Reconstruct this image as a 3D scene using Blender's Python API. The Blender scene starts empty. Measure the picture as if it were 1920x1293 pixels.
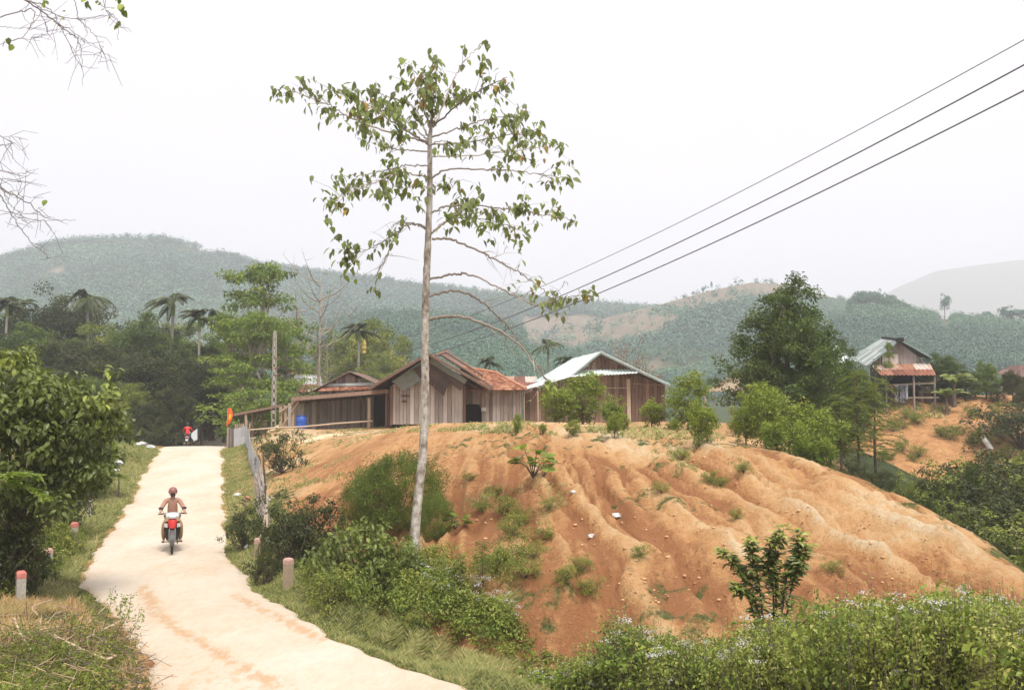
import bpy, math, numpy as np
from mathutils import Vector, Matrix
R = math.radians
C = bpy.context.scene.collection
SC = bpy.context.scene

# ------------------------------------------------------------------ camera, world, sun, exposure
F = 1867.0                      # focal length in photograph pixels (1920 wide)
PITCH = math.atan((760 - 646.5) / F)
CAMZ = 4.0
cam = bpy.data.objects.new('camera', bpy.data.cameras.new('camera'))
C.objects.link(cam); SC.camera = cam
cam.location = (0, 0, CAMZ)
cam.rotation_euler = (math.pi / 2 + PITCH, 0, 0)
cam.data.sensor_width = 36.0
cam.data.lens = 36.0 * F / 1920.0
cam.data.clip_start = 0.1
cam.data.clip_end = 9000

SUN_EL, SUN_AZ = R(60), R(158)   # azimuth clockwise from +Y: behind the camera, a little to the right
w = bpy.data.worlds.new('World'); SC.world = w; w.use_nodes = True
nt = w.node_tree; nt.nodes.clear()
sky = nt.nodes.new('ShaderNodeTexSky'); sky.sky_type = 'NISHITA'; sky.sun_disc = False
sky.sun_elevation = SUN_EL; sky.sun_rotation = SUN_AZ
sky.dust_density = 4.0; sky.air_density = 1.0
mul = nt.nodes.new('ShaderNodeVectorMath'); mul.operation = 'SCALE'; mul.inputs['Scale'].default_value = 0.10
mixw = nt.nodes.new('ShaderNodeMixRGB'); mixw.inputs[0].default_value = 0.9
tcw = nt.nodes.new('ShaderNodeTexCoord'); nzw = nt.nodes.new('ShaderNodeTexNoise')
nzw.inputs['Scale'].default_value = 1.6; nzw.inputs['Detail'].default_value = 4
rmpw = nt.nodes.new('ShaderNodeValToRGB')
rmpw.color_ramp.elements[0].color = (7.95, 7.45, 7.75, 1); rmpw.color_ramp.elements[0].position = .3
rmpw.color_ramp.elements[1].color = (8.6, 8.1, 8.35, 1); rmpw.color_ramp.elements[1].position = .7
nt.links.new(tcw.outputs['Generated'], nzw.inputs['Vector']); nt.links.new(nzw.outputs['Fac'], rmpw.inputs['Fac'])
bg = nt.nodes.new('ShaderNodeBackground'); bg.inputs['Strength'].default_value = 0.10
wo = nt.nodes.new('ShaderNodeOutputWorld')
nt.links.new(sky.outputs[0], mixw.inputs[1]); nt.links.new(rmpw.outputs[0], mixw.inputs[2])
nt.links.new(mixw.outputs[0], bg.inputs[0]); nt.links.new(bg.outputs[0], wo.inputs[0])
nt.nodes.remove(mul)

sl = bpy.data.lights.new('sun', 'SUN'); sl.energy = 3.3; sl.angle = R(22); sl.color = (1, .96, .88)
so = bpy.data.objects.new('sun', sl); C.objects.link(so)
sd = Vector((math.sin(SUN_AZ) * math.cos(SUN_EL), math.cos(SUN_AZ) * math.cos(SUN_EL), math.sin(SUN_EL)))
so.rotation_euler = sd.to_track_quat('Z', 'Y').to_euler()
so.location = (0, 0, 60)
SC.view_settings.view_transform = 'Standard'; SC.view_settings.look = 'None'
SC.view_settings.exposure = 0.52; SC.view_settings.gamma = 1
SC.cycles.max_bounces = 8; SC.cycles.volume_bounces = 4; SC.cycles.transparent_max_bounces = 8
SC.cycles.diffuse_bounces = 3; SC.cycles.glossy_bounces = 2; SC.cycles.transmission_bounces = 3

# ------------------------------------------------------------------ pixel helpers (photograph pixels -> world)
def ray(px, py):
    px = np.asarray(px, float); py = np.asarray(py, float)
    a = (px - 960) / F; b = (646.5 - py) / F
    y = math.cos(PITCH) - b * math.sin(PITCH); z = math.sin(PITCH) + b * math.cos(PITCH)
    return a / y, z / y                      # x and z per metre of y
def at(px, py, d):
    a, b = ray(px, py)
    return np.array([a * d, d + 0 * a, CAMZ + b * d]).T
def V3(px, py, d): return Vector([float(v) for v in at(px, py, d)])

# ------------------------------------------------------------------ noise
def _h(ix, iy, s):
    n = (ix.astype(np.int64) * 374761393 + iy.astype(np.int64) * 668265263 + s * 974634777) & 0x7fffffff
    n = (n ^ (n >> 13)) * 1274126177 & 0x7fffffff
    return ((n ^ (n >> 16)) & 0xffff) / 65535.0
def vn(x, y, s=0):
    x = np.asarray(x, float); y = np.asarray(y, float)
    ix = np.floor(x); iy = np.floor(y); fx = x - ix; fy = y - iy
    fx = fx * fx * (3 - 2 * fx); fy = fy * fy * (3 - 2 * fy)
    a = _h(ix, iy, s); b = _h(ix + 1, iy, s); c = _h(ix, iy + 1, s); d = _h(ix + 1, iy + 1, s)
    return (a + (b - a) * fx) * (1 - fy) + (c + (d - c) * fx) * fy
def fbm(x, y, s=0, o=4):
    t = 0; am = .5; 
    for k in range(o):
        t = t + am * (vn(x * 2 ** k, y * 2 ** k, s + k) - .5); am *= .5
    return t
def sstep(a, b, x):
    t = np.clip((x - a) / (b - a), 0, 1); return t * t * (3 - 2 * t)

# ------------------------------------------------------------------ road profile
ZK = np.array([(0, -.1), (14, -.05), (20, -.03), (27, 0), (35, .3), (45, .87), (53, 1.42), (57, 1.56), (60, 1.55), (65, 1.25),
               (70, .98), (80, .8), (90, .87), (105, 1.2), (130, 1.6)])
YS = np.linspace(0, 130, 521)
_z = np.interp(YS, ZK[:, 0], ZK[:, 1]); _k = np.hanning(17); _k /= _k.sum()
ZS = np.convolve(np.pad(_z, 8, mode='edge'), _k, 'valid')
def zr(y): return np.interp(y, YS, ZS)
def on_road(px, py, y0=9, y1=61):
    ys = np.linspace(y0, y1, 1500); a, b = ray(px, py)
    e = CAMZ + b * ys - zr(ys); i = np.where(e <= 0)[0]
    return (float(a * ys[i[0]]), float(ys[i[0]])) if len(i) else (float(a * y1), y1)
LE = [(300, 1293), (262, 1220), (205, 1140), (152, 1085), (180, 1035), (213, 985), (240, 950), (266, 893), (297, 845)]
RE = [(870, 1293), (740, 1247), (640, 1203), (580, 1165), (520, 1132), (478, 1105), (447, 1070), (430, 1030), (420, 985), (418, 930), (418, 885), (416, 846)]
LP = sorted([on_road(*p)[::-1] for p in LE]); RP = sorted([on_road(*p)[::-1] for p in RE])
def ext(px, y): return (y, float(ray(px, 800)[0]) * y)
LP = [(0, 4.5), (4, 1.0), (8, -2.3), (11, -4.2)] + LP + [ext(322, 65), ext(345, 75), ext(372, 88), ext(425, 100), ext(500, 112), ext(600, 125)]
RP = [(0, 11), (5, 6.6), (10, 2.9)] + RP + [ext(425, 65), ext(450, 75), ext(500, 88), ext(560, 98), ext(640, 110), ext(700, 125)]
LP = np.array(sorted(LP)); RP = np.array(sorted(RP))
def _smooth(P):
    ys = np.linspace(0, 125, 501); x = np.interp(ys, P[:, 0], P[:, 1]); k = np.hanning(13); k /= k.sum()
    return ys, np.convolve(np.pad(x, 6, mode='edge'), k, 'valid')
LY, LX = _smooth(LP); RY, RX = _smooth(RP)
def xl(y): return np.interp(y, LY, LX)
def xr(y): return np.interp(y, RY, RX)

# ------------------------------------------------------------------ ground heights
CP = [ # px, py, distance: points the ground passes through
 # mound, left flank by the fence
 (500,812,57),(520,806,56),(470,905,40),(500,950,32.5),(480,1010,27),(560,1090,21.5),(600,1110,19.5),
 (560,900,38),(600,880,36),(560,935,32),(640,940,28),(640,850,42),(560,850,47),(700,812,46),(760,800,42),(850,797,38),(900,800,35),
 (1000,806,32),(1100,815,31),(1180,820,30),(1250,824,30),(1330,822,30),(1400,832,28.5),(1500,853,26.5),(1600,886,24.5),(1700,932,22.5),(1800,986,20.5),
 (1920,1062,18.2),(2050,1130,17),
 # face
 (720,870,33),(780,930,27),(850,860,30),(850,950,24),(1000,850,28),(1000,920,23.5),(1000,1000,20.3),(1150,870,27),(1150,960,22.5),(1150,1080,18.4),
 (1300,900,25.5),(1300,1000,20.8),(1300,1120,17.3),(1450,900,25),(1450,1000,21),(1450,1110,17.6),(1600,980,21.5),(1600,1090,17.6),(1750,1040,19.2),(1750,1120,16.8),
 (1900,1140,15.6),
 # cut
 (850,1080,19.6),(900,1085,18.9),(960,1092,18.3),(1050,1105,18.0),(870,1150,18.1),(985,1225,17.2),(1040,1250,17.0),
 (775,1062,21),(700,1085,21.5),(700,1150,19.3),(800,1170,18),
 # verge right of the road
 (1000,1290,14.3),(860,1250,15.6),(700,1190,18.0),
]
WP = [ # world points x, y, z
 # plateau
 (-13,58,2.45),(-8,58,2.72),(-4,58,2.85),(0,58,2.95),(6,58,2.98),(12,56,3.0),(-8,50,2.62),(-3,46,2.9),(2,45,2.95),(7,45,2.95),(11,43,2.9),(4,38,3.2),
 (-12,70,2.6),(0,70,2.9),(10,70,2.5),(16,58,2.2),(18,50,1.5),(-13,52,2.0),(-10.5,54,2.35),(-6,54,2.75),
 # valley behind the mound
 (14,33,-.2),(17,31,-1.4),(19,27,-1.8),(21,30,-2.2),(9.7,27,1.5),(10.3,25,1.0),(10.8,23,.5),(11.1,21,.1),(11.2,19,-.4),(11.6,17.4,-.7),(13.5,27,-.9),(13.5,23,-1.4),(13.5,19,-1.5),(11.5,30,.8),(25,36,-2.4),(20,40,-1.2),(30,42,-2.6),(26,50,-2.4),(38,50,-2.5),(20,22,-2),(26,25,-2.4),(34,34,-2.5),(16,38,-.2),(13,36,1.2),
 # second bank
 (24,62,-1.3),(32,60,-1.2),(40,62,-1.0),(28,69,2.3),(34,70,3.0),(42,71,3.6),(28,76,4.2),(34,76,4.4),(42,77,4.5),(30,86,4.6),(40,88,4.7),(52,84,4.8),(50,66,1.0),
 (20,76,2.6),(14,84,1.5),
 # ditch and ground right, behind the weeds
 (2.2,15.2,-.6),(4,14.5,-.6),(6.5,13.6,-.4),(9,12.5,-.2),(12,11,0),(3,11.5,0),(6,9,0),(10,7,.1),(14,6,.3),(2,16.3,-.7),(4.5,15.8,.1),(14,13.6,-.8),
 # left
 (-9,9.5,1.2),(-5.6,10.5,.75),(-8,13,.75),(-11,15,.7),(-9.2,19,.2),(-12,20,.6),(-16,22,1.0),(-8.6,22,.15),(-13,28,1.1),(-17,30,1.7),(-11.8,28,.6),(-20,38,2.2),(-15,40,1.2),
 (-20,50,2.2),(-17,55,1.7),(-25,60,2.5),(-30,40,3.5),(-25,25,2.5),(-18,12,1.8),(-25,8,3),(-10,4,1.6),(-4,5,.8),(-5,1,1.2),(-20,68,1.3),(-26,80,1.2),(-35,90,2.0),(-45,70,4),
 (-12,85,.8),(-5,90,.9),(5,95,.6),(-25,100,1.5),(-10,105,1.2),(5,110,0),(20,105,0),(-40,110,3),(35,105,3),(60,100,4),(60,70,3),(60,40,0),(50,20,-1),(30,10,-.3),(0,3,.0),
]
_c = [tuple(at(*p)) for p in CP] + WP
for y in list(np.arange(6, 62, 2.5)) + [66, 72, 80, 90, 100]:
    for s, f in ((-1, xl), (1, xr)):
        for o in (0., .8):
            if s == 1 and y > 24 and o > 0: 
                _c.append((float(f(y)) + .6, float(y), float(zr(y)) + .03)); continue
            _c.append((float(f(y)) + s * o, float(y), float(zr(y)) + .05 * (o > 0)))
CPTS = np.array(_c, float)
def _phi(r2): return np.sqrt(r2 + .6)
_D = ((CPTS[:, None, :2] - CPTS[None, :, :2]) ** 2).sum(2)
_A = _phi(_D) - np.eye(len(CPTS)) * 0.02
_n = len(CPTS); _M = np.zeros((_n + 1, _n + 1)); _M[:_n, :_n] = _A; _M[:_n, _n] = 1; _M[_n, :_n] = 1
_w = np.linalg.solve(_M, np.append(CPTS[:, 2], 0))
def rbf(x, y):
    sh = np.shape(x); x = np.ravel(x); y = np.ravel(y); out = np.empty(len(x))
    for i in range(0, len(x), 20000):
        X = x[i:i + 20000]; Y = y[i:i + 20000]
        d = (X[:, None] - CPTS[None, :, 0]) ** 2 + (Y[:, None] - CPTS[None, :, 1]) ** 2
        out[i:i + 20000] = _phi(d) @ _w[:-1] + _w[-1]
    return out.reshape(sh)

# far ridges: (distance of the crest, distance where the foot starts, skyline in photo pixels)
RIDGES = {
 'A': (880, 380, [(-700,560),(-400,545),(-150,520),(0,494),(60,474),(130,461),(200,459),(270,457),(330,463),(400,485),(430,492),(500,507),(620,523),(760,540),(900,556),(1060,574),(1200,584),(1350,600),(1600,640),(2000,680)]),
 'B': (400, 190, [(-500,640),(0,640),(400,650),(560,650),(640,612),(740,600),(830,606),(920,612),(1000,640),(1080,676),(1160,704),(1260,730),(1500,750)]),
 'C': (640, 300, [(700,720),(880,690),(1000,648),(1060,622),(1150,597),(1250,574),(1330,552),(1420,535),(1480,541),(1560,563),(1640,585),(1700,604),(1800,640),(1920,690),(2300,720)]),
 'D': (430, 200, [(1200,745),(1400,690),(1500,630),(1560,607),(1610,590),(1680,592),(1760,602),(1850,610),(1920,618),(2050,640),(2400,660)]),
 'E': (2300, 1500, [(1300,700),(1500,640),(1600,590),(1680,545),(1740,515),(1820,503),(1920,491),(2100,486),(2500,505)]),
}
RS = {}
for k, (D, y0, P) in RIDGES.items():
    P = np.array(P, float); gx = np.linspace(P[0, 0], P[-1, 0], 600); gy = np.interp(gx, P[:, 0], P[:, 1])
    kk = np.hanning(15); kk /= kk.sum(); gy = np.convolve(np.pad(gy, 7, mode='edge'), kk, 'valid'); RS[k] = (gx, gy)
def far(x, y):
    px = 960 + F * x / np.maximum(y, 1) ; z = np.full(np.shape(x), -6.0)
    for k, (D, y0, P) in RIDGES.items():
        gx, gy = RS[k]
        py = np.interp(px, gx, gy)
        edge = sstep(gx[0] - 250, gx[0] + 50, px) * (1 - sstep(gx[-1] - 50, gx[-1] + 250, px))
        top = (CAMZ + ray(px, py)[1] * D)
        g = np.clip((y - y0) / (D - y0), 0, 1); g = g * (1.55 - .55 * g * g * 1.0)
        g = np.minimum(g, 1.0) 
        prof = np.where(y < D, np.where(g < 1, sstep(0, 1, (y - y0) / (D - y0)) * .35 + .65 * np.clip((y - y0) / (D - y0), 0, 1), 1), 1 - .6 * sstep(D, D * 1.7, y))
        rough = fbm(x / (D * .11), y / (D * .11), 11 + ord(k), 4) * D * .045 * sstep(y0, y0 + (D - y0) * .4, y) * (1 - sstep(D * .8, D * .97, y))
        h = -6 + (top + 6) * edge * prof + rough
        z = np.maximum(z, h)
    return z
O_FAN = np.array([-1.5, 57.0, 0])
def mound_mask(x, y):
    r = np.hypot(x - 5.5, (y - 24) * .8)
    px = 960 + F * x / np.maximum(y, 1)
    m = sstep(520, 620, px) * (1 - sstep(40, 46, y)) * sstep(15.2, 17.2, y + np.clip(x, 0, 20) * .18) 
    m *= 1 - .999 * sstep(-1.6, .8, x - np.interp(y, [12, 17, 18.2, 20.5, 22.5, 24.5, 26.5, 28.5, 30, 36, 46], [16, 11, 10, 9.6, 9.4, 8.9, 8.2, 7.3, 7, 9, 12]))
    return m
def rills(x, y):
    dx = x - O_FAN[0]; dy = y - (O_FAN[1] + 3)
    r = np.hypot(dx, dy); th = np.arctan2(dx, -dy)
    wob = fbm(x * .35, y * .35, 5) * .30; th0 = th; th = th * 3.9 + wob * .22; rr0 = r; r = r * .8
    a = np.abs(vn(th * 11 + wob * 3, r * .10 + 4, 21) - .5) * 2
    b = np.abs(vn(th * 22 + wob * 6, r * .22, 33) - .5) * 2
    c = np.abs(vn(th * 52 + wob * 9, r * .4, 43) - .5) * 2
    s = 1 - .8 * sstep(26, 35, y)
    g1 = np.exp(-(np.abs(vn(th * 14 + wob * 4, r * .12, 61) - .5) / .055) ** 2) * vn(th * 5, r * .5, 62); g2 = np.exp(-(np.abs(vn(th * 34 + wob * 7, r * .25, 71) - .5) / .07) ** 2) * vn(th * 9, r * .6, 72)
    return (a ** .6 - .65) * .52 * s + (b ** .6 - .65) * .44 * s + (c ** .7 - .6) * .24 * s - g1 * .42 * s - g2 * .22 * s
def ground(x, y, detail=True):
    x = np.asarray(x, float); y = np.asarray(y, float)
    wn = 1 - sstep(95, 150, y); wn = wn * (1 - sstep(55, 90, np.abs(x)))
    z = np.where(wn > 0, 0, 0.0)
    zf = far(x, y)
    m = wn > 0
    zn = np.zeros(np.shape(x)); 
    if m.any(): zn[m] = rbf(x[m], y[m])
    if detail:
        mm = mound_mask(x, y)
        mm = mm * (1 - .7 * sstep(33, 42, y)); zn = zn - .08 * mm + mm * (rills(x, y) * .60 + fbm(x * .9, y * .9, 3) * .30 + fbm(x * 2.6, y * 2.6, 7, 4) * .22 * (.35 + 1.3 * sstep(.4, .7, vn(x * .5, y * .5, 29))) - .22 * sstep(.62, .8, vn(x * 1.1 + fbm(x, y, 4) * 2, y * .5, 19)) * vn(x * 4, y * 4, 20))
        bank = sstep(58, 62, y) * (1 - sstep(76, 80, y)) * sstep(18, 24, x)
        zn = zn + bank * (fbm(x * .5, y * .5, 9) * 1.2)
        zn = zn + (1 - mm) * fbm(x * .7, y * .7, 13) * .16
    # keep the road bed
    inr = np.maximum(xl(y) - x, x - xr(y)); rb = 1 - sstep(0.1, 1.1, inr); rb = rb * (y < 120)
    zn = zn * (1 - rb) + (zr(y) - .03) * rb
    return zn * wn + zf * (1 - wn)
def gz(x, y): return float(ground(np.array([x]), np.array([y]))[0])
def G(px, py, t0=6, t1=400):
    """the ground point seen at a photograph pixel"""
    t = np.concatenate([np.linspace(t0, 60, 700), np.linspace(60.2, t1, 700)]); t = t[t >= t0]
    a, b = ray(px, py); z = CAMZ + b * t; g = ground(a * t, t)
    i = np.where(z <= g)[0]
    k = i[0] if len(i) else len(t) - 1
    return Vector((float(a * t[k]), float(t[k]), float(g[k])))
def GD(px, d):
    """the ground point straight below a photograph column at a distance"""
    x = float(ray(px, 760)[0]) * d; return Vector((x, d, gz(x, d)))
# ------------------------------------------------------------------ object tools
def link(o, parent=None):
    C.objects.link(o)
    if parent is not None: o.parent = parent
    return o
def tag(o, label=None, cat=None, group=None, kind=None):
    if label: o['label'] = label
    if cat: o['category'] = cat
    if group: o['group'] = group
    if kind: o['kind'] = kind
    return o
def empty(name, loc=(0, 0, 0), rz=0, label=None, cat=None, group=None, scale=1):
    o = bpy.data.objects.new(name, None); C.objects.link(o); o.empty_display_size = .2
    o.location = loc; o.rotation_euler = (0, 0, rz); o.scale = (scale,) * 3 if not hasattr(scale, '__len__') else scale
    return tag(o, label, cat, group)
def copy_tree(o, parent=None):
    c = o.copy(); C.objects.link(c); c.parent = parent
    for ch in [q for q in bpy.data.objects if q.parent == o]: copy_tree(ch, c)
    return c
class MB:
    """collects geometry and links it as ONE mesh object; per-face float 'rnd' drives colour variation"""
    def __init__(s): s.V = []; s.F = []; s.n = 0
    def add(s, V, Fc, mi=0, rnd=0.5, smooth=False):
        V = np.asarray(V, float).reshape(-1, 3); Fc = np.asarray(Fc, np.int64)
        if len(Fc) == 0: return s
        r = np.broadcast_to(np.asarray(rnd, float), (len(Fc),)).copy()
        s.F.append((Fc + s.n, np.full(len(Fc), mi), r, smooth)); s.V.append(V); s.n += len(V); return s
    def box(s, c, size, rot=None, mi=0, rnd=.5, taper=1.0):
        x, y, z = [v / 2 for v in size]
        v = np.array([(-x, -y, -z), (x, -y, -z), (x, y, -z), (-x, y, -z), (-x * taper, -y * taper, z), (x * taper, -y * taper, z), (x * taper, y * taper, z), (-x * taper, y * taper, z)])
        if rot is not None: v = v @ np.array(rot).T
        return s.add(v + np.array(c), [(0, 3, 2, 1), (4, 5, 6, 7), (0, 1, 5, 4), (1, 2, 6, 5), (2, 3, 7, 6), (3, 0, 4, 7)], mi, rnd)
    def beam(s, a, b, w, h=None, mi=0, rnd=.5):
        a = np.array(a, float); b = np.array(b, float); h = h or w; d = b - a; L = np.linalg.norm(d); d /= L
        up = np.array([0, 0, 1.]) if abs(d[2]) < .95 else np.array([0, 1., 0]); x = np.cross(up, d); x /= np.linalg.norm(x); u = np.cross(d, x)
        return s.box((a + b) / 2, (w, h, L), np.array([x, u, d]).T, mi, rnd)
    def tube(s, P, rad, seg=8, mi=0, rnd=.5, cap=True, smooth=True, bump=0, seed=0):
        P = np.array(P, float); n = len(P); rad = np.broadcast_to(np.asarray(rad, float), (n,))
        T = np.gradient(P, axis=0); T /= np.maximum(np.linalg.norm(T, axis=1), 1e-9)[:, None]
        ref = np.array([0, 0, 1.]) if abs(T[0][2]) < .9 else np.array([1., 0, 0])
        x = np.cross(ref, T[0]); x /= np.linalg.norm(x); rings = []
        rg = np.random.default_rng(seed)
        for i in range(n):
            x = x - T[i] * np.dot(x, T[i]); x /= max(np.linalg.norm(x), 1e-9); y = np.cross(T[i], x)
            a = np.arange(seg) * 2 * math.pi / seg
            r = rad[i] * (1 + bump * (rg.random(seg) - .5))
            rings.append(P[i] + (np.cos(a) * r)[:, None] * x + (np.sin(a) * r)[:, None] * y)
        v = np.concatenate(rings); i = np.arange(seg); j = (i + 1) % seg; f = []
        for k in range(n - 1): f.append(np.stack([k * seg + i, k * seg + j, (k + 1) * seg + j, (k + 1) * seg + i], 1))
        s.add(v, np.concatenate(f), mi, rnd, smooth)
        if cap:
            for k, rev in ((0, True), (n - 1, False)):
                idx = k * seg + i; idx = idx[::-1] if rev else idx
                b = s.n; s.add(v[idx], [tuple(range(seg))] if seg > 4 else [tuple(range(seg))], mi, rnd)
        return s
    def lathe(s, prof, c=(0, 0, 0), seg=20, mi=0, rnd=.5, rot=None, smooth=True):
        prof = np.array(prof, float); a = np.arange(seg) * 2 * math.pi / seg
        v = np.concatenate([np.stack([r * np.cos(a), r * np.sin(a), np.full(seg, z)], 1) for r, z in prof])
        if rot is not None: v = v @ np.array(rot).T
        i = np.arange(seg); j = (i + 1) % seg
        f = np.concatenate([np.stack([k * seg + i, k * seg + j, (k + 1) * seg + j, (k + 1) * seg + i], 1) for k in range(len(prof) - 1)])
        return s.add(v + np.array(c), f, mi, rnd, smooth)
    def ell(s, c, r, seg=14, rings=9, mi=0, rnd=.5, rot=None):
        t = np.linspace(-math.pi / 2, math.pi / 2, rings); pr = [(max(math.cos(q), .001), math.sin(q)) for q in t]
        prof = np.array(pr); a = np.arange(seg) * 2 * math.pi / seg
        v = np.concatenate([np.stack([p * np.cos(a) * r[0], p * np.sin(a) * r[1], np.full(seg, z * r[2])], 1) for p, z in prof])
        if rot is not None: v = v @ np.array(rot).T
        i = np.arange(seg); j = (i + 1) % seg
        f = np.concatenate([np.stack([k * seg + i, k * seg + j, (k + 1) * seg + j, (k + 1) * seg + i], 1) for k in range(rings - 1)])
        return s.add(v + np.array(c), f, mi, rnd, True)
    def build(s, name, mats, parent=None, loc=None):
        me = bpy.data.meshes.new(name)
        V = np.concatenate(s.V).astype(np.float32)
        loops = np.concatenate([f.ravel() for f, _, _, _ in s.F]); tot = np.concatenate([np.full(len(f), f.shape[1]) for f, _, _, _ in s.F])
        st = np.concatenate([[0], np.cumsum(tot)[:-1]])
        me.vertices.add(len(V)); me.vertices.foreach_set('co', V.ravel())
        me.loops.add(len(loops)); me.loops.foreach_set('vertex_index', loops.astype(np.int32))
        me.polygons.add(len(tot)); me.polygons.foreach_set('loop_start', st.astype(np.int32))
        me.polygons.foreach_set('material_index', np.concatenate([m for _, m, _, _ in s.F]).astype(np.int32))
        me.polygons.foreach_set('use_smooth', np.concatenate([np.full(len(f), sm) for f, _, _, sm in s.F]))
        at_ = me.attributes.new('rnd', 'FLOAT', 'FACE'); at_.data.foreach_set('value', np.concatenate([r for _, _, r, _ in s.F]).astype(np.float32))
        me.update(calc_edges=True)
        for m in (mats if isinstance(mats, (list, tuple)) else [mats]): me.materials.append(m)
        o = bpy.data.objects.new(name, me); link(o, parent)
        if loc is not None: o.location = loc
        return o

# ------------------------------------------------------------------ materials
def N(nt, t, **kw):
    n = nt.nodes.new(t)
    for k, v in kw.items():
        if k in n.inputs: n.inputs[k].default_value = v
        else: setattr(n, k, v)
    return n
def newmat(name, rough=.8, spec=.3):
    m = bpy.data.materials.new(name); m.use_nodes = True; nt = m.node_tree; b = nt.nodes['Principled BSDF']
    b.inputs['Roughness'].default_value = rough; b.inputs['Specular IOR Level'].default_value = spec
    return m, nt, b
def ramp(nt, cols, fac=None):
    r = N(nt, 'ShaderNodeValToRGB'); e = r.color_ramp.elements
    while len(e) < len(cols): e.new(.5)
    for q, (p, c) in zip(e, cols): q.position = p; q.color = (*c, 1)
    if fac is not None: nt.links.new(fac, r.inputs['Fac'])
    return r
def noise(nt, scale, detail=4, vec=None, rough=.6, dist=0):
    n = N(nt, 'ShaderNodeTexNoise'); n.inputs['Scale'].default_value = scale; n.inputs['Detail'].default_value = detail; n.inputs['Roughness'].default_value = rough
    n.inputs['Distortion'].default_value = dist
    if vec is not None: nt.links.new(vec, n.inputs['Vector'])
    return n
def coords(nt, scale=(1, 1, 1), kind='Object', rot=(0, 0, 0)):
    t = N(nt, 'ShaderNodeTexCoord'); m = N(nt, 'ShaderNodeMapping'); m.inputs['Scale'].default_value = scale; m.inputs['Rotation'].default_value = rot
    nt.links.new(t.outputs[kind], m.inputs['Vector']); return m.outputs[0]
def attr(nt, name): 
    a = N(nt, 'ShaderNodeAttribute'); a.attribute_name = name; return a.outputs['Fac']
def math_(nt, op, a, b=None, clamp=False):
    m = N(nt, 'ShaderNodeMath'); m.operation = op; m.use_clamp = clamp
    for i, v in ((0, a), (1, b)):
        if v is None: continue
        if isinstance(v, (int, float)): m.inputs[i].default_value = v
        else: nt.links.new(v, m.inputs[i])
    return m.outputs[0]
def mixc(nt, fac, a, b, mode='MIX'):
    m = N(nt, 'ShaderNodeMixRGB'); m.blend_type = mode
    for i, v in ((0, fac), (1, a), (2, b)):
        if isinstance(v, (int, float)): m.inputs[i].default_value = v
        elif isinstance(v, tuple): m.inputs[i].default_value = (*v, 1)
        else: nt.links.new(v, m.inputs[i])
    return m.outputs[0]
def bump(nt, b, h, strength=.4, dist=.02):
    n = N(nt, 'ShaderNodeBump'); n.inputs['Strength'].default_value = strength; n.inputs['Distance'].default_value = dist
    nt.links.new(h, n.inputs['Height']); nt.links.new(n.outputs[0], b.inputs['Normal'])
def simple(name, cols, scale=6, rough=.7, stretch=(1, 1, 1), spec=.3, rndw=.5, bmp=.0, metal=0, bd=.01):
    """noise + per-face variation through a colour ramp"""
    m, nt, b = newmat(name, rough, spec); b.inputs['Metallic'].default_value = metal
    v = coords(nt, stretch); n = noise(nt, scale, 5, v)
    f = math_(nt, 'ADD', math_(nt, 'MULTIPLY', n.outputs[0], 1 - rndw), math_(nt, 'MULTIPLY', attr(nt, 'rnd'), rndw))
    k = len(cols); r = ramp(nt, [(.25 + .5 * i / max(k - 1, 1), c) for i, c in enumerate(cols)], f)
    nt.links.new(r.outputs[0], b.inputs['Base Color'])
    if bmp: bump(nt, b, n.outputs[0], bmp, bd)
    return m
def leafmat(name, cols, trans=.35, rough=.5):
    m, nt, b = newmat(name, rough, .35); cols = [(c[0] * 1.14, c[1] * 1.0, c[2] * .9) for c in cols] if name != 'haze_tinted_canopy' and name != 'white_flower' else cols
    r = ramp(nt, [(i / (len(cols) - 1), c) for i, c in enumerate(cols)], attr(nt, 'rnd'))
    nt.links.new(r.outputs[0], b.inputs['Base Color'])
    t = N(nt, 'ShaderNodeBsdfTranslucent'); g = mixc(nt, .5, r.outputs[0], (.25, .34, .05), 'MIX')
    nt.links.new(g, t.inputs['Color'])
    mx = N(nt, 'ShaderNodeMixShader'); mx.inputs[0].default_value = trans
    out = nt.nodes['Material Output']
    nt.links.new(b.outputs[0], mx.inputs[1]); nt.links.new(t.outputs[0], mx.inputs[2]); nt.links.new(mx.outputs[0], out.inputs['Surface'])
    return m

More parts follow.
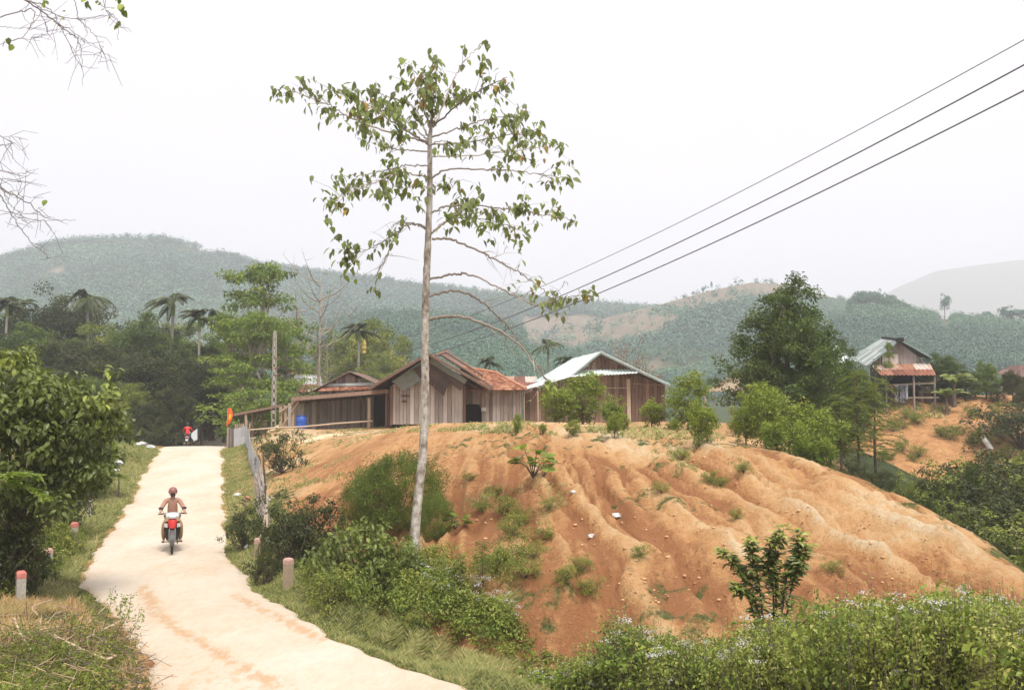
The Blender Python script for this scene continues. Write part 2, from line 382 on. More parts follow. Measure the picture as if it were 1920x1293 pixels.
# ------------------------------------------------------------------ leaves
def unit(v): return v / np.maximum(np.linalg.norm(v, axis=-1, keepdims=True), 1e-9)
def leafgeo(P, nrm, axis, L, W, fold=.25, n6=False, droop=0):
    """P base points, nrm facing, axis length direction -> verts and faces"""
    n = len(P); L = np.broadcast_to(L, (n,))[:, None]; W = np.broadcast_to(W, (n,))[:, None]
    a = unit(axis - nrm * (axis * nrm).sum(1, keepdims=True)); s = np.cross(nrm, a); nr = nrm
    if n6:
        tip = P + a * L - nr * L * droop
        m1 = P + a * L * .3; m2 = P + a * L * .68 - nr * L * droop * .35
        q = [P, m1 + s * W * .5 + nr * W * fold * .5, m2 + s * W * .38 + nr * W * fold * .4, tip, m2 - s * W * .38 + nr * W * fold * .4, m1 - s * W * .5 + nr * W * fold * .5, m1 * .5 + m2 * .5]
        V = np.stack(q, 1).reshape(-1, 3); o = (np.arange(n) * 7)[:, None]
        Fc = np.concatenate([o + np.array([0, 6, 2, 1]), o + np.array([6, 3, 3, 2])[[0, 1, 3]].tolist() + [0]] if False else [o + np.array([[0, 6, 2, 1]])]) if False else None
        f = np.concatenate([(o + np.array([0, 1, 2, 6])), (o + np.array([0, 6, 4, 5]))]); g = np.concatenate([(o + np.array([6, 2, 3])), (o + np.array([6, 3, 4]))])
        return V, f, g
    V = np.stack([P, P + a * L * .45 + s * W * .5 + nr * W * fold, P + a * L - nr * L * droop, P + a * L * .45 - s * W * .5 + nr * W * fold], 1).reshape(-1, 3)
    return V, (np.arange(n) * 4)[:, None] + np.array([0, 1, 2, 3]), None
def add_leaves(mb, P, nrm, axis, L, W, rnd, mi=0, fold=.2, n6=False, droop=.1):
    V, f, g = leafgeo(P, nrm, axis, L, W, fold, n6, droop); n = len(P); rnd = np.broadcast_to(rnd, (n,))
    if n6:
        b = mb.n; mb.add(V, f, mi, np.concatenate([rnd, rnd])); mb.F.append((g + b, np.full(len(g), mi), np.concatenate([rnd, rnd]), False))
    else: mb.add(V, f, mi, rnd)
def clump_leaves(mb, rg, cent, cr, per, L, W=None, mi=0, up=.5, out=None, tone=None, n6=False, droop=.15, flat=.7, hang=0.0):
    """leaf clumps round each centre; out = crown centre for outward facing; tone per clump 0..1"""
    cent = np.asarray(cent, float); k = len(cent); cr = np.broadcast_to(cr, (k,))
    D = rg.normal(size=(k, per, 3)); D = unit(D) * (rg.random((k, per, 1)) ** .45); D[..., 2] *= flat
    P = (cent[:, None, :] + D * cr[:, None, None]).reshape(-1, 3); Dn = unit(D.reshape(-1, 3))
    nr = unit(Dn * .55 + rg.normal(size=P.shape) * .45 + np.array([0, 0, up]))
    ax = unit(Dn + rg.normal(size=P.shape) * .5 + np.array([0, 0, -hang]))
    if tone is None: tone = rg.random(k)
    r = np.clip(np.repeat(tone, per) * .6 + rg.random(len(P)) * .4, 0, 1)
    Ls = L * (.6 + .7 * rg.random(len(P)))
    add_leaves(mb, P, nr, ax, Ls, Ls * (W or .5), r, mi, n6=n6, droop=droop)
def crown_centres(rg, n, R, c=(0, 0, 0), shape='round', inner=.5, lump=.35, cut=-.75):
    d = unit(rg.normal(size=(n * 3, 3))); d = d[d[:, 2] > cut][:n]
    th = np.arctan2(d[:, 1], d[:, 0]); lu = 1 + lump * (vn(th * 1.6 + 7, d[:, 2] * 2.2, int(rg.integers(1000))) - .5) * 2
    r = (inner + (1 - inner) * rg.random(len(d)) ** .5) * lu
    P = d * r[:, None]
    if shape == 'cone':
        t = rg.random(len(P)) ** 1.35; a = rg.random(len(P)) * 2 * math.pi
        rr = (1 - t) ** .8 * (inner + (1 - inner) * rg.random(len(P)) ** .5) * (1 + lump * (vn(a * 1.3, t * 6, int(rg.integers(999))) - .5) * 2)
        rr *= np.where(t < .12, .6 + t * 3.3, 1)
        P = np.stack([np.cos(a) * rr, np.sin(a) * rr, t * 2 - 1], 1)
    return P * np.array(R) + np.array(c)
def limb_tubes(mb, rg, base, cents, r0, frac=.25, mi=0, fork=None, seg=6, maxn=40):
    """tapering limbs from a fork point to some crown centres"""
    fork = np.array(fork); ids = rg.permutation(len(cents))[:maxn]
    for i in ids:
        e = cents[i]; s = fork + (e - fork) * 0; s = fork + np.array([0, 0, (rg.random() - .3) * .35 * abs(e[2] - fork[2])])
        mid = (s + e) / 2 + rg.normal(size=3) * .06 * np.linalg.norm(e - s) + np.array([0, 0, -.08 * np.linalg.norm(e - s)])
        mb.tube([s, s * .6 + mid * .4, mid, mid * .4 + e * .6, e], [r0 * frac, r0 * frac * .8, r0 * frac * .55, r0 * frac * .35, r0 * frac * .12], seg, mi, rnd=rg.random(), cap=False)
def bez(P, n=12):
    """smooth curve through points (Catmull-Rom)"""
    P = np.array(P, float); k = len(P); Q = np.vstack([2 * P[0] - P[1], P, 2 * P[-1] - P[-2]]); out = []
    for i in range(k - 1):
        p0, p1, p2, p3 = Q[i:i + 4]
        for t in np.linspace(0, 1, n, endpoint=False):
            out.append(.5 * ((2 * p1) + (-p0 + p2) * t + (2 * p0 - 5 * p1 + 4 * p2 - p3) * t * t + (-p0 + 3 * p1 - 3 * p2 + p3) * t ** 3))
    out.append(P[-1]); return np.array(out)

# ------------------------------------------------------------------ the material set
LEAF = dict(
 forest=leafmat('forest_leaf', [(0.023, 0.033, 0.0158),(0.0368, 0.0543, 0.0199),(0.0577, 0.0741, 0.0231),(0.1052, 0.1224, 0.0311)], .18),
 fresh=leafmat('fresh_leaf', [(0.060, 0.110, 0.026), (0.121, 0.204, 0.035), (0.207, 0.314, 0.056), (0.346, 0.439, 0.096)], .35),
 bush=leafmat('bush_leaf', [(0.071, 0.1047, 0.0322),(0.1406, 0.2, 0.0429),(0.2308, 0.2952, 0.0604),(0.4084, 0.4214, 0.1074)], .28),
 fine=leafmat('fine_leaf', [(0.0722, 0.11, 0.0308),(0.1173, 0.176, 0.0385),(0.1714, 0.253, 0.0495),(0.2526, 0.352, 0.077)], .28),
 weed=leafmat('weed_leaf', [(0.0729, 0.0973, 0.0286),(0.1457, 0.1946, 0.0458),(0.2429, 0.332, 0.063),(0.4615, 0.4923, 0.1832)], .33),
 broad=leafmat('broad_leaf', [(0.0448, 0.0655, 0.024),(0.0921, 0.1289, 0.0316),(0.1428, 0.2054, 0.0524),(0.3468, 0.4283, 0.0874)], .22, .38),
 sapling=leafmat('sapling_leaf', [(0.0566, 0.0968, 0.0238),(0.1132, 0.1927, 0.0287),(0.1984, 0.296, 0.0394),(0.3403, 0.4239, 0.0787)], .35),
 tall=leafmat('tall_tree_leaf', [(0.1183, 0.1403, 0.0793),(0.1538, 0.2074, 0.0915),(0.2248, 0.3294, 0.0854),(0.5325, 0.549, 0.122)], .42),
 tallred=leafmat('dry_leaf', [(0.130, 0.076, 0.024), (0.207, 0.118, 0.036), (0.389, 0.259, 0.048), (0.544, 0.388, 0.060)], .35),
 palm=leafmat('palm_leaf', [(0.0192, 0.03, 0.0144),(0.0342, 0.0486, 0.0198),(0.0486, 0.0708, 0.027),(0.0972, 0.1236, 0.045)], .15, .4),
 deep=leafmat('deep_green_leaf', [(0.035, 0.065, 0.02),(0.0625, 0.11, 0.0275),(0.1063, 0.175, 0.0375),(0.1875, 0.2625, 0.0562)], .25),
 dry=leafmat('dry_grass_blade', [(0.230, 0.159, 0.075), (0.351, 0.233, 0.112), (0.486, 0.331, 0.175), (0.270, 0.270, 0.100)], .2),
 grass=leafmat('grass_blade', [(.10,.14,.035),(.18,.23,.06),(.28,.30,.11),(.46,.42,.22)], .3),
 grey=leafmat('grey_leaf', [(0.130, 0.103, 0.090), (0.194, 0.154, 0.128), (0.259, 0.220, 0.165), (0.324, 0.279, 0.210)], .1),
 hill=leafmat('haze_tinted_canopy', [(0.0679, 0.1456, 0.1136),(0.0926, 0.1893, 0.1325),(0.1172, 0.233, 0.142),(0.1604, 0.2912, 0.1609)], .1),  # blue and pale tint of the haze is mixed into these leaf colours
 banana=leafmat('banana_leaf', [(0.076, 0.137, 0.042), (0.136, 0.233, 0.056), (0.242, 0.357, 0.098), (0.423, 0.466, 0.196)], .4, .4),
)
BARK = simple('bark_pale', [(.16, .12, .09), (.32, .27, .21), (.50, .45, .38)], 9, .9, (1, 1, .5), bmp=.8, rndw=.3)
BARKD = simple('bark_dark', [(.07, .05, .035), (.12, .09, .065), (.2, .16, .12)], 8, .9, (1, 1, .4), bmp=.6, rndw=.3)
PALMB = simple('palm_bark', [(.18, .16, .13), (.28, .26, .22), (.38, .35, .30)], 6, .9, (1, 1, 3), bmp=.4)
TWIG = simple('twig', [(.10, .075, .06), (.16, .12, .10), (.24, .19, .15)], 12, .9)
WOOD = simple('weathered_plank', [(.13, .10, .085), (.27, .225, .195), (.42, .37, .335)], 5, .85, (2.2, 2.2, .35), rndw=.45, bmp=.4)
WOODR = simple('brown_plank', [(.11, .065, .045), (.20, .125, .09), (.32, .215, .165)], 5, .85, (2.2, 2.2, .35), rndw=.45, bmp=.4)
WOODP = simple('pale_plank', [(.22, .18, .155), (.38, .335, .30), (.54, .49, .45)], 5, .85, (2.2, 2.2, .3), rndw=.5, bmp=.4)
POLE = simple('pale_timber', [(.26, .19, .13), (.38, .29, .20), (.50, .40, .29)], 7, .8, (1, 1, .4))
DARKIN = simple('dark_interior', [(.02, .016, .013), (.03, .025, .02)], 4, .95)  # near-black paints the shade inside doorways and the open house; also a ridge cap
RUSTRF = simple('brown_sheet', [(.10, .06, .045), (.17, .11, .085), (.27, .19, .15)], 1.6, .6, rndw=.2)
GREYSH = simple('grey_green_sheet', [(.16, .20, .18), (.24, .28, .26), (.32, .36, .34)], 2, .5, rndw=.2)
WHITERF = simple('white_green_sheet', [(.42, .52, .48), (.58, .66, .63), (.70, .76, .74)], 1.4, .45, rndw=.3)
TILE = simple('red_clay_tile', [(.20, .085, .05), (.36, .155, .085), (.48, .26, .16)], 2.5, .8, rndw=.55)
RUST = simple('rust_sheet', [(.14, .055, .035), (.26, .10, .06), (.36, .19, .12), (.50, .44, .39)], 2.2, .75, (1, .5, .5), rndw=.5)
CONC = simple('concrete', [(.26, .235, .20), (.36, .33, .285), (.48, .44, .38)], 14, .9, bmp=.4, rndw=.1)
GALV = simple('galvanised_sheet', [(.30, .31, .33), (.42, .43, .45), (.55, .56, .58)], 3, .5, (1, 1, .4), rndw=.4)
def flatc(name, c, rough=.6, spec=.4, metal=0): return simple(name, [tuple(v * .82 for v in c), c, tuple(min(v * 1.12, .95) for v in c)], 18, rough, rndw=.15, spec=spec, metal=metal)
# ------------------------------------------------------------------ terrain sheet
def spaced(segs):
    out = []
    for a, b, s in segs: out += list(np.arange(a, b, s))
    out.append(segs[-1][1]); return np.array(out)
gx_ = spaced([(-2200, -600, 90), (-600, -150, 18), (-150, -50, 4), (-50, -20, 1.2), (-20, -12, .4), (-12, 14, .085), (14, 40, .4), (40, 60, 1.2), (60, 150, 4), (150, 700, 14), (700, 3000, 90)])
gy_ = spaced([(-40, 0, 4), (0, 9, .6), (9, 30, .08), (30, 62, .2), (62, 80, .5), (80, 110, 1.5), (110, 200, 5), (200, 1000, 12), (1000, 3000, 55), (3000, 5000, 250)])
X, Y = np.meshgrid(gx_, gy_); Z = ground(X, Y)
ny, nx = X.shape
idx = np.arange(ny * nx).reshape(ny, nx)
Fq = np.stack([idx[:-1, :-1], idx[:-1, 1:], idx[1:, 1:], idx[1:, :-1]], -1).reshape(-1, 4)
tm = MB(); tm.add(np.stack([X, Y, Z], -1), Fq, 0, .5, True)
mt, nt, b = newmat('ground_soil_and_grass', .95, .1)
oc = coords(nt)
n1 = noise(nt, .35, 6, oc); n2 = noise(nt, 2.2, 6, oc); n3 = noise(nt, 11, 5, oc, .7)
cb = N(nt, 'ShaderNodeCombineXYZ'); nt.links.new(attr(nt, 'fan_t'), cb.inputs[0]); nt.links.new(attr(nt, 'fan_r'), cb.inputs[1]); ns = noise(nt, 1.0, 9, cb.outputs[0], .82)
f = math_(nt, 'ADD', math_(nt, 'MULTIPLY', n1.outputs[0], .15), math_(nt, 'MULTIPLY', ns.outputs[0], .38))
f = math_(nt, 'ADD', f, math_(nt, 'MULTIPLY', math_(nt, 'SUBTRACT', n1.outputs[0], n1.outputs[0]), 0.0))
f = math_(nt, 'ADD', f, math_(nt, 'ADD', math_(nt, 'MULTIPLY', n2.outputs[0], .22), math_(nt, 'MULTIPLY', n3.outputs[0], .27)))
f0 = math_(nt, 'ADD', math_(nt, 'MULTIPLY', n1.outputs[0], .40), math_(nt, 'ADD', math_(nt, 'MULTIPLY', n2.outputs[0], .35), math_(nt, 'MULTIPLY', n3.outputs[0], .25)))
f = math_(nt, 'ADD', f, math_(nt, 'MULTIPLY', math_(nt, 'SUBTRACT', attr(nt, 'pale'), .5), .50))
soil = ramp(nt, [(.30, (.43, .20, .09)), (.42, (.65, .36, .16)), (.52, (.74, .475, .24)), (.63, (.80, .62, .40)), (.75, (.83, .72, .54))], f)
gr = ramp(nt, [(.35, (.075, .085, .03)), (.5, (.13, .15, .045)), (.62, (.20, .20, .08)), (.7, (.36, .27, .15))], n3.outputs[0])
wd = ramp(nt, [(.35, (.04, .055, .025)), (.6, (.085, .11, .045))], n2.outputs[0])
bare = ramp(nt, [(.3, (.20, .14, .11)), (.5, (.29, .205, .16)), (.7, (.34, .29, .2))], n1.outputs[0])
gn = noise(nt, 1.7, 6, oc, .7); gm = math_(nt, 'ADD', attr(nt, 'grass'), math_(nt, 'MULTIPLY', math_(nt, 'SUBTRACT', gn.outputs[0], .5), 1.6)); 
gm = ramp(nt, [(.42, (0, 0, 0)), (.58, (1, 1, 1))], gm)
c1 = mixc(nt, gm.outputs[0], soil.outputs[0], gr.outputs[0])
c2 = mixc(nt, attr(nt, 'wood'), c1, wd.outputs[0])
c3 = mixc(nt, attr(nt, 'bare'), c2, bare.outputs[0])
nt.links.new(c3, b.inputs['Base Color'])
hb = math_(nt, 'ADD', math_(nt, 'ADD', math_(nt, 'MULTIPLY', ns.outputs[0], .6), math_(nt, 'MULTIPLY', n3.outputs[0], .5)), math_(nt, 'MULTIPLY', noise(nt, 40, 4, oc).outputs[0], .25))
bump(nt, b, hb, 1.0, .24)
ter = tm.build('terrain', [mt]); tag(ter, kind='structure')
def masks(x, y, z):
    px = 960 + F * x / np.maximum(y, 1); d = y
    mm = mound_mask(x, y)
    zz = (z - CAMZ) / np.maximum(y, 1); py = 760 - F * zz
    rl = rills(x, y)
    pale = .52 + np.clip(rl * .95, -.5, .45) + .25 * sstep(1250, 1500, px) * (1 - sstep(1000, 1080, py)) * mm - .22 * (1 - sstep(600, 900, px)) * mm
    pale += .3 * sstep(.25, .5, fbm(x * .3 + 3, y * .3, 77) + .25) - .12
    grass = np.zeros_like(x) + .62
    grass = np.where((y > 8) & (y < 80), grass - mm * .62, grass)
    grass += mm * sstep(.06, .2, fbm(x * .33, y * .33, 55)) * .42
    bank = sstep(58, 61, y) * (1 - sstep(78, 81, y)) * sstep(20, 23, x)
    grass = grass * (1 - bank) + bank * .24; pale = pale * (1 - bank) + bank * .24
    lb = np.exp(-(((x + 15.2) / 2.0) ** 2 + ((y - 29) / 3.2) ** 2)); grass -= lb * .9
    lb = np.exp(-(((x + 5.3) / .5) ** 2 + ((y - 13.2) / 1.2) ** 2)); grass -= lb * 1.0
    plat = sstep(-16, -13, x) * (1 - sstep(13, 15, x)) * sstep(34, 38, y) * (1 - sstep(66, 70, y)) * (px > 470); grass = grass - plat * .22
    # worn strip along the right verge
    e = x - xr(y); grass -= np.exp(-((e - .75) / .22) ** 2) * .55 * (y > 24) * (y < 60) * vn(x * 1, y * .35, 5)
    ev = np.where(x > 0, 1, 1) * sstep(-.5, -.2, e) * (1 - sstep(1.5, 2.4, e)) * (y < 34); grass = np.maximum(grass, ev * .95)
    ev2 = sstep(-.4, -.1, xl(y) - x) * (1 - sstep(3, 5, xl(y) - x)) * (y < 60); grass = np.maximum(grass, ev2 * .8)
    inr = np.maximum(xl(y) - x, x - xr(y)); grass -= (1 - sstep(.02, .2, inr)) * .4 * (y < 125)
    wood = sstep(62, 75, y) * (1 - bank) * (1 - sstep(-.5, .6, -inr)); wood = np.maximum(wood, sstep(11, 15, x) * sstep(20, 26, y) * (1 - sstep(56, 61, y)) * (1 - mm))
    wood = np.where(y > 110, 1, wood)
    # cleared ground on the far slopes, and haze painted on the farthest mountain
    bare = np.zeros_like(x)
    cm = (y > 300) & (y < 720) & (px > 980) & (px < 1620)
    lim = np.interp(px, [980, 1100, 1200, 1280, 1400, 1480, 1560, 1620], [670, 655, 640, 600, 560, 556, 562, 560]) + fbm(px / 40, py / 12, 3) * 16
    bare = np.where(cm & (py < lim), .68 - 1.4 * np.clip(fbm(px / 14, py / 5, 33), 0, .5), bare)
    for cx, cy, rx, ry in ((1775, 605, 14, 17), (1300, 632, 16, 6), (1640, 605, 60, 5), (1720, 610, 50, 4), (100, 508, 20, 8), (370, 470, 60, 5), (1240, 690, 40, 6)):
        e = np.exp(-((px - cx) / rx) ** 2 - ((py - cy) / ry) ** 2); bare = np.maximum(bare, np.where((y > 250), e, 0))
    bare = np.where(y > 1150, .45, bare)  # farthest mountain mixed paler to imitate haze, not cleared land
    dx = x - O_FAN[0]; dy = y - (O_FAN[1] + 3); return dict(pale=pale, grass=grass, wood=wood, bare=bare, fan_t=np.arctan2(dx, -dy) * 85 + fbm(x * .4, y * .4, 5) * 2.2, fan_r=np.hypot(dx, dy) * .5)
MK = masks(X.ravel(), Y.ravel(), Z.ravel())
for k, v in MK.items():
    a = ter.data.attributes.new(k, 'FLOAT', 'POINT'); a.data.foreach_set('value', v.astype(np.float32))

# ------------------------------------------------------------------ road
ys = np.concatenate([np.arange(2, 62, .14), np.arange(62, 124, .5)]); us = np.linspace(0, 1, 33)
Yr, Ur = np.meshgrid(ys, us, indexing='ij')
jl = fbm(Yr * .8, Yr * 0 + 3, 61) * .5 + fbm(Yr * 4, Yr * 0 + 3, 62) * .22; jr = fbm(Yr * .8, Yr * 0 + 9, 63) * .5 + fbm(Yr * 4, Yr * 0 + 3, 64) * .22
XL = xl(Yr) + jl; XR = xr(Yr) + jr; Xr = XL + (XR - XL) * Ur
Zr = zr(Yr) + .012 + .03 * (1 - (2 * Ur - 1) ** 2) - .045 * (np.abs(2 * Ur - 1) > .995) + fbm(Xr * .8, Yr * .5, 71) * .03
# wheel-worn hollows with low loose ridges between
Zr += .02 * np.sin(Ur * math.pi * 4 + .6) * sstep(30, 16, Yr)
i = np.arange(len(ys) * 33).reshape(len(ys), 33)
rm = MB(); rm.add(np.stack([Xr, Yr, Zr], -1), np.stack([i[:-1, :-1], i[:-1, 1:], i[1:, 1:], i[1:, :-1]], -1).reshape(-1, 4), 0, .5, True)
mr, nt, b = newmat('dusty_road', .9, .15)
oc = coords(nt, (1, .45, 1)); oc2 = coords(nt)
n1 = noise(nt, .5, 5, oc); n2 = noise(nt, 5, 6, oc, .7); n3 = noise(nt, 45, 3, oc2, .7)
f = math_(nt, 'ADD', math_(nt, 'MULTIPLY', n1.outputs[0], .5), math_(nt, 'ADD', math_(nt, 'MULTIPLY', n2.outputs[0], .35), math_(nt, 'MULTIPLY', n3.outputs[0], .15)))
base = ramp(nt, [(.36, (.52, .40, .28)), (.5, (.58, .495, .39)), (.64, (.635, .57, .485))], f)
dirt = ramp(nt, [(.35, (.36, .19, .09)), (.55, (.50, .32, .18)), (.7, (.60, .45, .30))], n2.outputs[0])
st = math_(nt, 'ADD', attr(nt, 'dirt'), math_(nt, 'MULTIPLY', math_(nt, 'SUBTRACT', n2.outputs[0], .5), 3.2))
st = ramp(nt, [(.42, (0, 0, 0)), (.95, (1, 1, 1))], st)
cc = mixc(nt, st.outputs[0], base.outputs[0], dirt.outputs[0])
nt.links.new(cc, b.inputs['Base Color']); bump(nt, b, math_(nt, 'ADD', n2.outputs[0], math_(nt, 'MULTIPLY', n3.outputs[0], .5)), .9, .04)
road = rm.build('road', [mr]); tag(road, kind='structure')
def band(pts, wd, amp):
    P = np.array([(on_road(*p)) for p in pts]); P = P[np.argsort(P[:, 1])]
    xc = np.interp(Yr, P[:, 1], P[:, 0]); return amp * np.exp(-((Xr - xc) / wd) ** 2) * sstep(P[0, 1] - .8, P[0, 1] + .3, Yr) * (1 - sstep(P[-1, 1] - .5, P[-1, 1] + 1.0, Yr))
dirt_ = band([(270, 1100), (290, 1150), (330, 1180), (390, 1215), (450, 1250), (520, 1290)], .30, .78)
dirt_ = np.maximum(dirt_, band([(440, 1115), (480, 1140), (540, 1165), (600, 1200)], .32, .74))
dirt_ = np.maximum(dirt_, .55 * np.exp(-((Ur * (XR - XL)) / .22) ** 2)); dirt_ = np.maximum(dirt_, .5 * np.exp(-(((1 - Ur) * (XR - XL)) / .2) ** 2))
dirt_ = np.maximum(dirt_, .5 * sstep(20, 14, Yr) * sstep(.75, .2, Ur))
a = road.data.attributes.new('dirt', 'FLOAT', 'POINT'); a.data.foreach_set('value', dirt_.ravel().astype(np.float32))

# ------------------------------------------------------------------ forest canopy on the far hills
rg = np.random.default_rng(4)
def canopy(n, px0, px1, y0, y1, size, per, leaf, seed, name):
    rg = np.random.default_rng(seed)
    yy = np.sqrt(rg.random(n) * (y1 ** 2 - y0 ** 2) + y0 ** 2); px = px0 + (px1 - px0) * rg.random(n); xx = (px - 960) / F * yy
    zz = ground(xx, yy); mk = masks(xx, yy, zz)
    # skip what lies behind a crest
    keep = (mk['bare'] < .35) & (zz > 2) | ((mk['bare'] < .8) & (rg.random(n) < .03))
    keep &= (zz - ground(xx, yy + 12) < 8)
    xx, yy, zz = xx[keep], yy[keep], zz[keep]; k = len(xx)
    ton = np.clip(fbm(xx / 60, yy / 60, 91) * 1.9 + .45 + rg.normal(size=k) * .12, 0, 1)
    s = size * (.7 + .6 * rg.random(k)) * (1 + .5 * fbm(xx / 40, yy / 40, 5))
    mb = MB(); D = unit(rg.normal(size=(k, per, 3))) * rg.random((k, per, 1)) ** .35; D[..., 2] = D[..., 2] * .9 
    taper = 1 - .45 * np.clip(D[..., 2], 0, 1); D[..., 0] *= taper; D[..., 1] *= taper
    P = np.stack([xx, yy, zz + s * .45], 1)[:, None, :] + D * (s * .55)[:, None, None] * np.array([1, 1, 1.15])
    P = P.reshape(-1, 3); Dn = unit(D.reshape(-1, 3))
    nr = unit(Dn + rg.normal(size=P.shape) * .05 + np.array([0, 0, .9])); ax = unit(rg.normal(size=P.shape))
    L = leaf * (.7 + .6 * rg.random(len(P))) * np.repeat(s / size, per)
    add_leaves(mb, P - ax * L[:, None] * .5, nr, ax, L, L * .9, np.clip(np.repeat(ton, per) * .9 + rg.random(len(P)) * .1, 0, 1), fold=.1)
    o = mb.build(name, [LEAF['hill']]); tag(o, kind='stuff'); return o
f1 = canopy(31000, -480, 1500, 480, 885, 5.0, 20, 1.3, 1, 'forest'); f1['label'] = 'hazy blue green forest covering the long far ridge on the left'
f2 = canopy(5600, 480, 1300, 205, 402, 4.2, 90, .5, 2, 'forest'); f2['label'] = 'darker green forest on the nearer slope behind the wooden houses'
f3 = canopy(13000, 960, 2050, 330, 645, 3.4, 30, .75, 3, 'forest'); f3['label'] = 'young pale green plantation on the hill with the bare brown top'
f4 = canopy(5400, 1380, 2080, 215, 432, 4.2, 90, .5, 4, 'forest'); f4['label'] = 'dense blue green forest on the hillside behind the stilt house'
# ------------------------------------------------------------------ houses
def planks(mb, a, b, zb, ztop, w=.2, t=.025, mi=0, seed=0, gap=.022, tone=(0, 1)):
    w = w * .78
    """vertical boards from point a to b (x,y), bottom zb, top = function of 0..1"""
    rg = np.random.default_rng(seed); a = np.array(a, float); b = np.array(b, float); L = np.linalg.norm(b - a); d = (b - a) / L; nr = np.array([d[1], -d[0]])
    s = 0
    while s < L - .01:
        ww = min(w * (.75 + .5 * rg.random()), L - s); s0, s1 = s + gap / 2, s + ww - gap / 2; j = rg.normal() * .012
        t0, t1 = ztop(s0 / L), ztop(s1 / L); z0 = (zb(s / L) if callable(zb) else zb) - rg.random() * .03
        p0 = a + d * s0 + nr * j; p1 = a + d * s1 + nr * j; q = nr * t
        V = [(*p0, z0), (*p1, z0), (*p1, t1), (*p0, t0), (*(p0 - q), z0), (*(p1 - q), z0), (*(p1 - q), t1), (*(p0 - q), t0)]
        mb.add(V, [(0, 1, 2, 3), (5, 4, 7, 6), (4, 0, 3, 7), (1, 5, 6, 2), (3, 2, 6, 7), (4, 5, 1, 0)], mi, tone[0] + (tone[1] - tone[0]) * rg.random())
        s += ww
def sheet(mb, p00, p10, p11, p01, pitch=.16, amp=.022, thick=.008, mi=0, seed=0, strips=.85, nv=10, sag=.02, run='v'):
    """corrugated sheet: u runs p00->p10 (across the corrugations), v runs p00->p01"""
    P = [np.array(p, float) for p in (p00, p10, p11, p01)]; U = np.linalg.norm(P[1] - P[0]); nu = int(max(4, U / pitch * 4)); rg = np.random.default_rng(seed)
    u = np.linspace(0, 1, nu + 1)[:, None]; v = np.linspace(0, 1, nv + 1)[None, :]
    S = ((1 - u) * (1 - v))[..., None] * P[0] + (u * (1 - v))[..., None] * P[1] + (u * v)[..., None] * P[2] + ((1 - u) * v)[..., None] * P[3]
    nr = np.cross(P[1] - P[0], P[3] - P[0]); nr /= np.linalg.norm(nr); nr = nr if nr[2] > 0 else -nr
    h = amp * np.sin(u * U / pitch * 2 * math.pi) + v * 0 + (fbm(u * U * .6 + seed, v * 3, seed) * sag * 2)
    k = np.floor(u * U / strips); h = h + (vn(k, k * 0 + seed, 5) - .5) * .02
    top = S + h[..., None] * nr; bot = top - nr * thick; n1, n2 = nu + 1, nv + 1
    i = np.arange(n1 * n2).reshape(n1, n2); f = np.stack([i[:-1, :-1], i[1:, :-1], i[1:, 1:], i[:-1, 1:]], -1).reshape(-1, 4)
    rn = vn(np.repeat(k[:-1, 0], nv) * 1.0, np.tile(np.floor(np.arange(nv) / nv * 2), nu) + seed, 8)
    mb.add(top.reshape(-1, 3), f, mi, rn, True); mb.add(bot.reshape(-1, 3), f[:, ::-1], mi, rn, True)
    # rim
    ring = np.concatenate([i[:, 0], i[-1, 1:], i[-2::-1, -1], i[0, -2:0:-1]]); m = len(ring); a = np.arange(m); c = (a + 1) % m
    mb.add(np.concatenate([top.reshape(-1, 3)[ring], bot.reshape(-1, 3)[ring]]), np.stack([a, c, c + m, a + m], 1), mi, .5)
def tiles(mb, p00, p10, p11, p01, w=.22, course=.27, mi=0, seed=0, lift=.045):
    """rows of clay tiles, stepped per course; v runs up the slope"""
    P = [np.array(p, float) for p in (p00, p10, p11, p01)]; U = np.linalg.norm(P[1] - P[0]); Vl = np.linalg.norm(P[3] - P[0]); rg = np.random.default_rng(seed)
    nc = int(Vl / course); nr = np.cross(P[1] - P[0], P[3] - P[0]); nr /= np.linalg.norm(nr); nr = nr if nr[2] > 0 else -nr
    def S(u, v): return ((1 - u) * (1 - v))[..., None] * P[0] + (u * (1 - v))[..., None] * P[1] + (u * v)[..., None] * P[2] + ((1 - u) * v)[..., None] * P[3]
    for c in range(nc):
        nt_ = max(2, int(U / w)); e = np.arange(nt_ + 1) / nt_
        u0 = e[:-1]; u1 = e[1:]; v0 = np.full(nt_, c / nc - .012); v1 = np.full(nt_, (c + 1) / nc)
        j = rg.normal(size=nt_) * .008
        um = (u0 + u1) / 2
        A = S(u0, v0) + nr * (lift + j)[:, None]; M_ = S(um, v0) + nr * (lift * 1.7 + j)[:, None]; B = S(u1, v0) + nr * (lift + j)[:, None]
        Cc = S(u1, v1) + nr * .012; Mt = S(um, v1) + nr * .03; D = S(u0, v1) + nr * .012; A2 = S(u0, v0); M2 = S(um, v0); B2 = S(u1, v0)
        V = np.stack([A, M_, B, Cc, Mt, D, A2, M2, B2], 1).reshape(-1, 3); o = (np.arange(nt_) * 9)[:, None]; r = rg.random(nt_)
        for q in ((0, 1, 4, 5), (1, 2, 3, 4), (6, 7, 1, 0), (7, 8, 2, 1)): mb.add(V, o + np.array(q), mi, r) if False else mb.F.append((o + np.array(q) + mb.n, np.full(nt_, mi), r, False))
        mb.V.append(V); mb.n += len(V)
    q = [P[0] - nr * .03, P[1] - nr * .03, P[2] - nr * .03, P[3] - nr * .03]; mb.add(q, [(0, 1, 2, 3)], mi, .3)
def pl(*p): return [tuple(float(v) for v in at(*q)) for q in p]
def P3(px, py, d): return np.array([float(v) for v in at(px, py, d)])
def wallz(py, d): return float(P3(960, py, d)[2])
def wx(px, d): return float(P3(px, 760, d)[0])

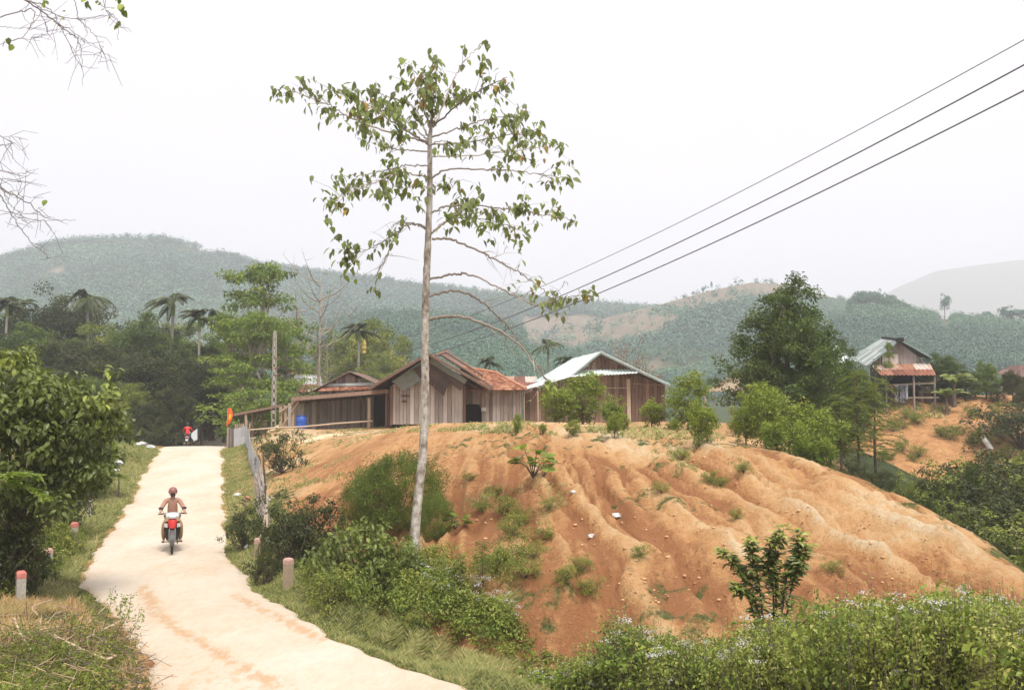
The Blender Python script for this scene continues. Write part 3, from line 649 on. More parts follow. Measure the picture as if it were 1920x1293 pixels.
# --- main house with the corrugated gable (gable wall faces the camera)
H = empty('wooden_house', (wx(800, 57), 57, 3.0), 0, 'grey plank house with a dark corrugated gable above it, behind the tall thin tree', 'house')
def part(mb, name, mats, par, **k):
    o = mb.build(name, mats); o.parent = par; o.matrix_parent_inverse = Matrix.Translation(-Vector(par.location)); 
    for a, v in k.items(): o[a] = v
    return o
d0 = 57.0; xL, xR = wx(735, d0), wx(870, d0); zE = wallz(722, d0); zR_ = wallz(676, d0); zB = 2.95
m = MB(); planks(m, (xL, d0), (xR, d0), zB, lambda u: zE + (zR_ - zE) * (1 - abs(2 * u - 1)), .28, seed=1)
planks(m, (xR, d0 + .02), (xR, d0 + 8), zB, lambda u: zE, .28, seed=2); planks(m, (xL, d0 + 8), (xL, d0 + .02), zB, lambda u: zE, .28, seed=3)
planks(m, (xR, d0 + 8), (xL, d0 + 8), zB, lambda u: zE + (zR_ - zE) * (1 - abs(2 * u - 1)), .28, seed=4)
part(m, 'wall', [WOODP], H)
for xx_, w__ in ((xL - .02, .16), (xR + .03, .14)):
    m = MB(); m.beam((xx_, d0 - .06, zB - .05), (xx_, d0 - .06, zE - .05), w__, rnd=.3); part(m, 'corner_post', [WOODR], H)
# roof: ridge runs away from the camera, verge overhangs forward so its underside shows
rx, rz = wx(802, d0 - 1.6), wallz(661, d0 - 1.6); ex0, ez0 = wx(690, d0 - 1.6), wallz(727, d0 - 1.6); ex1, ez1 = wx(920, d0 - 1.6), wallz(727, d0 - 1.6)
yf, yb = d0 - 1.6, d0 + 8.6
m = MB(); sheet(m, (ex0, yf, ez0), (ex0, yb, ez0), (rx, yb, rz), (rx, yf, rz), .2, .028, .02, seed=3); sheet(m, (ex1, yf, ez1), (ex1, yb, ez1), (rx, yb, rz), (rx, yf, rz), .2, .028, .02, seed=4)
rf = part(m, 'roof', [RUSTRF], H)
m = MB(); m.beam((ex0, yf - .03, ez0 - .07), (rx, yf - .03, rz - .07), .05, .14, rnd=.2); part(m, 'barge_board', [WOODR], H); m = MB(); m.beam((ex1, yf - .03, ez1 - .07), (rx, yf - .03, rz - .07), .05, .14, rnd=.2); part(m, 'barge_board', [WOODR], H); m = MB()
for k in range(6):
    t = (k + .5) / 6; m.beam((ex0 + (rx - ex0) * t, yf + .02, ez0 + (rz - ez0) * t - .09), (ex0 + (rx - ex0) * t, yb, ez0 + (rz - ez0) * t - .09), .06, rnd=.3); m.beam((ex1 + (rx - ex1) * t, yf + .02, ez1 + (rz - ez1) * t - .09), (ex1 + (rx - ex1) * t, yb, ez1 + (rz - ez1) * t - .09), .06, rnd=.3)
part(m, 'roof_frame', [WOODR], H)
# hanging sheets that close the gable: grey corrugated at the left, dark brown at the right
g0 = d0 - .35
m = MB(); a, b_, c_, e = P3(735, 715, g0), P3(757, 733, g0), P3(802, 706, g0), P3(802, 668, g0)
sheet(m, a, b_, c_, e, .13, .02, .01, seed=5, sag=0); part(m, 'gable_sheet', [GREYSH], H, label='grey corrugated sheet filling the left of the gable')
m = MB(); sheet(m, P3(775, 692, g0 - .05), P3(790, 712, g0 - .05), P3(872, 722, g0 - .05), P3(808, 674, g0 - .05), .13, .015, .01, seed=6, sag=0)
sheet(m, P3(792, 708, g0 - .1), P3(832, 742, g0 - .1), P3(842, 716, g0 - .1), P3(806, 688, g0 - .1), .13, .015, .01, seed=7, sag=0)
sheet(m, P3(806, 672, g0 - .12), P3(838, 712, g0 - .12), P3(864, 733, g0 - .12), P3(874, 708, g0 - .12), .13, .015, .01, seed=8, sag=0)
part(m, 'gable_sheet', [simple('dark_rusty_sheet', [(.07, .05, .045), (.11, .08, .07), (.16, .12, .10)], 2, .7)], H, label='dark brown corrugated sheets hanging low in the gable')
m = MB(); m.beam(P3(806, 674, g0 - .2), P3(874, 716, g0 - .2), .03, .3, rnd=.5); part(m, 'barge_sheet', [GREYSH], H)
m = MB(); s_ = 57 - .05; m.box(P3(760, 742, s_), (.45, .02, .12), rnd=.1); m.box(P3(758, 752, s_), (.28, .02, .12), rnd=.1); part(m, 'patch_board', [WOODR], H)
# the second brown roof slope that rises behind, with its log ridge
m = MB(); sheet(m, P3(900, 712, 59), P3(935, 716, 64), P3(838, 660, 64), P3(824, 664, 59.5), .2, .03, .02, seed=11)
part(m, 'rear_roof', [RUSTRF], H, label='raised brown sheet roof behind the gable ridge')
m = MB(); m.tube([P3(816, 666, 58.5), P3(840, 658, 60)], .09, 6); m.tube([P3(836, 659, 59.4), P3(872, 682, 59), P3(905, 703, 58.6)], .08, 6); m.tube([P3(832, 667, 58.2), P3(890, 703, 57.8), P3(926, 727, 57.5)], .07, 6)
part(m, 'ridge_pole', [WOODR], H)

# --- tile roofed house to its right
H = empty('wooden_house', (wx(920, 58), 58, 3.0), 0, 'small plank house under a red clay tile roof, with a low black doorway', 'house')
dw = 58.5; m = MB(); dx0, dx1 = wx(872, dw), wx(903, dw)
planks(m, (dx0, dw), (dx1, dw), wallz(757, dw), lambda u: wallz(726, dw), .25, seed=21); planks(m, (dx1, dw), (wx(978, dw), dw), 2.9, lambda u: wallz(726, dw), .3, seed=22)
planks(m, (wx(978, dw), dw + .02), (wx(978, dw), dw + 5), 2.9, lambda u: wallz(726, dw), .3, seed=23)
planks(m, (wx(978, dw), dw + 5), (dx0, dw + 5), 2.9, lambda u: wallz(726, dw), .3, seed=24)
part(m, 'wall', [WOOD], H)
m = MB(); m.box(((dx0 + dx1) / 2, dw + .6, 3.4), (dx1 - dx0 + .1, .05, 1.4)); m.box((dx0, dw + .3, 3.4), (.05, .6, 1.4)); part(m, 'doorway', [DARKIN], H)  # dark panels stand for the unlit room behind the opening
m = MB(); e0, e1 = P3(868, 731, 57.9), P3(984, 731, 57.9); r0, r1 = P3(862, 688, 61), P3(930, 700, 61)
tiles(m, e0, e1, r1, r0, seed=5); tiles(m, P3(984, 731, 57.9), P3(990, 727, 63.5), P3(935, 701, 61.2), P3(930, 700, 61), seed=6); tiles(m, P3(990, 727, 64), P3(868, 727, 64), r0, P3(935, 701, 61.2), seed=8)
part(m, 'roof', [TILE], H)
m = MB(); m.tube([P3(862, 687, 60.9), P3(932, 698.5, 60.9)], .1, 8, rnd=.6); m.tube([P3(931, 698.5, 60.9), P3(986, 728.5, 58)], .09, 8, rnd=.7); part(m, 'ridge_tiles', [TILE], H)
m = MB(); 
for q in range(3): m.beam(P3(876 + q * 9, 716 + q * 5, 57.4), P3(896 + q * 9, 731 + q * 2, 57.4), .07, rnd=.4)
m.beam(P3(878, 706, 56.6), P3(920, 733, 56.6), .25, .12, rnd=.2); m.beam(P3(901, 735, 57.9), P3(900, 762, 57.9), .05); m.beam(P3(904, 735, 57.8), P3(902, 765, 57.8), .05)
part(m, 'rafter', [WOODR], H)
m = MB(); m.box(P3(907, 767, dw - .05), (.28, .02, .22)); part(m, 'notice_board', [flatc('faded_white', (.62, .63, .6))], H)

# --- small house left with low gable
H = empty('wooden_house', (wx(655, 64), 64, 2.6), 0, 'small house at the left end with a shallow dark gable over a red eave strip', 'house')
dg = 63.0; m = MB(); zlo = wallz(724, dg); zhi = wallz(699, dg)
planks(m, (wx(602, dg), dg), (wx(706, dg), dg), 2.4, lambda u: zlo + (zhi - zlo) * (1 - abs(2 * u - 1)) - .05, .25, seed=31)
planks(m, (wx(706, dg), dg + .02), (wx(706, dg), dg + 6), 2.4, lambda u: zlo, .3, seed=32); planks(m, (wx(602, dg), dg + 6), (wx(602, dg), dg + .02), 2.4, lambda u: zlo, .3, seed=33)
part(m, 'wall', [WOOD], H)
m = MB(); rr = P3(655, 696, dg - .6); l_ = P3(585, 733, dg - .6); r_ = P3(722, 726, dg - .6); bk = np.array([0, 7.2, 0])
sheet(m, l_, l_ + bk, rr + bk, rr, .2, .028, .02, seed=12); sheet(m, r_, r_ + bk, rr + bk, rr, .2, .028, .02, seed=13); part(m, 'roof', [RUSTRF], H)
m = MB(); sheet(m, P3(608, 724, dg - .15), P3(704, 722, dg - .15), P3(700, 717, dg - .1), P3(618, 719, dg - .1), .15, .012, .01, seed=14, sag=0); part(m, 'gable_strip', [WHITERF], H, label='pale metal strip along the foot of the gable')
m = MB(); tiles(m, P3(596, 733.5, dg - 1.2), P3(722, 729, dg - 1.2), P3(706, 724, dg - .2), P3(606, 726, dg - .2), .2, .3, seed=15); part(m, 'eave_tiles', [TILE], H)

# --- long verandah / lean-to in front of it
H = empty('lean_to', (wx(620, 58), 58, 2.5), 0, 'long low lean-to with a dark sagging sheet roof and a batten wall beneath', 'lean-to')
m = MB(); sheet(m, P3(548, 745, 57.2), P3(726, 730, 57.2), P3(722, 741, 61.8), P3(552, 757, 61.8), .2, .025, .02, seed=16); part(m, 'roof', [RUSTRF], H)
m = MB(); m.beam(P3(546, 748, 57.1), P3(728, 733, 57.1), .06, .22, rnd=.8)
for q in np.linspace(0, 1, 9): m.beam(P3(552 + 172 * q, 747.5 - 14 * q, 57.2), P3(556 + 166 * q, 758 - 13 * q, 61.8), .07, rnd=.3)
part(m, 'roof_frame', [WOODR], H)
dv = 61.4; m = MB(); planks(m, (wx(540, dv), dv), (wx(697, dv), dv), 2.2, lambda u: wallz(756 - 10 * u, dv), .3, seed=41, tone=(.1, 1)); part(m, 'wall', [WOODP], H)
m = MB()
for q, px in enumerate([578, 593, 610, 619, 629, 638, 646, 655, 664, 673, 682, 688]): m.beam(P3(px, 804, dv - .06), P3(px, 757 - (px - 540) / 16, dv - .06), .09, .03, rnd=.5 + .4 * vn(np.array([px * 1.]), np.array([0.]), 2)[0])
part(m, 'batten', [POLE], H)
for px, py0, py1 in ((549, 806, 744), (535, 800, 760), (692, 803, 745), (526, 800, 762)):
    m = MB(); m.tube([P3(px, py0, 57.6), P3(px + .5, (py0 + py1) / 2, 57.6), P3(px, py1, 57.6)], .11, 7, bump=.1); part(m, 'post', [POLE], H)
m = MB(); m.beam(P3(528, 800, 57.4), P3(560, 752, 57.4), .07); m.beam(P3(524, 772, 57.4), P3(560, 748, 57.4), .09); part(m, 'brace', [POLE], H)
m = MB(); a0 = P3(700, 800, 58.6); m.box((a0[0] + .45, 59.5, 3.3), (1.1, .06, 2.6)); part(m, 'doorway', [DARKIN], H)  # near-black panel painted for the dimness behind this opening
m = MB(); planks(m, (wx(722, 58), 58), (wx(735, 58), 58), 2.5, lambda u: wallz(735, 58), .2, seed=44); part(m, 'side_wall', [WOODR], H)

# --- open shed at the left end
H = empty('open_shed', (wx(490, 62), 62, 1.9), 0, 'open shed with a thin tilted roof on poles beside the lattice pole', 'shed')
m = MB(); sheet(m, P3(440, 776, 60), P3(532, 757, 60), P3(530, 764, 65), P3(448, 779, 65), .2, .025, .02, seed=17); part(m, 'roof', [RUSTRF], H)
m = MB(); m.beam(P3(438, 777.5, 59.9), P3(534, 759, 59.9), .06, .13, rnd=.7); part(m, 'beam', [WOODR], H); m = MB(); m.beam(P3(450, 781, 63), P3(530, 765, 63), .07, rnd=.4); part(m, 'beam', [WOODR], H)
for px, py0, py1, d in ((461, 838, 776, 60), (474, 826, 775, 63), (526, 812, 764, 62), (490, 822, 773, 64)):
    m = MB(); b0 = P3(px, py1, d); g = gz(b0[0], d); m.tube([(b0[0], d, g - .2), (b0[0] + .03, d, (g + b0[2]) / 2), tuple(b0)], .085, 7, bump=.1); part(m, 'post', [POLE], H)

# --- house with the pale metal roof
H = empty('wooden_house', (wx(1120, 60), 60, 3.0), 0, 'large brown plank house under a pale green metal roof with a wooden gable', 'house')
dh = 60.0; m = MB(); x0, x1 = wx(985, dh), wx(1247, dh)
def wtop(u):
    px = 985 + 262 * u; return wallz(float(np.interp(px, [985, 1068, 1192, 1247], [738, 706, 702, 722])), dh)
planks(m, (x0, dh), (x1, dh), 2.6, wtop, .3, seed=51); planks(m, (x1, dh + .02), (x1, dh + 8), 2.6, lambda u: wallz(722, dh), .3, seed=52); planks(m, (x1, dh + 8), (x0, dh + 8), 2.6, lambda u: wallz(722, dh), .3, seed=53)
planks(m, (x0, dh + 8), (x0, dh + .02), 2.6, lambda u: wallz(738, dh), .3, seed=54)
part(m, 'wall', [WOODR], H)
m = MB(); m.beam(P3(1110, 727, dh - .05), P3(1178, 727, dh - .05), .1, .04, rnd=.9); m.beam(P3(1178, 710, dh - .06), P3(1180, 795, dh - .06), .22, .04, rnd=.9); m.beam(P3(1186, 719, dh - .05), P3(1245, 722, dh - .05), .07, .03, rnd=.6)
part(m, 'batten', [POLE], H)
m = MB(); planks(m, (wx(1086, dh - .3), dh - .3), (wx(1196, dh - .3), dh - .3), wallz(697, dh - .3), lambda u: wallz(float(np.interp(1086 + 110 * u, [1067, 1126, 1256], [714, 666, 728])), dh - .3), .35, seed=55)
part(m, 'gable', [WOODR], H)
m = MB(); rid = P3(1126, 659, dh - .9); ridb = P3(1075, 672, dh + 8)  # ridge runs away to the left
sheet(m, P3(1067, 707, dh - .9), P3(1000, 716, dh + 8), ridb, rid, .2, .028, .02, seed=18)                # left slope
sheet(m, P3(1256, 721, dh - .9), P3(1215, 721, dh + 8), ridb, rid, .2, .028, .02, seed=19)                # right slope
sheet(m, P3(978, 731, dh - 1.0), P3(978, 728, dh + 6), P3(1040, 704, dh + 6), P3(1068, 706.5, dh - .85), .2, .028, .02, seed=20) # lean-to
sheet(m, P3(1067, 706, dh - 1.1), P3(1196, 699, dh - 1.1), P3(1190, 692, dh - .35), P3(1074, 693, dh - .35), .2, .028, .02, seed=23) # skirt under the gable
part(m, 'roof', [WHITERF], H)
m = MB(); sheet(m, P3(1256, 722.5, dh - .95), P3(1256, 721, dh - .85), P3(1127, 659, dh - .85), P3(1126, 661, dh - .95), .3, .0, .02, seed=24, sag=0)
m.beam(P3(1256, 723, dh - .95), P3(1127, 661.5, dh - .95), .05, .12, rnd=.2); m.beam(P3(1067, 709, dh - .95), P3(1126, 662, dh - .95), .05, .1, rnd=.2); part(m, 'barge_board', [GREYSH], H)
for px in (983, 1009):
    m = MB(); m.tube([P3(px, 800, dh - .8), P3(px - 1, 733, dh - .8)], .06, 6, bump=.1); part(m, 'post', [POLE], H)

# --- far roofs
def far_roof(px0, px1, py0, py1, d, mat, label, depth=5, skew=0):
    Hh = empty('farm_building', (wx((px0 + px1) / 2, d), d, wallz(py1 + 30, d)), 0, label, 'building')
    m = MB(); sheet(m, P3(px0, py1, d), P3(px1, py1 - skew, d), P3(px1 - 4, py0 - skew, d + depth), P3(px0 + 4, py0, d + depth), .25, .03, .02, seed=int(px0)); part(m, 'roof', [mat], Hh)
    m = MB(); planks(m, (wx(px0 + 4, d + .3), d + .3), (wx(px1 - 4, d + .3), d + .3), wallz(py1 + 34, d), lambda u: wallz(py1 - skew * u, d) - .05, .3, seed=int(px1)); part(m, 'wall', [WOOD], Hh); return Hh
far_roof(940, 1010, 705, 728, 72, RUST, 'rusty white and brown sheet roof showing between the tiled house and the pale roof', 6)
far_roof(548, 605, 703, 722, 84, simple('grey_far_roof', [(.2, .2, .2), (.32, .31, .3), (.5, .49, .48)], 3, .6), 'grey shed roof among the trees behind the lattice pole', 6)
far_roof(556, 612, 720, 734, 78, RUST, 'low rusty roof below the grey one, left of the small gable', 4)
far_roof(1545, 1600, 640, 672, 92, WHITERF, 'pale green roof peeping out behind the large conical tree', 6, 10) if False else None
Hh = empty('farm_building', (wx(1575, 92), 92, 4), 0, 'pale green roof corner peeping out right behind the large bushy tree', 'building')
m = MB(); sheet(m, P3(1540, 690, 92), P3(1598, 676, 92), P3(1572, 648, 96), P3(1535, 652, 96), .25, .03, .02, seed=77); part(m, 'roof', [WHITERF], Hh)
m = MB(); planks(m, (wx(1540, 92.3), 92.3), (wx(1596, 92.3), 92.3), 3.5, lambda u: wallz(689 - 12 * u, 92.3), .3, seed=78); part(m, 'wall', [WOOD], Hh)
# tiled roof lying among leaves left
far_roof(516, 556, 684, 700, 90, TILE, 'scrap of orange tiled roof half hidden by leaves right of the lattice pole', 4)

# --- small roofed shelter on posts, left of the conical tree
H = empty('field_shelter', (wx(1355, 62), 62, 2.4), 0, 'thatched shelter roof on thin posts at the left foot of the big bushy tree', 'shelter')
m = MB(); sheet(m, P3(1318, 733, 60), P3(1440, 733, 60), P3(1440, 690, 64), P3(1375, 703, 64), .3, .03, .05, seed=25); part(m, 'roof', [simple('thatch', [(.14, .10, .07), (.24, .18, .12), (.36, .29, .2)], 14, .95, (1, 3, 1), bmp=.6)], H)
for px, d in ((1322, 60.2), (1395, 60.2), (1378, 63.6)):
    a0 = P3(px, 735, d); g = gz(a0[0], d); m = MB(); m.tube([(a0[0], d, g - .2), tuple(a0 + [0, 0, .1])], .07, 6); part(m, 'post', [POLE], H)

# --- stilt house on the second bank
H = empty('stilt_house', (wx(1700, 77), 77, 4.3), 0, 'open-fronted house on the ochre bank with a rusty red awning and grey gable roof', 'house')
dq = 76.0
m = MB(); rid = P3(1688, 638, dq - .6); ridb = P3(1655, 634, dq + 9)
sheet(m, P3(1628, 686, dq - .6), P3(1590, 672, dq + 9), ridb, rid, .25, .03, .02, seed=26); part(m, 'roof', [simple('weathered_grey_sheet', [(.17, .20, .19), (.29, .33, .31), (.44, .47, .45)], 1.5, .6)], H, label='pale grey sheet slope of the roof')
m = MB(); sheet(m, P3(1748, 671, dq - .6), P3(1715, 668, dq + 9), ridb, rid, .25, .03, .02, seed=27); part(m, 'roof', [GREYSH], H, label='dark green right slope of the roof')
m = MB(); planks(m, (wx(1632, dq), dq), (wx(1744, dq), dq), wallz(684, dq), lambda u: wallz(684 - 43 * (1 - abs(2 * u - 1)), dq), .3, seed=61); part(m, 'gable', [WOOD], H)
m = MB(); m.box(P3(1669, 673, dq - .08), (1.2, .03, .75), rnd=.9); part(m, 'gable_board', [simple('ochre_board', [(.35, .2, .1), (.5, .36, .22), (.6, .55, .5)], 5)], H)
m = MB(); m.box(P3(1687, 637, dq - .7), (.45, .5, .3)); m.tube([P3(1688, 637, dq - .6), ridb + np.array([0, 0, .05])], .12, 6); part(m, 'ridge_cap', [DARKIN], H)
m = MB(); sheet(m, P3(1652, 703, dq - 2.6), P3(1756, 703, dq - 2.6), P3(1744, 681, dq - .1), P3(1632, 683, dq - .1), .3, .035, .02, seed=28, strips=.95); part(m, 'awning', [RUST], H)
m = MB(); x0, x1 = wx(1660, dq), wx(1752, dq)
m.box(((x0 + x1) / 2, dq + 3, 5.9), (x1 - x0, .08, 3.2)); m.box((x0 + .05, dq + 1.6, 5.9), (.06, 2.8, 3.2)); part(m, 'inner_wall', [DARKIN], H)  # walls coloured near-black to imitate the shade under the roof
m = MB(); planks(m, (wx(1722, dq), dq), (wx(1755, dq), dq), 4.3, lambda u: wallz(724, dq), .25, seed=62); m2 = MB()
part(m, 'wall', [WOODR], H)
m = MB(); m.beam(P3(1658, 722, dq - 1.8), P3(1750, 718, dq - 1.8), .09, .12, rnd=.9); m.beam(P3(1662, 745, dq - 1.5), P3(1760, 745, dq - 1.5), .1, .12, rnd=.8); m.beam(P3(1722, 735, dq - .1), P3(1780, 738, dq - .1), .25, .04, rnd=.8); part(m, 'rail', [POLE], H)
for px in (1661, 1713, 1752):
    a0 = P3(px, 704, dq - 2.3); g = gz(a0[0], dq - 2.3); m = MB(); m.tube([(a0[0], dq - 2.3, g - .3), tuple(a0)], .08, 7, bump=.1); part(m, 'post', [WOOD], H)
for px, c, w_, h_, lb in ((1673, (.35, .05, .05), .18, .7, 'red cloth hanging at the left end of the washing under the rusty awning'), (1681, (.42, .42, .46), .3, 1.2, 'pale grey shirt hanging left of centre under the rusty awning'), (1692, (.22, .22, .27), .42, 1.35, 'dark grey trousers hanging between pale clothes under the rusty awning'), (1700, (.50, .56, .60), .2, 1.1, 'light blue cloth hanging at the right end of the washing under the rusty awning')):
    m = MB(); zz = wallz(721, dq - 1.85); xx = wx(px, dq - 1.85); us = np.linspace(0, 1, 9); vs = np.linspace(0, 1, 9); U, Vv = np.meshgrid(us, vs)
    Pp = np.stack([xx + (U - .5) * w_ * (1 - .2 * Vv), dq - 1.95 + .06 * np.sin(U * 9) * Vv, zz - Vv * h_], -1); i = np.arange(81).reshape(9, 9)
    q = np.stack([i[:-1, :-1], i[:-1, 1:], i[1:, 1:], i[1:, :-1]], -1).reshape(-1, 4)
    m.add(Pp.reshape(-1, 3), q, 0, .5, True); m.add(Pp.reshape(-1, 3) + [0, .02, 0], q[:, ::-1], 0, .5, True)
    tag(m.build('hanging_clothes', [flatc('cloth_%d' % px, c, .9)]), lb, 'clothes', 'washing hung under the awning')
# roofs at the far right
H = empty('farm_building', (wx(1880, 84), 84, 4.5), 0, 'dark brown roof among bushes at the right edge of the picture', 'building')
m = MB(); sheet(m, P3(1868, 700, 84), P3(2010, 716, 84), P3(1960, 680, 88), P3(1892, 686, 88), .25, .03, .03, seed=29); part(m, 'roof', [simple('dark_red_roof', [(.10, .05, .04), (.15, .08, .065), (.2, .12, .1)], 3)], H)
m = MB(); planks(m, (wx(1880, 84.4), 84.4), (wx(2000, 84.4), 84.4), 4.3, lambda u: wallz(702 + 14 * u, 84.4), .3, seed=79); part(m, 'wall', [WOODR], H)
H = empty('lean_to', (wx(1790, 79), 79, 4.4), 0, 'low dark lean-to roof behind the banana plant right of the stilt house', 'lean-to')
m = MB(); sheet(m, P3(1755, 722, 77), P3(1835, 724, 77), P3(1830, 716, 81), P3(1750, 702, 81), .25, .03, .03, seed=31); part(m, 'roof', [RUSTRF], H)
for px in (1760, 1828):
    a0 = P3(px, 722, 77.2); m = MB(); m.tube([(a0[0], 77.2, gz(a0[0], 77.2) - .2), tuple(a0)], .08, 6); part(m, 'post', [POLE], H)
# ------------------------------------------------------------------ the tall thin tree in front of the houses
rg = np.random.default_rng(77)
T0 = G(776, 1062); TD = T0.y
TT = empty('tall_tree', T0, 0, 'tall thin pale-barked tree with sparse drooping leaves standing in front of the houses', 'tree')
def zp(zx, zy, dy=0): return P3(480 + zx * .4485, 60 + zy * .4485, TD + dy)
trunk = [np.array([T0.x - .03, TD, T0.z - .25]), P3(776, 1055, TD), P3(781, 960, TD), P3(792, 860, TD), P3(797, 760, TD), P3(797, 640, TD), P3(799, 540, TD), P3(803, 440, TD), P3(806, 350, TD), P3(806, 270, TD), P3(809, 225, TD), P3(812, 175, TD - .1)]
tr = bez(trunk, 14); tt = np.linspace(0, 1, len(tr))
m = MB(); m.tube(tr, np.interp(tt, [0, .03, .3, .6, .8, .93, 1], [.14, .105, .09, .075, .052, .03, .012]), 14, bump=.16, seed=3)
def lp(o):
    o.parent = TT; o.matrix_parent_inverse = Matrix.Translation(-Vector(TT.location)); return o
TBARK, nt, b = newmat('blotched_pale_bark', .9, .15)
v = coords(nt, (1, 1, .55)); n1 = noise(nt, 9, 5, v, .7); n2 = noise(nt, 2.2, 3, v); f = math_(nt, 'ADD', math_(nt, 'MULTIPLY', n1.outputs[0], .75), math_(nt, 'MULTIPLY', n2.outputs[0], .25))
r = ramp(nt, [(.36, (.13, .10, .08)), (.45, (.27, .23, .19)), (.53, (.42, .385, .34)), (.64, (.60, .57, .53))], f); nt.links.new(r.outputs[0], b.inputs['Base Color']); bump(nt, b, n1.outputs[0], .8, .03)
lp(m.build('trunk', [TBARK]))
BR = [ # polyline in zoomed pixels, base radius, leaf start, leaf density, depth swing, side twigs
 ([(722,445),(690,370),(640,300),(545,270),(480,240)], .022, .3, 1.6, .9, 4), ([(720,460),(600,430),(420,370),(330,320),(230,275),(100,232)], .024, .38, 1.0, .5, 6),
 ([(720,470),(640,420),(560,370),(450,300),(300,240)], .022, .35, 1.7, -.8, 6), ([(725,400),(690,290),(665,200),(650,130)], .018, .4, 1.5, .3, 3), ([(735,400),(745,250),(765,110)], .015, .3, 1.5, -.4, 3),
 ([(742,400),(790,290),(830,190),(880,110),(955,45)], .016, .72, .6, .5, 2), ([(742,395),(850,300),(960,230),(1050,190)], .018, .45, 1.3, -.9, 4), ([(735,440),(850,400),(940,372),(1000,360),(1120,335)], .018, .3, 1.3, .8, 5),
 ([(735,470),(900,460),(1050,430),(1190,405)], .016, .2, 1.0, -1.1, 4), ([(735,520),(880,516),(1050,500),(1170,482),(1278,470)], .016, .5, .9, .9, 4), ([(735,610),(800,575),(950,575),(1060,578),(1200,595),(1315,612)], .02, .45, .7, -.6, 4),
 ([(735,755),(800,730),(900,725),(1050,742),(1200,762),(1330,790)], .02, .3, 1.9, .6, 6), ([(735,840),(800,790),(860,745),(930,690)], .018, .55, 1.6, -.8, 4), ([(735,842),(790,795),(860,775),(1000,790),(1120,835)], .018, .2, 1.6, 1.0, 5),
 ([(735,865),(810,865),(900,900),(1000,950),(1090,1000),(1180,1060),(1250,1130)], .026, .65, .45, .4, 7), ([(725,1035),(820,1012),(900,1015),(1000,1060),(1100,1110),(1180,1140),(1300,1112),(1400,1090)], .023, .66, .9, -.7, 8),
 ([(720,1105),(800,1085),(880,1090),(970,1150),(1060,1240),(1130,1330)], .029, 2, 0, .8, 5), ([(720,1200),(800,1188),(880,1195),(1000,1240),(1080,1290),(1140,1350),(1190,1410),(1225,1480)], .038, .93, .6, -.4, 7),
 ([(718,560),(620,560),(540,580),(440,600),(325,603)], .016, .25, 1.3, .8, 6), ([(718,605),(600,590),(500,630),(400,665),(310,715)], .016, .2, .9, -.7, 6), ([(718,500),(600,490),(520,470),(450,395)], .015, .3, .9, .5, 5),
 ([(716,820),(680,802),(620,812),(575,870),(545,940),(512,1000),(500,1075)], .02, .75, .25, .3, 6), ([(600,832),(520,880),(460,910),(380,930)], .012, .25, 1.9, -.3, 4), ([(716,826),(660,800),(590,800),(560,840)], .012, .65, .8, -.5, 3),
 ([(725,655),(690,640),(640,650),(590,655)], .01, .1, 1.9, -.5, 3), ([(730,655),(765,640),(800,640)], .009, .2, 1.2, .3, 2), ([(725,470),(780,455),(850,480)], .012, .3, 1.6, -.7, 2), ([(725,380),(700,320),(720,250),(700,180)], .014, .2, 1.6, -.6, 3), ([(738,380),(775,320),(800,280),(860,270)], .014, .2, 1.5, .5, 3),
 ([(720,450),(660,400),(600,350),(520,330),(440,340)], .016, .2, 1.6, .9, 4),
]
bm_, lm_ = MB(), MB()
def leafbunch(p, n, s=1.0):
    n = int(n); 
    if n < 1: return
    P = np.array(p) + rg.normal(size=(n, 3)) * .055 * s; a = rg.random(n) * 2 * math.pi
    ax = unit(np.stack([np.cos(a), np.sin(a) * .8, -.35 - .9 * rg.random(n)], 1)); nr = unit(np.stack([np.cos(a) * .8, np.sin(a) * .8 - .3, .5 + .5 * rg.random(n)], 1) + rg.normal(size=(n, 3)) * .3)
    L = (.10 + .13 * rg.random(n)) * s; dryq = rg.random(n) < .045
    t = np.clip(rg.random(n) * .72, 0, 1)
    add_leaves(lm_, P[~dryq], nr[~dryq], ax[~dryq], L[~dryq], L[~dryq] * .55, t[~dryq], 0, .12, True, .25)
    if dryq.any(): add_leaves(lm_, P[dryq], nr[dryq], ax[dryq], L[dryq], L[dryq] * .5, t[dryq], 1, .12, True, .25)
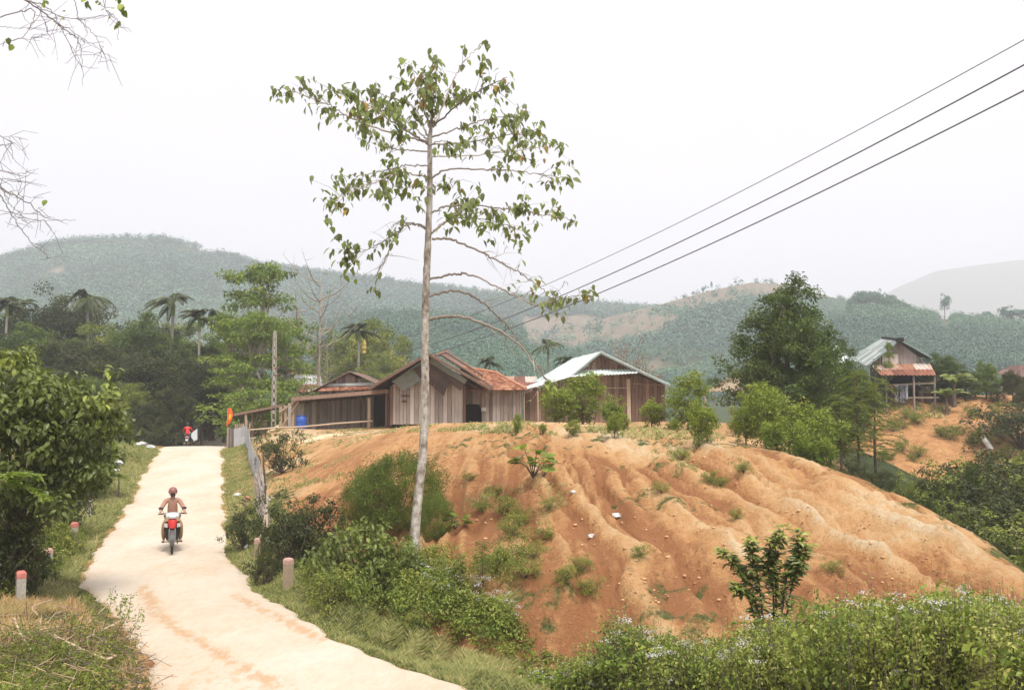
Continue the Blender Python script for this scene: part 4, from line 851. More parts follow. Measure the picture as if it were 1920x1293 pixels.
for bi, (pz, r0, ls, dens, dy, ntw) in enumerate(BR):
    n = len(pz); cv = bez([zp(x, y, dy * 1.6 * (i / (n - 1)) ** .8) for i, (x, y) in enumerate(pz)], 10); k = len(cv); t = np.linspace(0, 1, k)
    cv[1:-1] += rg.normal(size=(k - 2, 3)) * .012
    bm_.tube(cv, r0 * (1 - .82 * t) + .003, 6, cap=False, rnd=rg.random(), bump=.15, seed=bi)
    seg = np.linalg.norm(np.diff(cv, axis=0), axis=1).sum()
    for q in range(int(ntw * 2.4)):
        tq = .35 + .62 * rg.random(); p = cv[int(tq * (k - 1))]; dr = unit(cv[min(k - 1, int(tq * (k - 1)) + 2)] - cv[int(tq * (k - 1)) - 1]); sd_ = unit(dr * .7 + rg.normal(size=3) * .55 + np.array([0, 0, .1]))
        Lq = (.25 + .55 * rg.random()); e = p + sd_ * Lq; md = (p + e) / 2 + rg.normal(size=3) * .04; e[2] -= .04
        bm_.tube([p, md, e], [r0 * .28 + .002, .004, .0022], 4, cap=False, rnd=rg.random())
        if dens and tq > ls - .08:
            for z in (.55, 1.0): leafbunch(p + (e - p) * z, rg.poisson(2.4 * dens))
        if not dens and q % 2 == 0:
            e2 = e + unit(sd_ + rg.normal(size=3) * .5) * .4; bm_.tube([e, (e + e2) / 2 + [0, 0, -.03], e2], [.003, .0025, .002], 4, cap=False)
    if dens:
        for z in np.arange(max(ls, 0), 1.0, .11 / seg * 1.0 if seg else 1):
            if rg.random() < .62: leafbunch(cv[int(z * (k - 1))] + rg.normal(size=3) * np.array([.1, .12, .07]), rg.poisson(1.35 * dens * (1.7 if bi < 10 else .95)))
        leafbunch(cv[-1], 6); leafbunch(cv[-2] + [0, 0, -.06], 3)
lp(bm_.build('branches', [simple('tree_branch_bark', [(.20, .165, .135), (.34, .29, .245), (.52, .47, .41)], 10, .9)])); lp(lm_.build('crown', [LEAF['tall'], LEAF['tallred']]))

# ------------------------------------------------------------------ twigs hanging in at the top left from a tree outside the frame
OT = empty('overhanging_tree', (-7.2, 8.5, gz(-7.2, 8.5)), 0, 'bare twigs with a few green leaves hanging into the top left corner', 'tree')
def lo(o): o.parent = OT; o.matrix_parent_inverse = Matrix.Translation(-Vector(OT.location)); return o
m = MB(); od = 8.5; base = np.array([-7.2, 8.5, gz(-7.2, 8.5) - .2]); top = P3(-500, -200, od)
m.tube(bez([base, base + [.1, 0, 2.5], top * .4 + base * .6 + [.2, 0, 1.2], top], 10), np.linspace(.16, .05, 31), 9, bump=.1, seed=4)
lo(m.build('trunk', [BARKD])); m = MB(); lf = MB()
OB = [([(-500,-200),(-120,-60),(45,0),(100,40),(140,70),(152,100),(155,160)], .012), ([(-500,-150),(-100,20),(0,30),(60,18),(58,48),(38,72),(-30,92)], .008), ([(45,0),(90,15),(120,62),(150,120),(185,130)], .006), ([(60,5),(110,30),(165,36),(215,25)], .005),
 ([(120,-60),(140,0),(150,40),(180,70),(190,105),(185,120)], .005), ([(100,40),(160,75),(215,112)], .004), ([(70,12),(90,60),(60,72),(110,62)], .004), ([(150,-40),(190,10),(222,40),(220,75)], .004), ([(0,50),(50,55),(120,60)], .003),
 ([(-500,-100),(-200,220),(0,350),(50,380),(95,411),(142,410)], .010), ([(-60,300),(0,365),(25,408),(60,455),(88,480),(78,487)], .007), ([(-80,260),(0,272),(30,272),(55,300)], .004), ([(-60,300),(0,320),(40,326),(52,317)], .004), ([(-60,320),(0,350),(35,368),(82,370)], .004), ([(0,345),(20,385),(50,400),(80,390)], .004), ([(-40,390),(10,395),(50,415),(90,412)], .003), ([(-50,250),(10,256),(42,260)], .003), ([(-60,330),(10,336),(40,340)], .003)]
for i, (pz, r0) in enumerate(OB):
    n = len(pz); cv = bez([P3(x, y, od - (.9 * k / n) * (1 if i % 2 else -.5)) for k, (x, y) in enumerate(pz)], 9); cv[2:] += rg.normal(size=(len(cv) - 2, 3)) * .006
    m.tube(cv, np.linspace(r0 * .8, .0014, len(cv)), 5, cap=False, rnd=rg.random())
    for q in range(7):
        a0 = cv[int(len(cv) * (.35 + .6 * rg.random()))]; e = a0 + unit(rg.normal(size=3) + [.6, 0, -.4]) * (.1 + .22 * rg.random()); m.tube([a0, (a0 + e) / 2 + rg.normal(size=3) * .02, e], [.0022, .0018, .0012], 4, cap=False)
lo(m.build('branches', [TWIG]))
for px, py, k, s in ((22, 78, 3, 1), (233, 15, 4, 1.1), (224, 44, 3, .9), (92, 4, 2, 1), (158, 3, 3, 1.1), (82, 372, 1, 1), (118, 22, 2, .6), (200, 18, 2, .6), (205, 28, 1, .5), (222, 1, 2, .8), (185, 5, 2, .6)):
    p = P3(px, py, od - .2); P = p + rg.normal(size=(k, 3)) * .02; L = .065 * s
    add_leaves(lf, P, unit(rg.normal(size=(k, 3)) * .4 + [0, -1, .3]), unit(rg.normal(size=(k, 3)) * .5 + [0, 0, -.8]), L, L * .8, rg.random(k), 0, .1, True, .2)
lo(lf.build('leaves', [LEAF['fresh']]))
# ------------------------------------------------------------------ fast ground lookups on the terrain grid
def gf(x, y):
    x = np.clip(x, gx_[0], gx_[-1] - 1e-6); y = np.clip(y, gy_[0], gy_[-1] - 1e-6)
    i = np.clip(np.searchsorted(gx_, x, 'right') - 1, 0, len(gx_) - 2); j = np.clip(np.searchsorted(gy_, y, 'right') - 1, 0, len(gy_) - 2)
    u = (x - gx_[i]) / (gx_[i + 1] - gx_[i]); v = (y - gy_[j]) / (gy_[j + 1] - gy_[j])
    return (Z[j, i] * (1 - u) + Z[j, i + 1] * u) * (1 - v) + (Z[j + 1, i] * (1 - u) + Z[j + 1, i + 1] * u) * v
def Gv(px, py, t1=130):
    px = np.atleast_1d(np.asarray(px, float)); py = np.atleast_1d(np.asarray(py, float)); t = np.concatenate([np.arange(6, 60, .12), np.arange(60, t1, .4)])
    a, b = ray(px, py); out = np.empty((len(px), 3))
    for s in range(0, len(px), 500):
        A = a[s:s + 500, None]; B = b[s:s + 500, None]; g = gf(A * t, t + 0 * A); hit = (CAMZ + B * t) <= g
        k = np.where(hit.any(1), hit.argmax(1), len(t) - 1); n = np.arange(len(k)); out[s:s + 500] = np.stack([A[:, 0] * t[k], t[k], g[n, k]], 1)
    return out
def gzf(x, y): return float(gf(np.array([x]), np.array([y]))[0])
# ------------------------------------------------------------------ plant prototypes
PROTO = {}
def build_kind(kind, v):
    rg = np.random.default_rng(abs(hash_(kind)) + v * 17)
    nm = dict(forest='forest_tree', airy='slender_tree', conic='conical_tree', sapling='citrus_sapling', bush='bush', fine='fine_leaved_bush', broad='broadleaf_bush', palm='areca_palm', bare='bare_tree', grey='grey_bush', feather='feathery_tree', ridge='ridge_tree', banana='banana_plant', weedy='shrub', herb='young_plant')[kind]
    root = empty(nm)
    tr, cr = MB(), MB(); lm = 'forest'; bark = BARKD; H = 1
    if kind == 'forest':
        H = 13.2; c = crown_centres(rg, 150, (4.2, 4.2, 4.9), (0, 0, 7.1), inner=.5, lump=.42); tn = np.clip(.42 + fbm(c[:, 0] * .5, c[:, 2] * .5, v) * 2.2 + rg.normal(size=len(c)) * .22, 0, 1)
        clump_leaves(cr, rg, c, .75 + .35 * rg.random(len(c)), 120, .28, .6, tone=tn, up=.6)
        tr.tube(bez([(0, 0, -.5), (.15, .1, 2.5), (-.1, .1, 5), (0, 0, 8)], 5), np.linspace(.34, .12, 16), 9, bump=.15); limb_tubes(tr, rg, 0, c, .3, fork=(0, 0, 5), maxn=26)
    elif kind == 'airy':
        H = 11; lm = 'fresh'; c = np.vstack([crown_centres(rg, 26, (2.6, 2.4, .75), (rg.normal() * .3, 0, z), inner=.3, lump=.6) * 1.0 for z in (5.2, 7.0, 8.8, 10.2)]); c[:, :2] *= (1.15 - .06 * (c[:, 2:3] - 4))
        clump_leaves(cr, rg, c, .62, 52, .24, .6, flat=.5, up=.8, hang=.3)
        tr.tube(bez([(0, 0, -.5), (.1, 0, 3.5), (-.08, .1, 7), (.05, 0, 10.4)], 5), np.linspace(.17, .03, 16), 8, bump=.1); limb_tubes(tr, rg, 0, c, .18, fork=(0, 0, 6.4), maxn=46)
        bark = BARK
    elif kind == 'conic':
        H = 6.7; lm = 'deep'; LB = [(-.75,0,5.5,.72,1.1),(.45,.2,5.3,.8,1.15),(1.0,0,4.8,.7,.9),(-1.8,.3,4.0,.75,1.05),(1.25,-.3,4.0,.8,1.1),(-2.1,-.3,2.7,.85,1.0),(2.0,.3,2.7,.9,1.0),(-.2,0,3.6,1.5,1.6),(-1.0,.5,2.0,1.5,1.2),(1.1,-.4,1.8,1.5,1.2),(0,-1.2,2.4,1.3,1.5),(.2,1.3,2.6,1.4,1.6),(-.5,-.9,4.2,.8,1.0),(.3,1,4.4,.8,1.0),(1.6,.8,1.6,1.1,1.1),(-1.8,.8,1.5,1.1,1.0)]
        c = np.vstack([crown_centres(rg, int(14 + 17 * r_), (r_, r_, rz_), (x_, y_, z_), inner=.5, lump=.3) for x_, y_, z_, r_, rz_ in LB])
        tips = c[rg.permutation(len(c))[:150]] * np.array([1.05, 1.05, 1.0]) + [0, 0, .16]
        clump_leaves(cr, rg, c, .34, 58, .14, .5, tone=rg.random(len(c)) * .6, up=.6, hang=-.4); clump_leaves(cr, rg, tips, .2, 34, .12, .45, tone=.5 + .5 * rg.random(len(tips)), up=.4, hang=-1.2, flat=1.3)
        tr.tube(bez([(0, 0, -.4), (.05, 0, 1.5), (0, 0, 3), (0, 0, 5.8)], 5), np.linspace(.2, .03, 16), 8, bump=.1); limb_tubes(tr, rg, 0, c, .16, fork=(0, 0, 1.6), maxn=40)
    elif kind == 'sapling':
        H = 2.0; lm = 'sapling'; c = crown_centres(rg, 95, (.62, .6, .8), (0, 0, 1.0), inner=.35, lump=.5, cut=-.95)
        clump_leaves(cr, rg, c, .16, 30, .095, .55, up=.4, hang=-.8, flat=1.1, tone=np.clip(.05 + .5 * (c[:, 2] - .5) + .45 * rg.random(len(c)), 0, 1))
        tr.tube([(0, 0, -.1), (.02, 0, .3), (0, 0, .9)], [.035, .028, .012], 6); limb_tubes(tr, rg, 0, c, .035, .5, fork=(0, 0, .35), maxn=18, seg=5)
    elif kind == 'bush':
        H = 1.6; lm = 'bush'; c = crown_centres(rg, 74, (.95, .95, .85), (0, 0, .75), inner=.4, lump=.6, cut=-.8)
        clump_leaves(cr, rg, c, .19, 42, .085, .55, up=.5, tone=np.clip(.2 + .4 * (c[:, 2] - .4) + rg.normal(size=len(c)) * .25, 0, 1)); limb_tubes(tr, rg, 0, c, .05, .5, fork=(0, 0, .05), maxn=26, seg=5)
    elif kind == 'fine':
        H = 2.1; lm = 'fine'; c = crown_centres(rg, 430, (1.3, 1.25, 1.15), (0, 0, .95), inner=.6, lump=.22, cut=-.9)
        clump_leaves(cr, rg, c, .2, 70, .055, .5, up=.4, flat=1, hang=-.4, tone=np.clip(rg.random(len(c)) * .9, 0, 1)); limb_tubes(tr, rg, 0, c, .05, .4, fork=(0, 0, .05), maxn=14, seg=5)
    elif kind == 'broad':
        H = 1.5; lm = 'broad'; c = crown_centres(rg, 75, (1.15, 1.0, .85), (0, 0, .7), inner=.4, lump=.45, cut=-.8)
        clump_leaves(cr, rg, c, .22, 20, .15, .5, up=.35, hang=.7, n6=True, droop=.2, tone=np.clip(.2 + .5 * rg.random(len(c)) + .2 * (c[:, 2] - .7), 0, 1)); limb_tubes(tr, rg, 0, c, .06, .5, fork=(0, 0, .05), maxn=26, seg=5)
    elif kind == 'weedy':
        H = .9; lm = 'weed'; c = crown_centres(rg, 60, (.55, .5, .5), (0, 0, .42), inner=.2, lump=.5, cut=-.9)
        clump_leaves(cr, rg, c, .13, 26, .06, .5, up=.5, flat=1); limb_tubes(tr, rg, 0, c, .02, .5, fork=(0, 0, .02), maxn=26, seg=4)
    elif kind == 'herb':
        H = .6; lm = 'sapling'
        for k in range(9 + v * 2):
            a = k * 2.4; z = .15 + .4 * rg.random(); e = np.array([math.cos(a) * .18, math.sin(a) * .18, z]); tr.tube([(0, 0, 0), (e * .5 + [0, 0, .05]), e], [.008, .006, .004], 4, cap=False)
            n = 3 + v; P = np.repeat(e[None], n, 0) + rg.normal(size=(n, 3)) * .02; b = a + rg.normal(size=n) * .9
            add_leaves(cr, P, unit(rg.normal(size=(n, 3)) * .3 + [0, -.2, .9]), unit(np.stack([np.cos(b), np.sin(b), np.full(n, -.1)], 1)), .13 + .1 * rg.random(n), .09, .3 + .6 * rg.random(n), n6=True)
    elif kind == 'grey':
        H = 3.2; lm = 'grey'; c = crown_centres(rg, 110, (1.7, 1.6, 1.5), (0, 0, 1.7), inner=.3, lump=.6)
        clump_leaves(cr, rg, c, .28, 22, .12, .4, up=.3); limb_tubes(tr, rg, 0, c, .09, .5, fork=(0, 0, .3), maxn=90, seg=4)
    elif kind == 'feather':
        H = 4.6; lm = 'bush'
        tr.tube(bez([(0, 0, -.2), (.05, 0, 1.6), (-.04, .05, 3), (0, 0, 4.5)], 5), np.linspace(.07, .012, 16), 6)
        for k in range(44):
            z = 1.1 + 3.4 * (k / 44); a = k * 2.4 + rg.random(); L = (1.25 - .2 * z) * (.7 + .5 * rg.random()) + .35; cv = np.array([[math.cos(a) * L * t, math.sin(a) * L * t, z + .35 * t * L - .55 * t * t * L] for t in np.linspace(0, 1, 7)])
            tr.tube(cv, np.linspace(.012, .003, 7), 4, cap=False)
            for s in (-1, 1):
                q = np.repeat(np.linspace(.12, 1, 24), 1); P = np.stack([np.interp(q, np.linspace(0, 1, 7), cv[:, i]) for i in range(3)], 1); ax = np.stack([-np.sin(a) * s + .5 * np.cos(a) + 0 * q, np.cos(a) * s + .5 * np.sin(a) + 0 * q, -.15 + 0 * q], 1)
                add_leaves(cr, P, unit(rg.normal(size=P.shape) * .2 + [0, 0, 1]), unit(ax), .19, .045, .15 + .45 * rg.random(len(q)))
    elif kind == 'bare':
        H = 10; bark = BARK; tr.tube(bez([(0, 0, -.5), (.05, 0, 3.5), (-.1, 0, 7), (0, 0, 9.8)], 5), np.linspace(.15, .02, 16), 8, bump=.1)
        for k in range(16 + 6 * v):
            z = 4.6 + 5 * rg.random(); a = rg.random() * 6.3; L = (1.6 + 1.7 * rg.random()) * (1.25 - z / 18); e = np.array([math.cos(a) * L, math.sin(a) * L, z + L * .75]); md = np.array([math.cos(a) * L * .5, math.sin(a) * L * .5, z + L * .22])
            cv = bez([(0, 0, z), md, e], 5); tr.tube(cv, np.linspace(.045, .008, len(cv)), 5, cap=False)
            for q in range(5):
                p = cv[int(rg.integers(4, len(cv)))]; tr.tube([p, p + unit(rg.normal(size=3) * .5 + [math.cos(a) * .5, math.sin(a) * .5, .6]) * (.5 + .6 * rg.random())], [.012, .004], 4, cap=False)
        clump_leaves(cr, rg, crown_centres(rg, 8, (1.8, 1.8, 2), (0, 0, 7.5)), .25, 5, .14, .6)
        lm = 'fresh'
    elif kind == 'ridge':
        H = 10; lm = 'hill'; c = crown_centres(rg, 34, (2.6, 2.6, 2.9), (0, 0, 7.0), inner=.2, lump=.7)
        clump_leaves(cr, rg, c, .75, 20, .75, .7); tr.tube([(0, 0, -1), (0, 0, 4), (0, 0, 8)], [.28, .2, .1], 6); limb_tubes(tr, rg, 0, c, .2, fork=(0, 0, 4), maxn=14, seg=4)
    elif kind == 'palm':
        H = 11; lm = 'palm'; bark = PALMB; tr.tube(bez([(0, 0, -.5), (.12, 0, 3), (.05, .05, 6), (0, 0, 8.6)], 6), np.linspace(.13, .085, 19), 8); tr.tube([(0, 0, 8.5), (0, 0, 9.0), (0, 0, 9.6)], [.12, .13, .07], 8, mi=1)
        for k in range(17 + v):
            a = k * 2.4 + rg.random() * .4; el = .0 + 1.45 * ((k * .37 + .3 + .1 * rg.random()) % 1); L = 1.7 + .3 * rg.random(); t = np.linspace(0, 1, 12)
            r = L * (np.cos(el) * t + .12 * t * t * np.sin(el)); z = 9.45 + L * (np.sin(el) * t - (.55 + .35 * rg.random()) * t ** 2.4); cv = np.stack([np.cos(a) * r, np.sin(a) * r, z], 1)
            tr.tube(cv, np.linspace(.035, .008, 12), 4, mi=1, cap=False); T = unit(np.gradient(cv, axis=0))
            for s in (-1, 1):
                q = np.linspace(.13, 1, 40); P = np.stack([np.interp(q, t, cv[:, i]) for i in range(3)], 1); TT_ = np.stack([np.interp(q, t, T[:, i]) for i in range(3)], 1); side = np.array([-math.sin(a), math.cos(a), 0]) * s
                ax = unit(TT_ * .8 + side * .8 + np.array([0, 0, -.35]) + rg.normal(size=P.shape) * .06); ll = .62 * np.sin(np.pi * (q * .8 + .18)) + .12
                add_leaves(cr, P, unit(np.cross(ax, TT_) * -s + np.array([0, 0, .2])), ax, ll * .62, .06, np.clip(.25 + .5 * rg.random(len(q)), 0, 1), droop=.3)
    elif kind == 'banana':
        H = 3; lm = 'banana'; tr.tube([(0, 0, -.2), (.03, 0, .8), (0, 0, 1.5)], [.11, .09, .05], 8)
        for k in range(10):
            a = k * 2.4 + rg.random() * .5; L = 1.25 + .5 * rg.random(); el = .7 + .75 * rg.random(); t = np.linspace(0, 1, 14); r = L * np.cos(el) * t; z = 1.45 + L * (np.sin(el) * t - .55 * t ** 2.2); w_ = .2 * np.sin(np.pi * (.1 + .88 * t)) + .01
            cv = np.stack([np.cos(a) * r, np.sin(a) * r, z], 1); sd_ = np.array([-math.sin(a), math.cos(a), 0]); tr.tube(cv, np.linspace(.02, .005, 14), 4, cap=False)
            for s in (-1, 1):
                for i in range(13):
                    b0, b1 = cv[i], cv[i + 1]; e0 = b0 + sd_ * s * w_[i] + [0, 0, -.04 - .05 * rg.random()]; e1 = b1 * .96 + b0 * .04 + sd_ * s * w_[i + 1] + [0, 0, -.04 - .05 * rg.random()]; cr.add([b0, b1, e1, e0], [(0, 1, 2, 3)], 0, .3 + .6 * rg.random())
    tr.build('stems' if kind in ('bush', 'fine', 'broad', 'weedy', 'herb', 'grey') else 'trunk', [bark, LEAF['banana']] if kind == 'palm' else [bark], root)
    cr.build('fronds' if kind == 'palm' else ('leaves' if kind in ('herb', 'banana', 'bare') else ('foliage' if kind in ('bush', 'fine', 'broad', 'weedy', 'grey') else 'crown')), [LEAF[lm]], root)
    return root, H
def hash_(s): return sum((i + 3) * ord(c) * 131 for i, c in enumerate(s)) % 99991
def place(kind, v, px, d, label, cat, top=None, base=None, h=None, wide=1.0, rz=None, group=None, lm=None, name=None):
    """stand a plant on the ground under a photograph column at distance d (or where the ground is seen at 'base'); top = photograph row of its tip"""
    if base is not None: p = Gv([px], [base])[0]; d = p[1]
    else: x = float(ray(px, 760)[0]) * d; p = np.array([x, d, gzf(x, d)])
    if (kind, v) not in PROTO: root, H = build_kind(kind, v); PROTO[(kind, v)] = (root, H)
    else: root, H = PROTO[(kind, v)]; root = copy_tree(root)
    hh = h if h else (float(at(px, top, d)[2]) - p[2]); s = max(hh, .1) / H
    root.location = p; root.scale = (s * wide, s * wide, s); root.rotation_euler = (0, 0, (px * 1.7 + d) % 6.28 if rz is None else rz)
    tag(root, label, cat); 
    if group: root['group'] = group
    elif 'group' in root: del root['group']
    if lm:
        for ch in root.children:
            if ch.data.materials[0].name.endswith(('leaf', 'canopy')): ch.data = ch.data.copy(); ch.data.materials[0] = LEAF[lm]
    if name: root.name = name
    return root

# ---- the dark wood left of the road
GW = 'dark trees of the wood left of the road'; LW = 'dense dark green tree standing in the shady wood left of the road'
W_ = [(-90,560,108,1.1),(-30,585,98,1.1),(40,575,104,1.0),(95,543,102,.95),(135,550,106,.9),(190,596,96,1.0),(70,600,86,1.1),(-20,630,82,1.2),(150,630,84,1.2),(215,640,80,1.1),(258,576,88,.75),(285,605,93,.8),(250,650,76,1.1),(325,592,96,.75),(350,618,92,.9),(300,665,78,1.1),(355,660,80,1.0),(395,640,88,.9),(420,670,84,.9),(380,700,78,.9),(330,720,74,.9),(240,710,72,1.1),(180,700,73,1.2),(120,690,76,1.2),(60,680,78,1.2),(0,680,76,1.2),(430,720,86,.9),(280,745,70,.9),(400,745,92,.8),(215,760,66,1.0),(160,770,62,1.0),(455,700,96,1.0),(520,735,100,.9),(560,730,104,.9),(610,730,108,1.)]
for i, (px, top, d, wd) in enumerate(W_): place('forest', i % 4, px, d, LW, 'tree', top=top, wide=wd * 1.05, group=GW, lm=(None, None, 'deep', None, None, 'bush', None, 'grey')[i % 8] if i % 8 != 7 else None)
# low shadowed bushes closing the foot of the wood
for i, (px, d, top) in enumerate([(265,66,800),(292,69,790),(322,76,795),(225,62,810),(190,60,800),(150,55,810),(240,58,845),(345,97,790),(385,99,785),(410,98,790),(435,97,785),(315,88,790),(370,92,800),(280,62,835)]):
    place('bush', i % 3, px, d, 'low dark bush at the shaded foot of the wood beyond the road crest', 'bush', top=top, wide=1.7, group='low bushes at the foot of the wood', lm='forest')
# ---- lighter trees by the lattice pole
place('airy', 0, 490, 84, 'slender tall tree with a flat open crown rising above the light green trees', 'tree', top=490, wide=.95)
place('airy', 1, 436, 77, 'light green leafy tree left of the lattice pole, nearest the road', 'tree', top=590, wide=1.15)
place('airy', 2, 478, 74, 'light green leafy tree directly left of the lattice pole', 'tree', top=585, wide=1.2)
place('airy', 1, 535, 78, 'light green leafy tree directly right of the lattice pole', 'tree', top=610, wide=.95)
place('airy', 0, 450, 70, 'low bright green tree beside the open shed roof', 'tree', top=680, wide=1.4)
place('airy', 2, 405, 88, 'pale green tree standing below the pair of palms', 'tree', top=640, wide=1.1)
place('bush', 1, 556, 70, 'bright green bush behind the lean-to, left of the small gable', 'bush', top=722, wide=1.4, lm='fresh')
place('bush', 2, 470, 68, 'bright green bush behind the open shed', 'bush', top=735, wide=1.5, lm='fresh')
place('bare', 0, 597, 80, 'tall bare tree with upswept branches between the pole and the small gable', 'tree', top=515)
place('bare', 1, 556, 95, 'pale leafless tree half hidden behind the light green trees', 'tree', top=560, wide=1.2)
place('bare', 1, 612, 74, 'thin pale trunk just right of the tall bare tree', 'tree', top=640, wide=.5)
for px, top, d, v, lb in ((640,608,108,0,'green tree right of the bare tree, behind the small gable'),(705,585,105,1,'rounded green tree standing just right of the palm with yellow fruit'),(665,640,100,2,'bushy green tree below the palm with yellow fruit'),(735,655,98,3,'green tree directly left of the big gable roof'),(600,680,98,0,'dark green tree at the foot of the bare tree'),(690,670,94,2,'leafy green tree behind the small gable, right of its ridge')):
    place('forest', v, px, d, lb, 'tree', top=top, wide=.85, lm='bush')
# ---- palms
for px, top, d, v, lb in ((8,538,95,0,'areca palm at the far left edge above the wood'),(32,541,100,1,'areca palm crown touching the leftmost palm'),(160,524,98,2,'lone areca palm rising above the dark trees right of the left edge'),(321,527,92,0,'tallest areca palm, standing over the middle of the dark wood'),(371,560,86,1,'left one of the two areca palms side by side right of the tallest palm'),(407,561,92,2,'right one of the two areca palms side by side right of the tallest palm'),(672,588,96,1,'areca palm with a hanging yellow fruit cluster behind the small gable'),(1028,622,78,2,'areca palm with a full dark crown left of the pale roof'),(918,655,86,0,'small areca palm above the red tiled roof'),(1062,655,92,1,'dim areca palm directly behind the full dark palm')):
    o = place('palm', v, px, d, lb, 'palm tree', top=top, wide=1.15 if px != 918 else 1.0)
    if px == 672:
        m = MB(); r_ = np.random.default_rng(5); 
        m.lathe([(.01, 8.8), (.06, 8.7), (.13, 8.5), (.18, 8.3), (.15, 8.1), (.19, 7.9), (.12, 7.7), (.16, 7.5), (.01, 7.3)], (.3, -.3, 0), 7, smooth=False)
        q = m.build('fruit_cluster', [flatc('yellow_fruit', (.50, .36, .10))], o)
# ---- shrubs behind the houses
for px, top, d, v, lb in ((1165,645,80,0,'grey brown leafless bush rising behind the pale roof'),(1200,668,78,1,'lower grey brown bush over the right slope of the pale roof'),(1135,655,84,1,'thin grey bush left behind the pale roof ridge')):
    place('grey', v, px, d, lb, 'bush', top=top, wide=.75)
place('bush', 0, 905, 66, 'bright green bush top showing above the tiled roof ridge', 'bush', top=712, wide=.6, lm='fresh')
# ---- the conical tree
place('conic', 0, 1478, 45, 'big bushy conical tree standing right of the houses', 'tree', top=524, wide=1.12)
place('conic', 0, 1560, 50, 'lower dark bushy tree merging with the right side of the big conical tree', 'tree', top=640, wide=1.0, rz=2.2)
place('conic', 0, 1446, 47, 'dark leafy tree filling the left foot of the big conical tree', 'tree', top=640, wide=.75, rz=4.2)
# ---- citrus saplings along the top of the mound
for px, d, top, wd, v, lb in ((1040,44,715,1.2,0,'bushy citrus tree at the left end of the row before the pale roofed house'),(1092,45,702,1.5,1,'widest citrus bush in front of the pale roofed house'),(1150,41,738,1.2,2,'citrus bush before the middle of the brown plank wall'),(1222,42,745,1.4,0,'citrus bush under the right corner of the brown plank house'),(1290,41,700,1.3,1,'tall bright citrus bush just right of the brown plank house'),(1338,44,772,.9,2,'citrus bush in front of the thatched shelter'),(1262,37,780,1.2,2,'low citrus bush on the brow between two taller ones'),(1170,35,775,1.0,1,'low bright citrus bush on the brow before the plank house')):
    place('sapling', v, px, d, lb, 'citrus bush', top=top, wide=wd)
for px, base, top, wd, v, lb in ((1311,838,748,1.1,0,'small round citrus tree alone on the bare brow'),(1152,822,770,1.0,2,'two-stemmed citrus sapling on the brow of the mound'),(970,812,775,.8,1,'small citrus sapling right of the tiled house'),(1017,814,792,1.2,0,'tiny citrus sapling on bare soil'),(1075,818,788,1.5,1,'low grey green bush between the citrus saplings')):
    place('sapling', v, px, 0, lb, 'citrus sapling', base=base, top=top, wide=wd)
for i, (px, d, top, wd) in enumerate([(1398,37,745,1.0),(1436,36,722,1.1),(1478,36,738,1.2),(1425,41,715,1.1),(1525,35,762,1.3),(1555,38,760,1.2),(1455,33,775,1.1),(1500,32,792,1.1),(1378,40,775,1.0),(1540,32,815,1.3)]):
    place('sapling', i % 3, px, d, 'upright citrus sapling with bright new tops in the thicket below the conical tree', 'citrus sapling', top=top, wide=wd, group='citrus saplings in the thicket below the conical tree', lm='bush' if i % 3 == 2 else None)
# ---- feathery trees at the valley edge
for px, d, top, v, lb in ((1608,37,690,0,'feathery dark tree with layered branches, leftmost at the valley edge'),(1575,36,735,1,'feathery dark tree with layered branches, below the conical tree'),(1640,40,705,1,'feathery dark tree with layered branches, nearest the stilt house')):
    place('feather', v, px, d, lb, 'tree', top=top, wide=1.1)
# ---- valley bushes right
GVB = 'bushes filling the valley right of the mound'
for i, (px, d, top, wd) in enumerate([(1640,33,880,1.0),(1690,34,895,1.0),(1735,38,885,1.0),(1775,40,880,1.1),(1800,37,880,1.3),(1840,42,850,1.3),(1880,40,845,1.2),(1930,40,835,1.2),(1905,34,880,1.4),(1850,33,925,1.4),(1790,32,950,1.4),(1740,33,930,1.3),(1960,30,930,1.5),(1900,28,980,1.5),(1850,28,1000,1.4),(1820,36,865,1.0),(1985,36,860,1.6),(1600,33,860,.9),(1700,30,930,.9),(1940,26,1010,1.4),(1650,36,880,1.2),(1765,29,965,1.2)]):
    place('conic' if i % 4 == 3 else 'bush', 0 if i % 4 == 3 else i % 3, px, d, 'dark green bush in the thicket filling the valley right of the bare mound', 'bush', top=top, wide=wd * (.55 if i % 4 == 3 else .95), group=GVB, rz=i * 1.3, lm='weed' if i % 3 == 1 else None)
# ---- second bank: shrubs and garden plants
for i, (px, d, top, k, v, wd, lb) in enumerate([
 (1766,72,772,'bush',0,.9,'dark shrub growing out of the ochre bank below the stilt house'),(1768,76.5,662,'conic',0,1.7,'dark leafy tree shading the right end of the rusty awning'),(1850,76,676,'conic',0,1.0,'round bright green tree right of the banana plants'),(1900,74,690,'forest',0,.9,'dark tree at the right edge above the bank'),(1925,70,720,'forest',1,1.0,'dark tree cut by the right edge of the picture'),
 (1880,68,775,'bush',1,1.1,'dark bush hanging on the right end of the ochre bank'),(1910,66,760,'bush',2,2.0,'large dark bush at the right edge beside the ochre bank'),(1640,74,690,'bush',1,1.0,'bush at the left corner of the stilt house'),(1615,72,700,'forest',2,1.0,'dark tree left of the stilt house'),(1668,75,640,'airy',0,.35,'thin tree with yellow green leaves in front of the stilt house roof'),(1612,70,735,'forest',3,.9,'dark bushy tree on the left end of the ochre bank'),
 (1590,66,740,'forest',1,.9,'dark tree behind the feathery trees'),(1820,74,735,'bush',0,1.1,'low bush below the lean-to roof'),(1865,75,730,'bush',2,1.2,'low bush between the lean-to and the dark trees')]):
    place(k, v, px, d, lb, 'bush' if k == 'bush' else 'tree', top=top, wide=wd, lm='fresh' if px == 1850 else None)
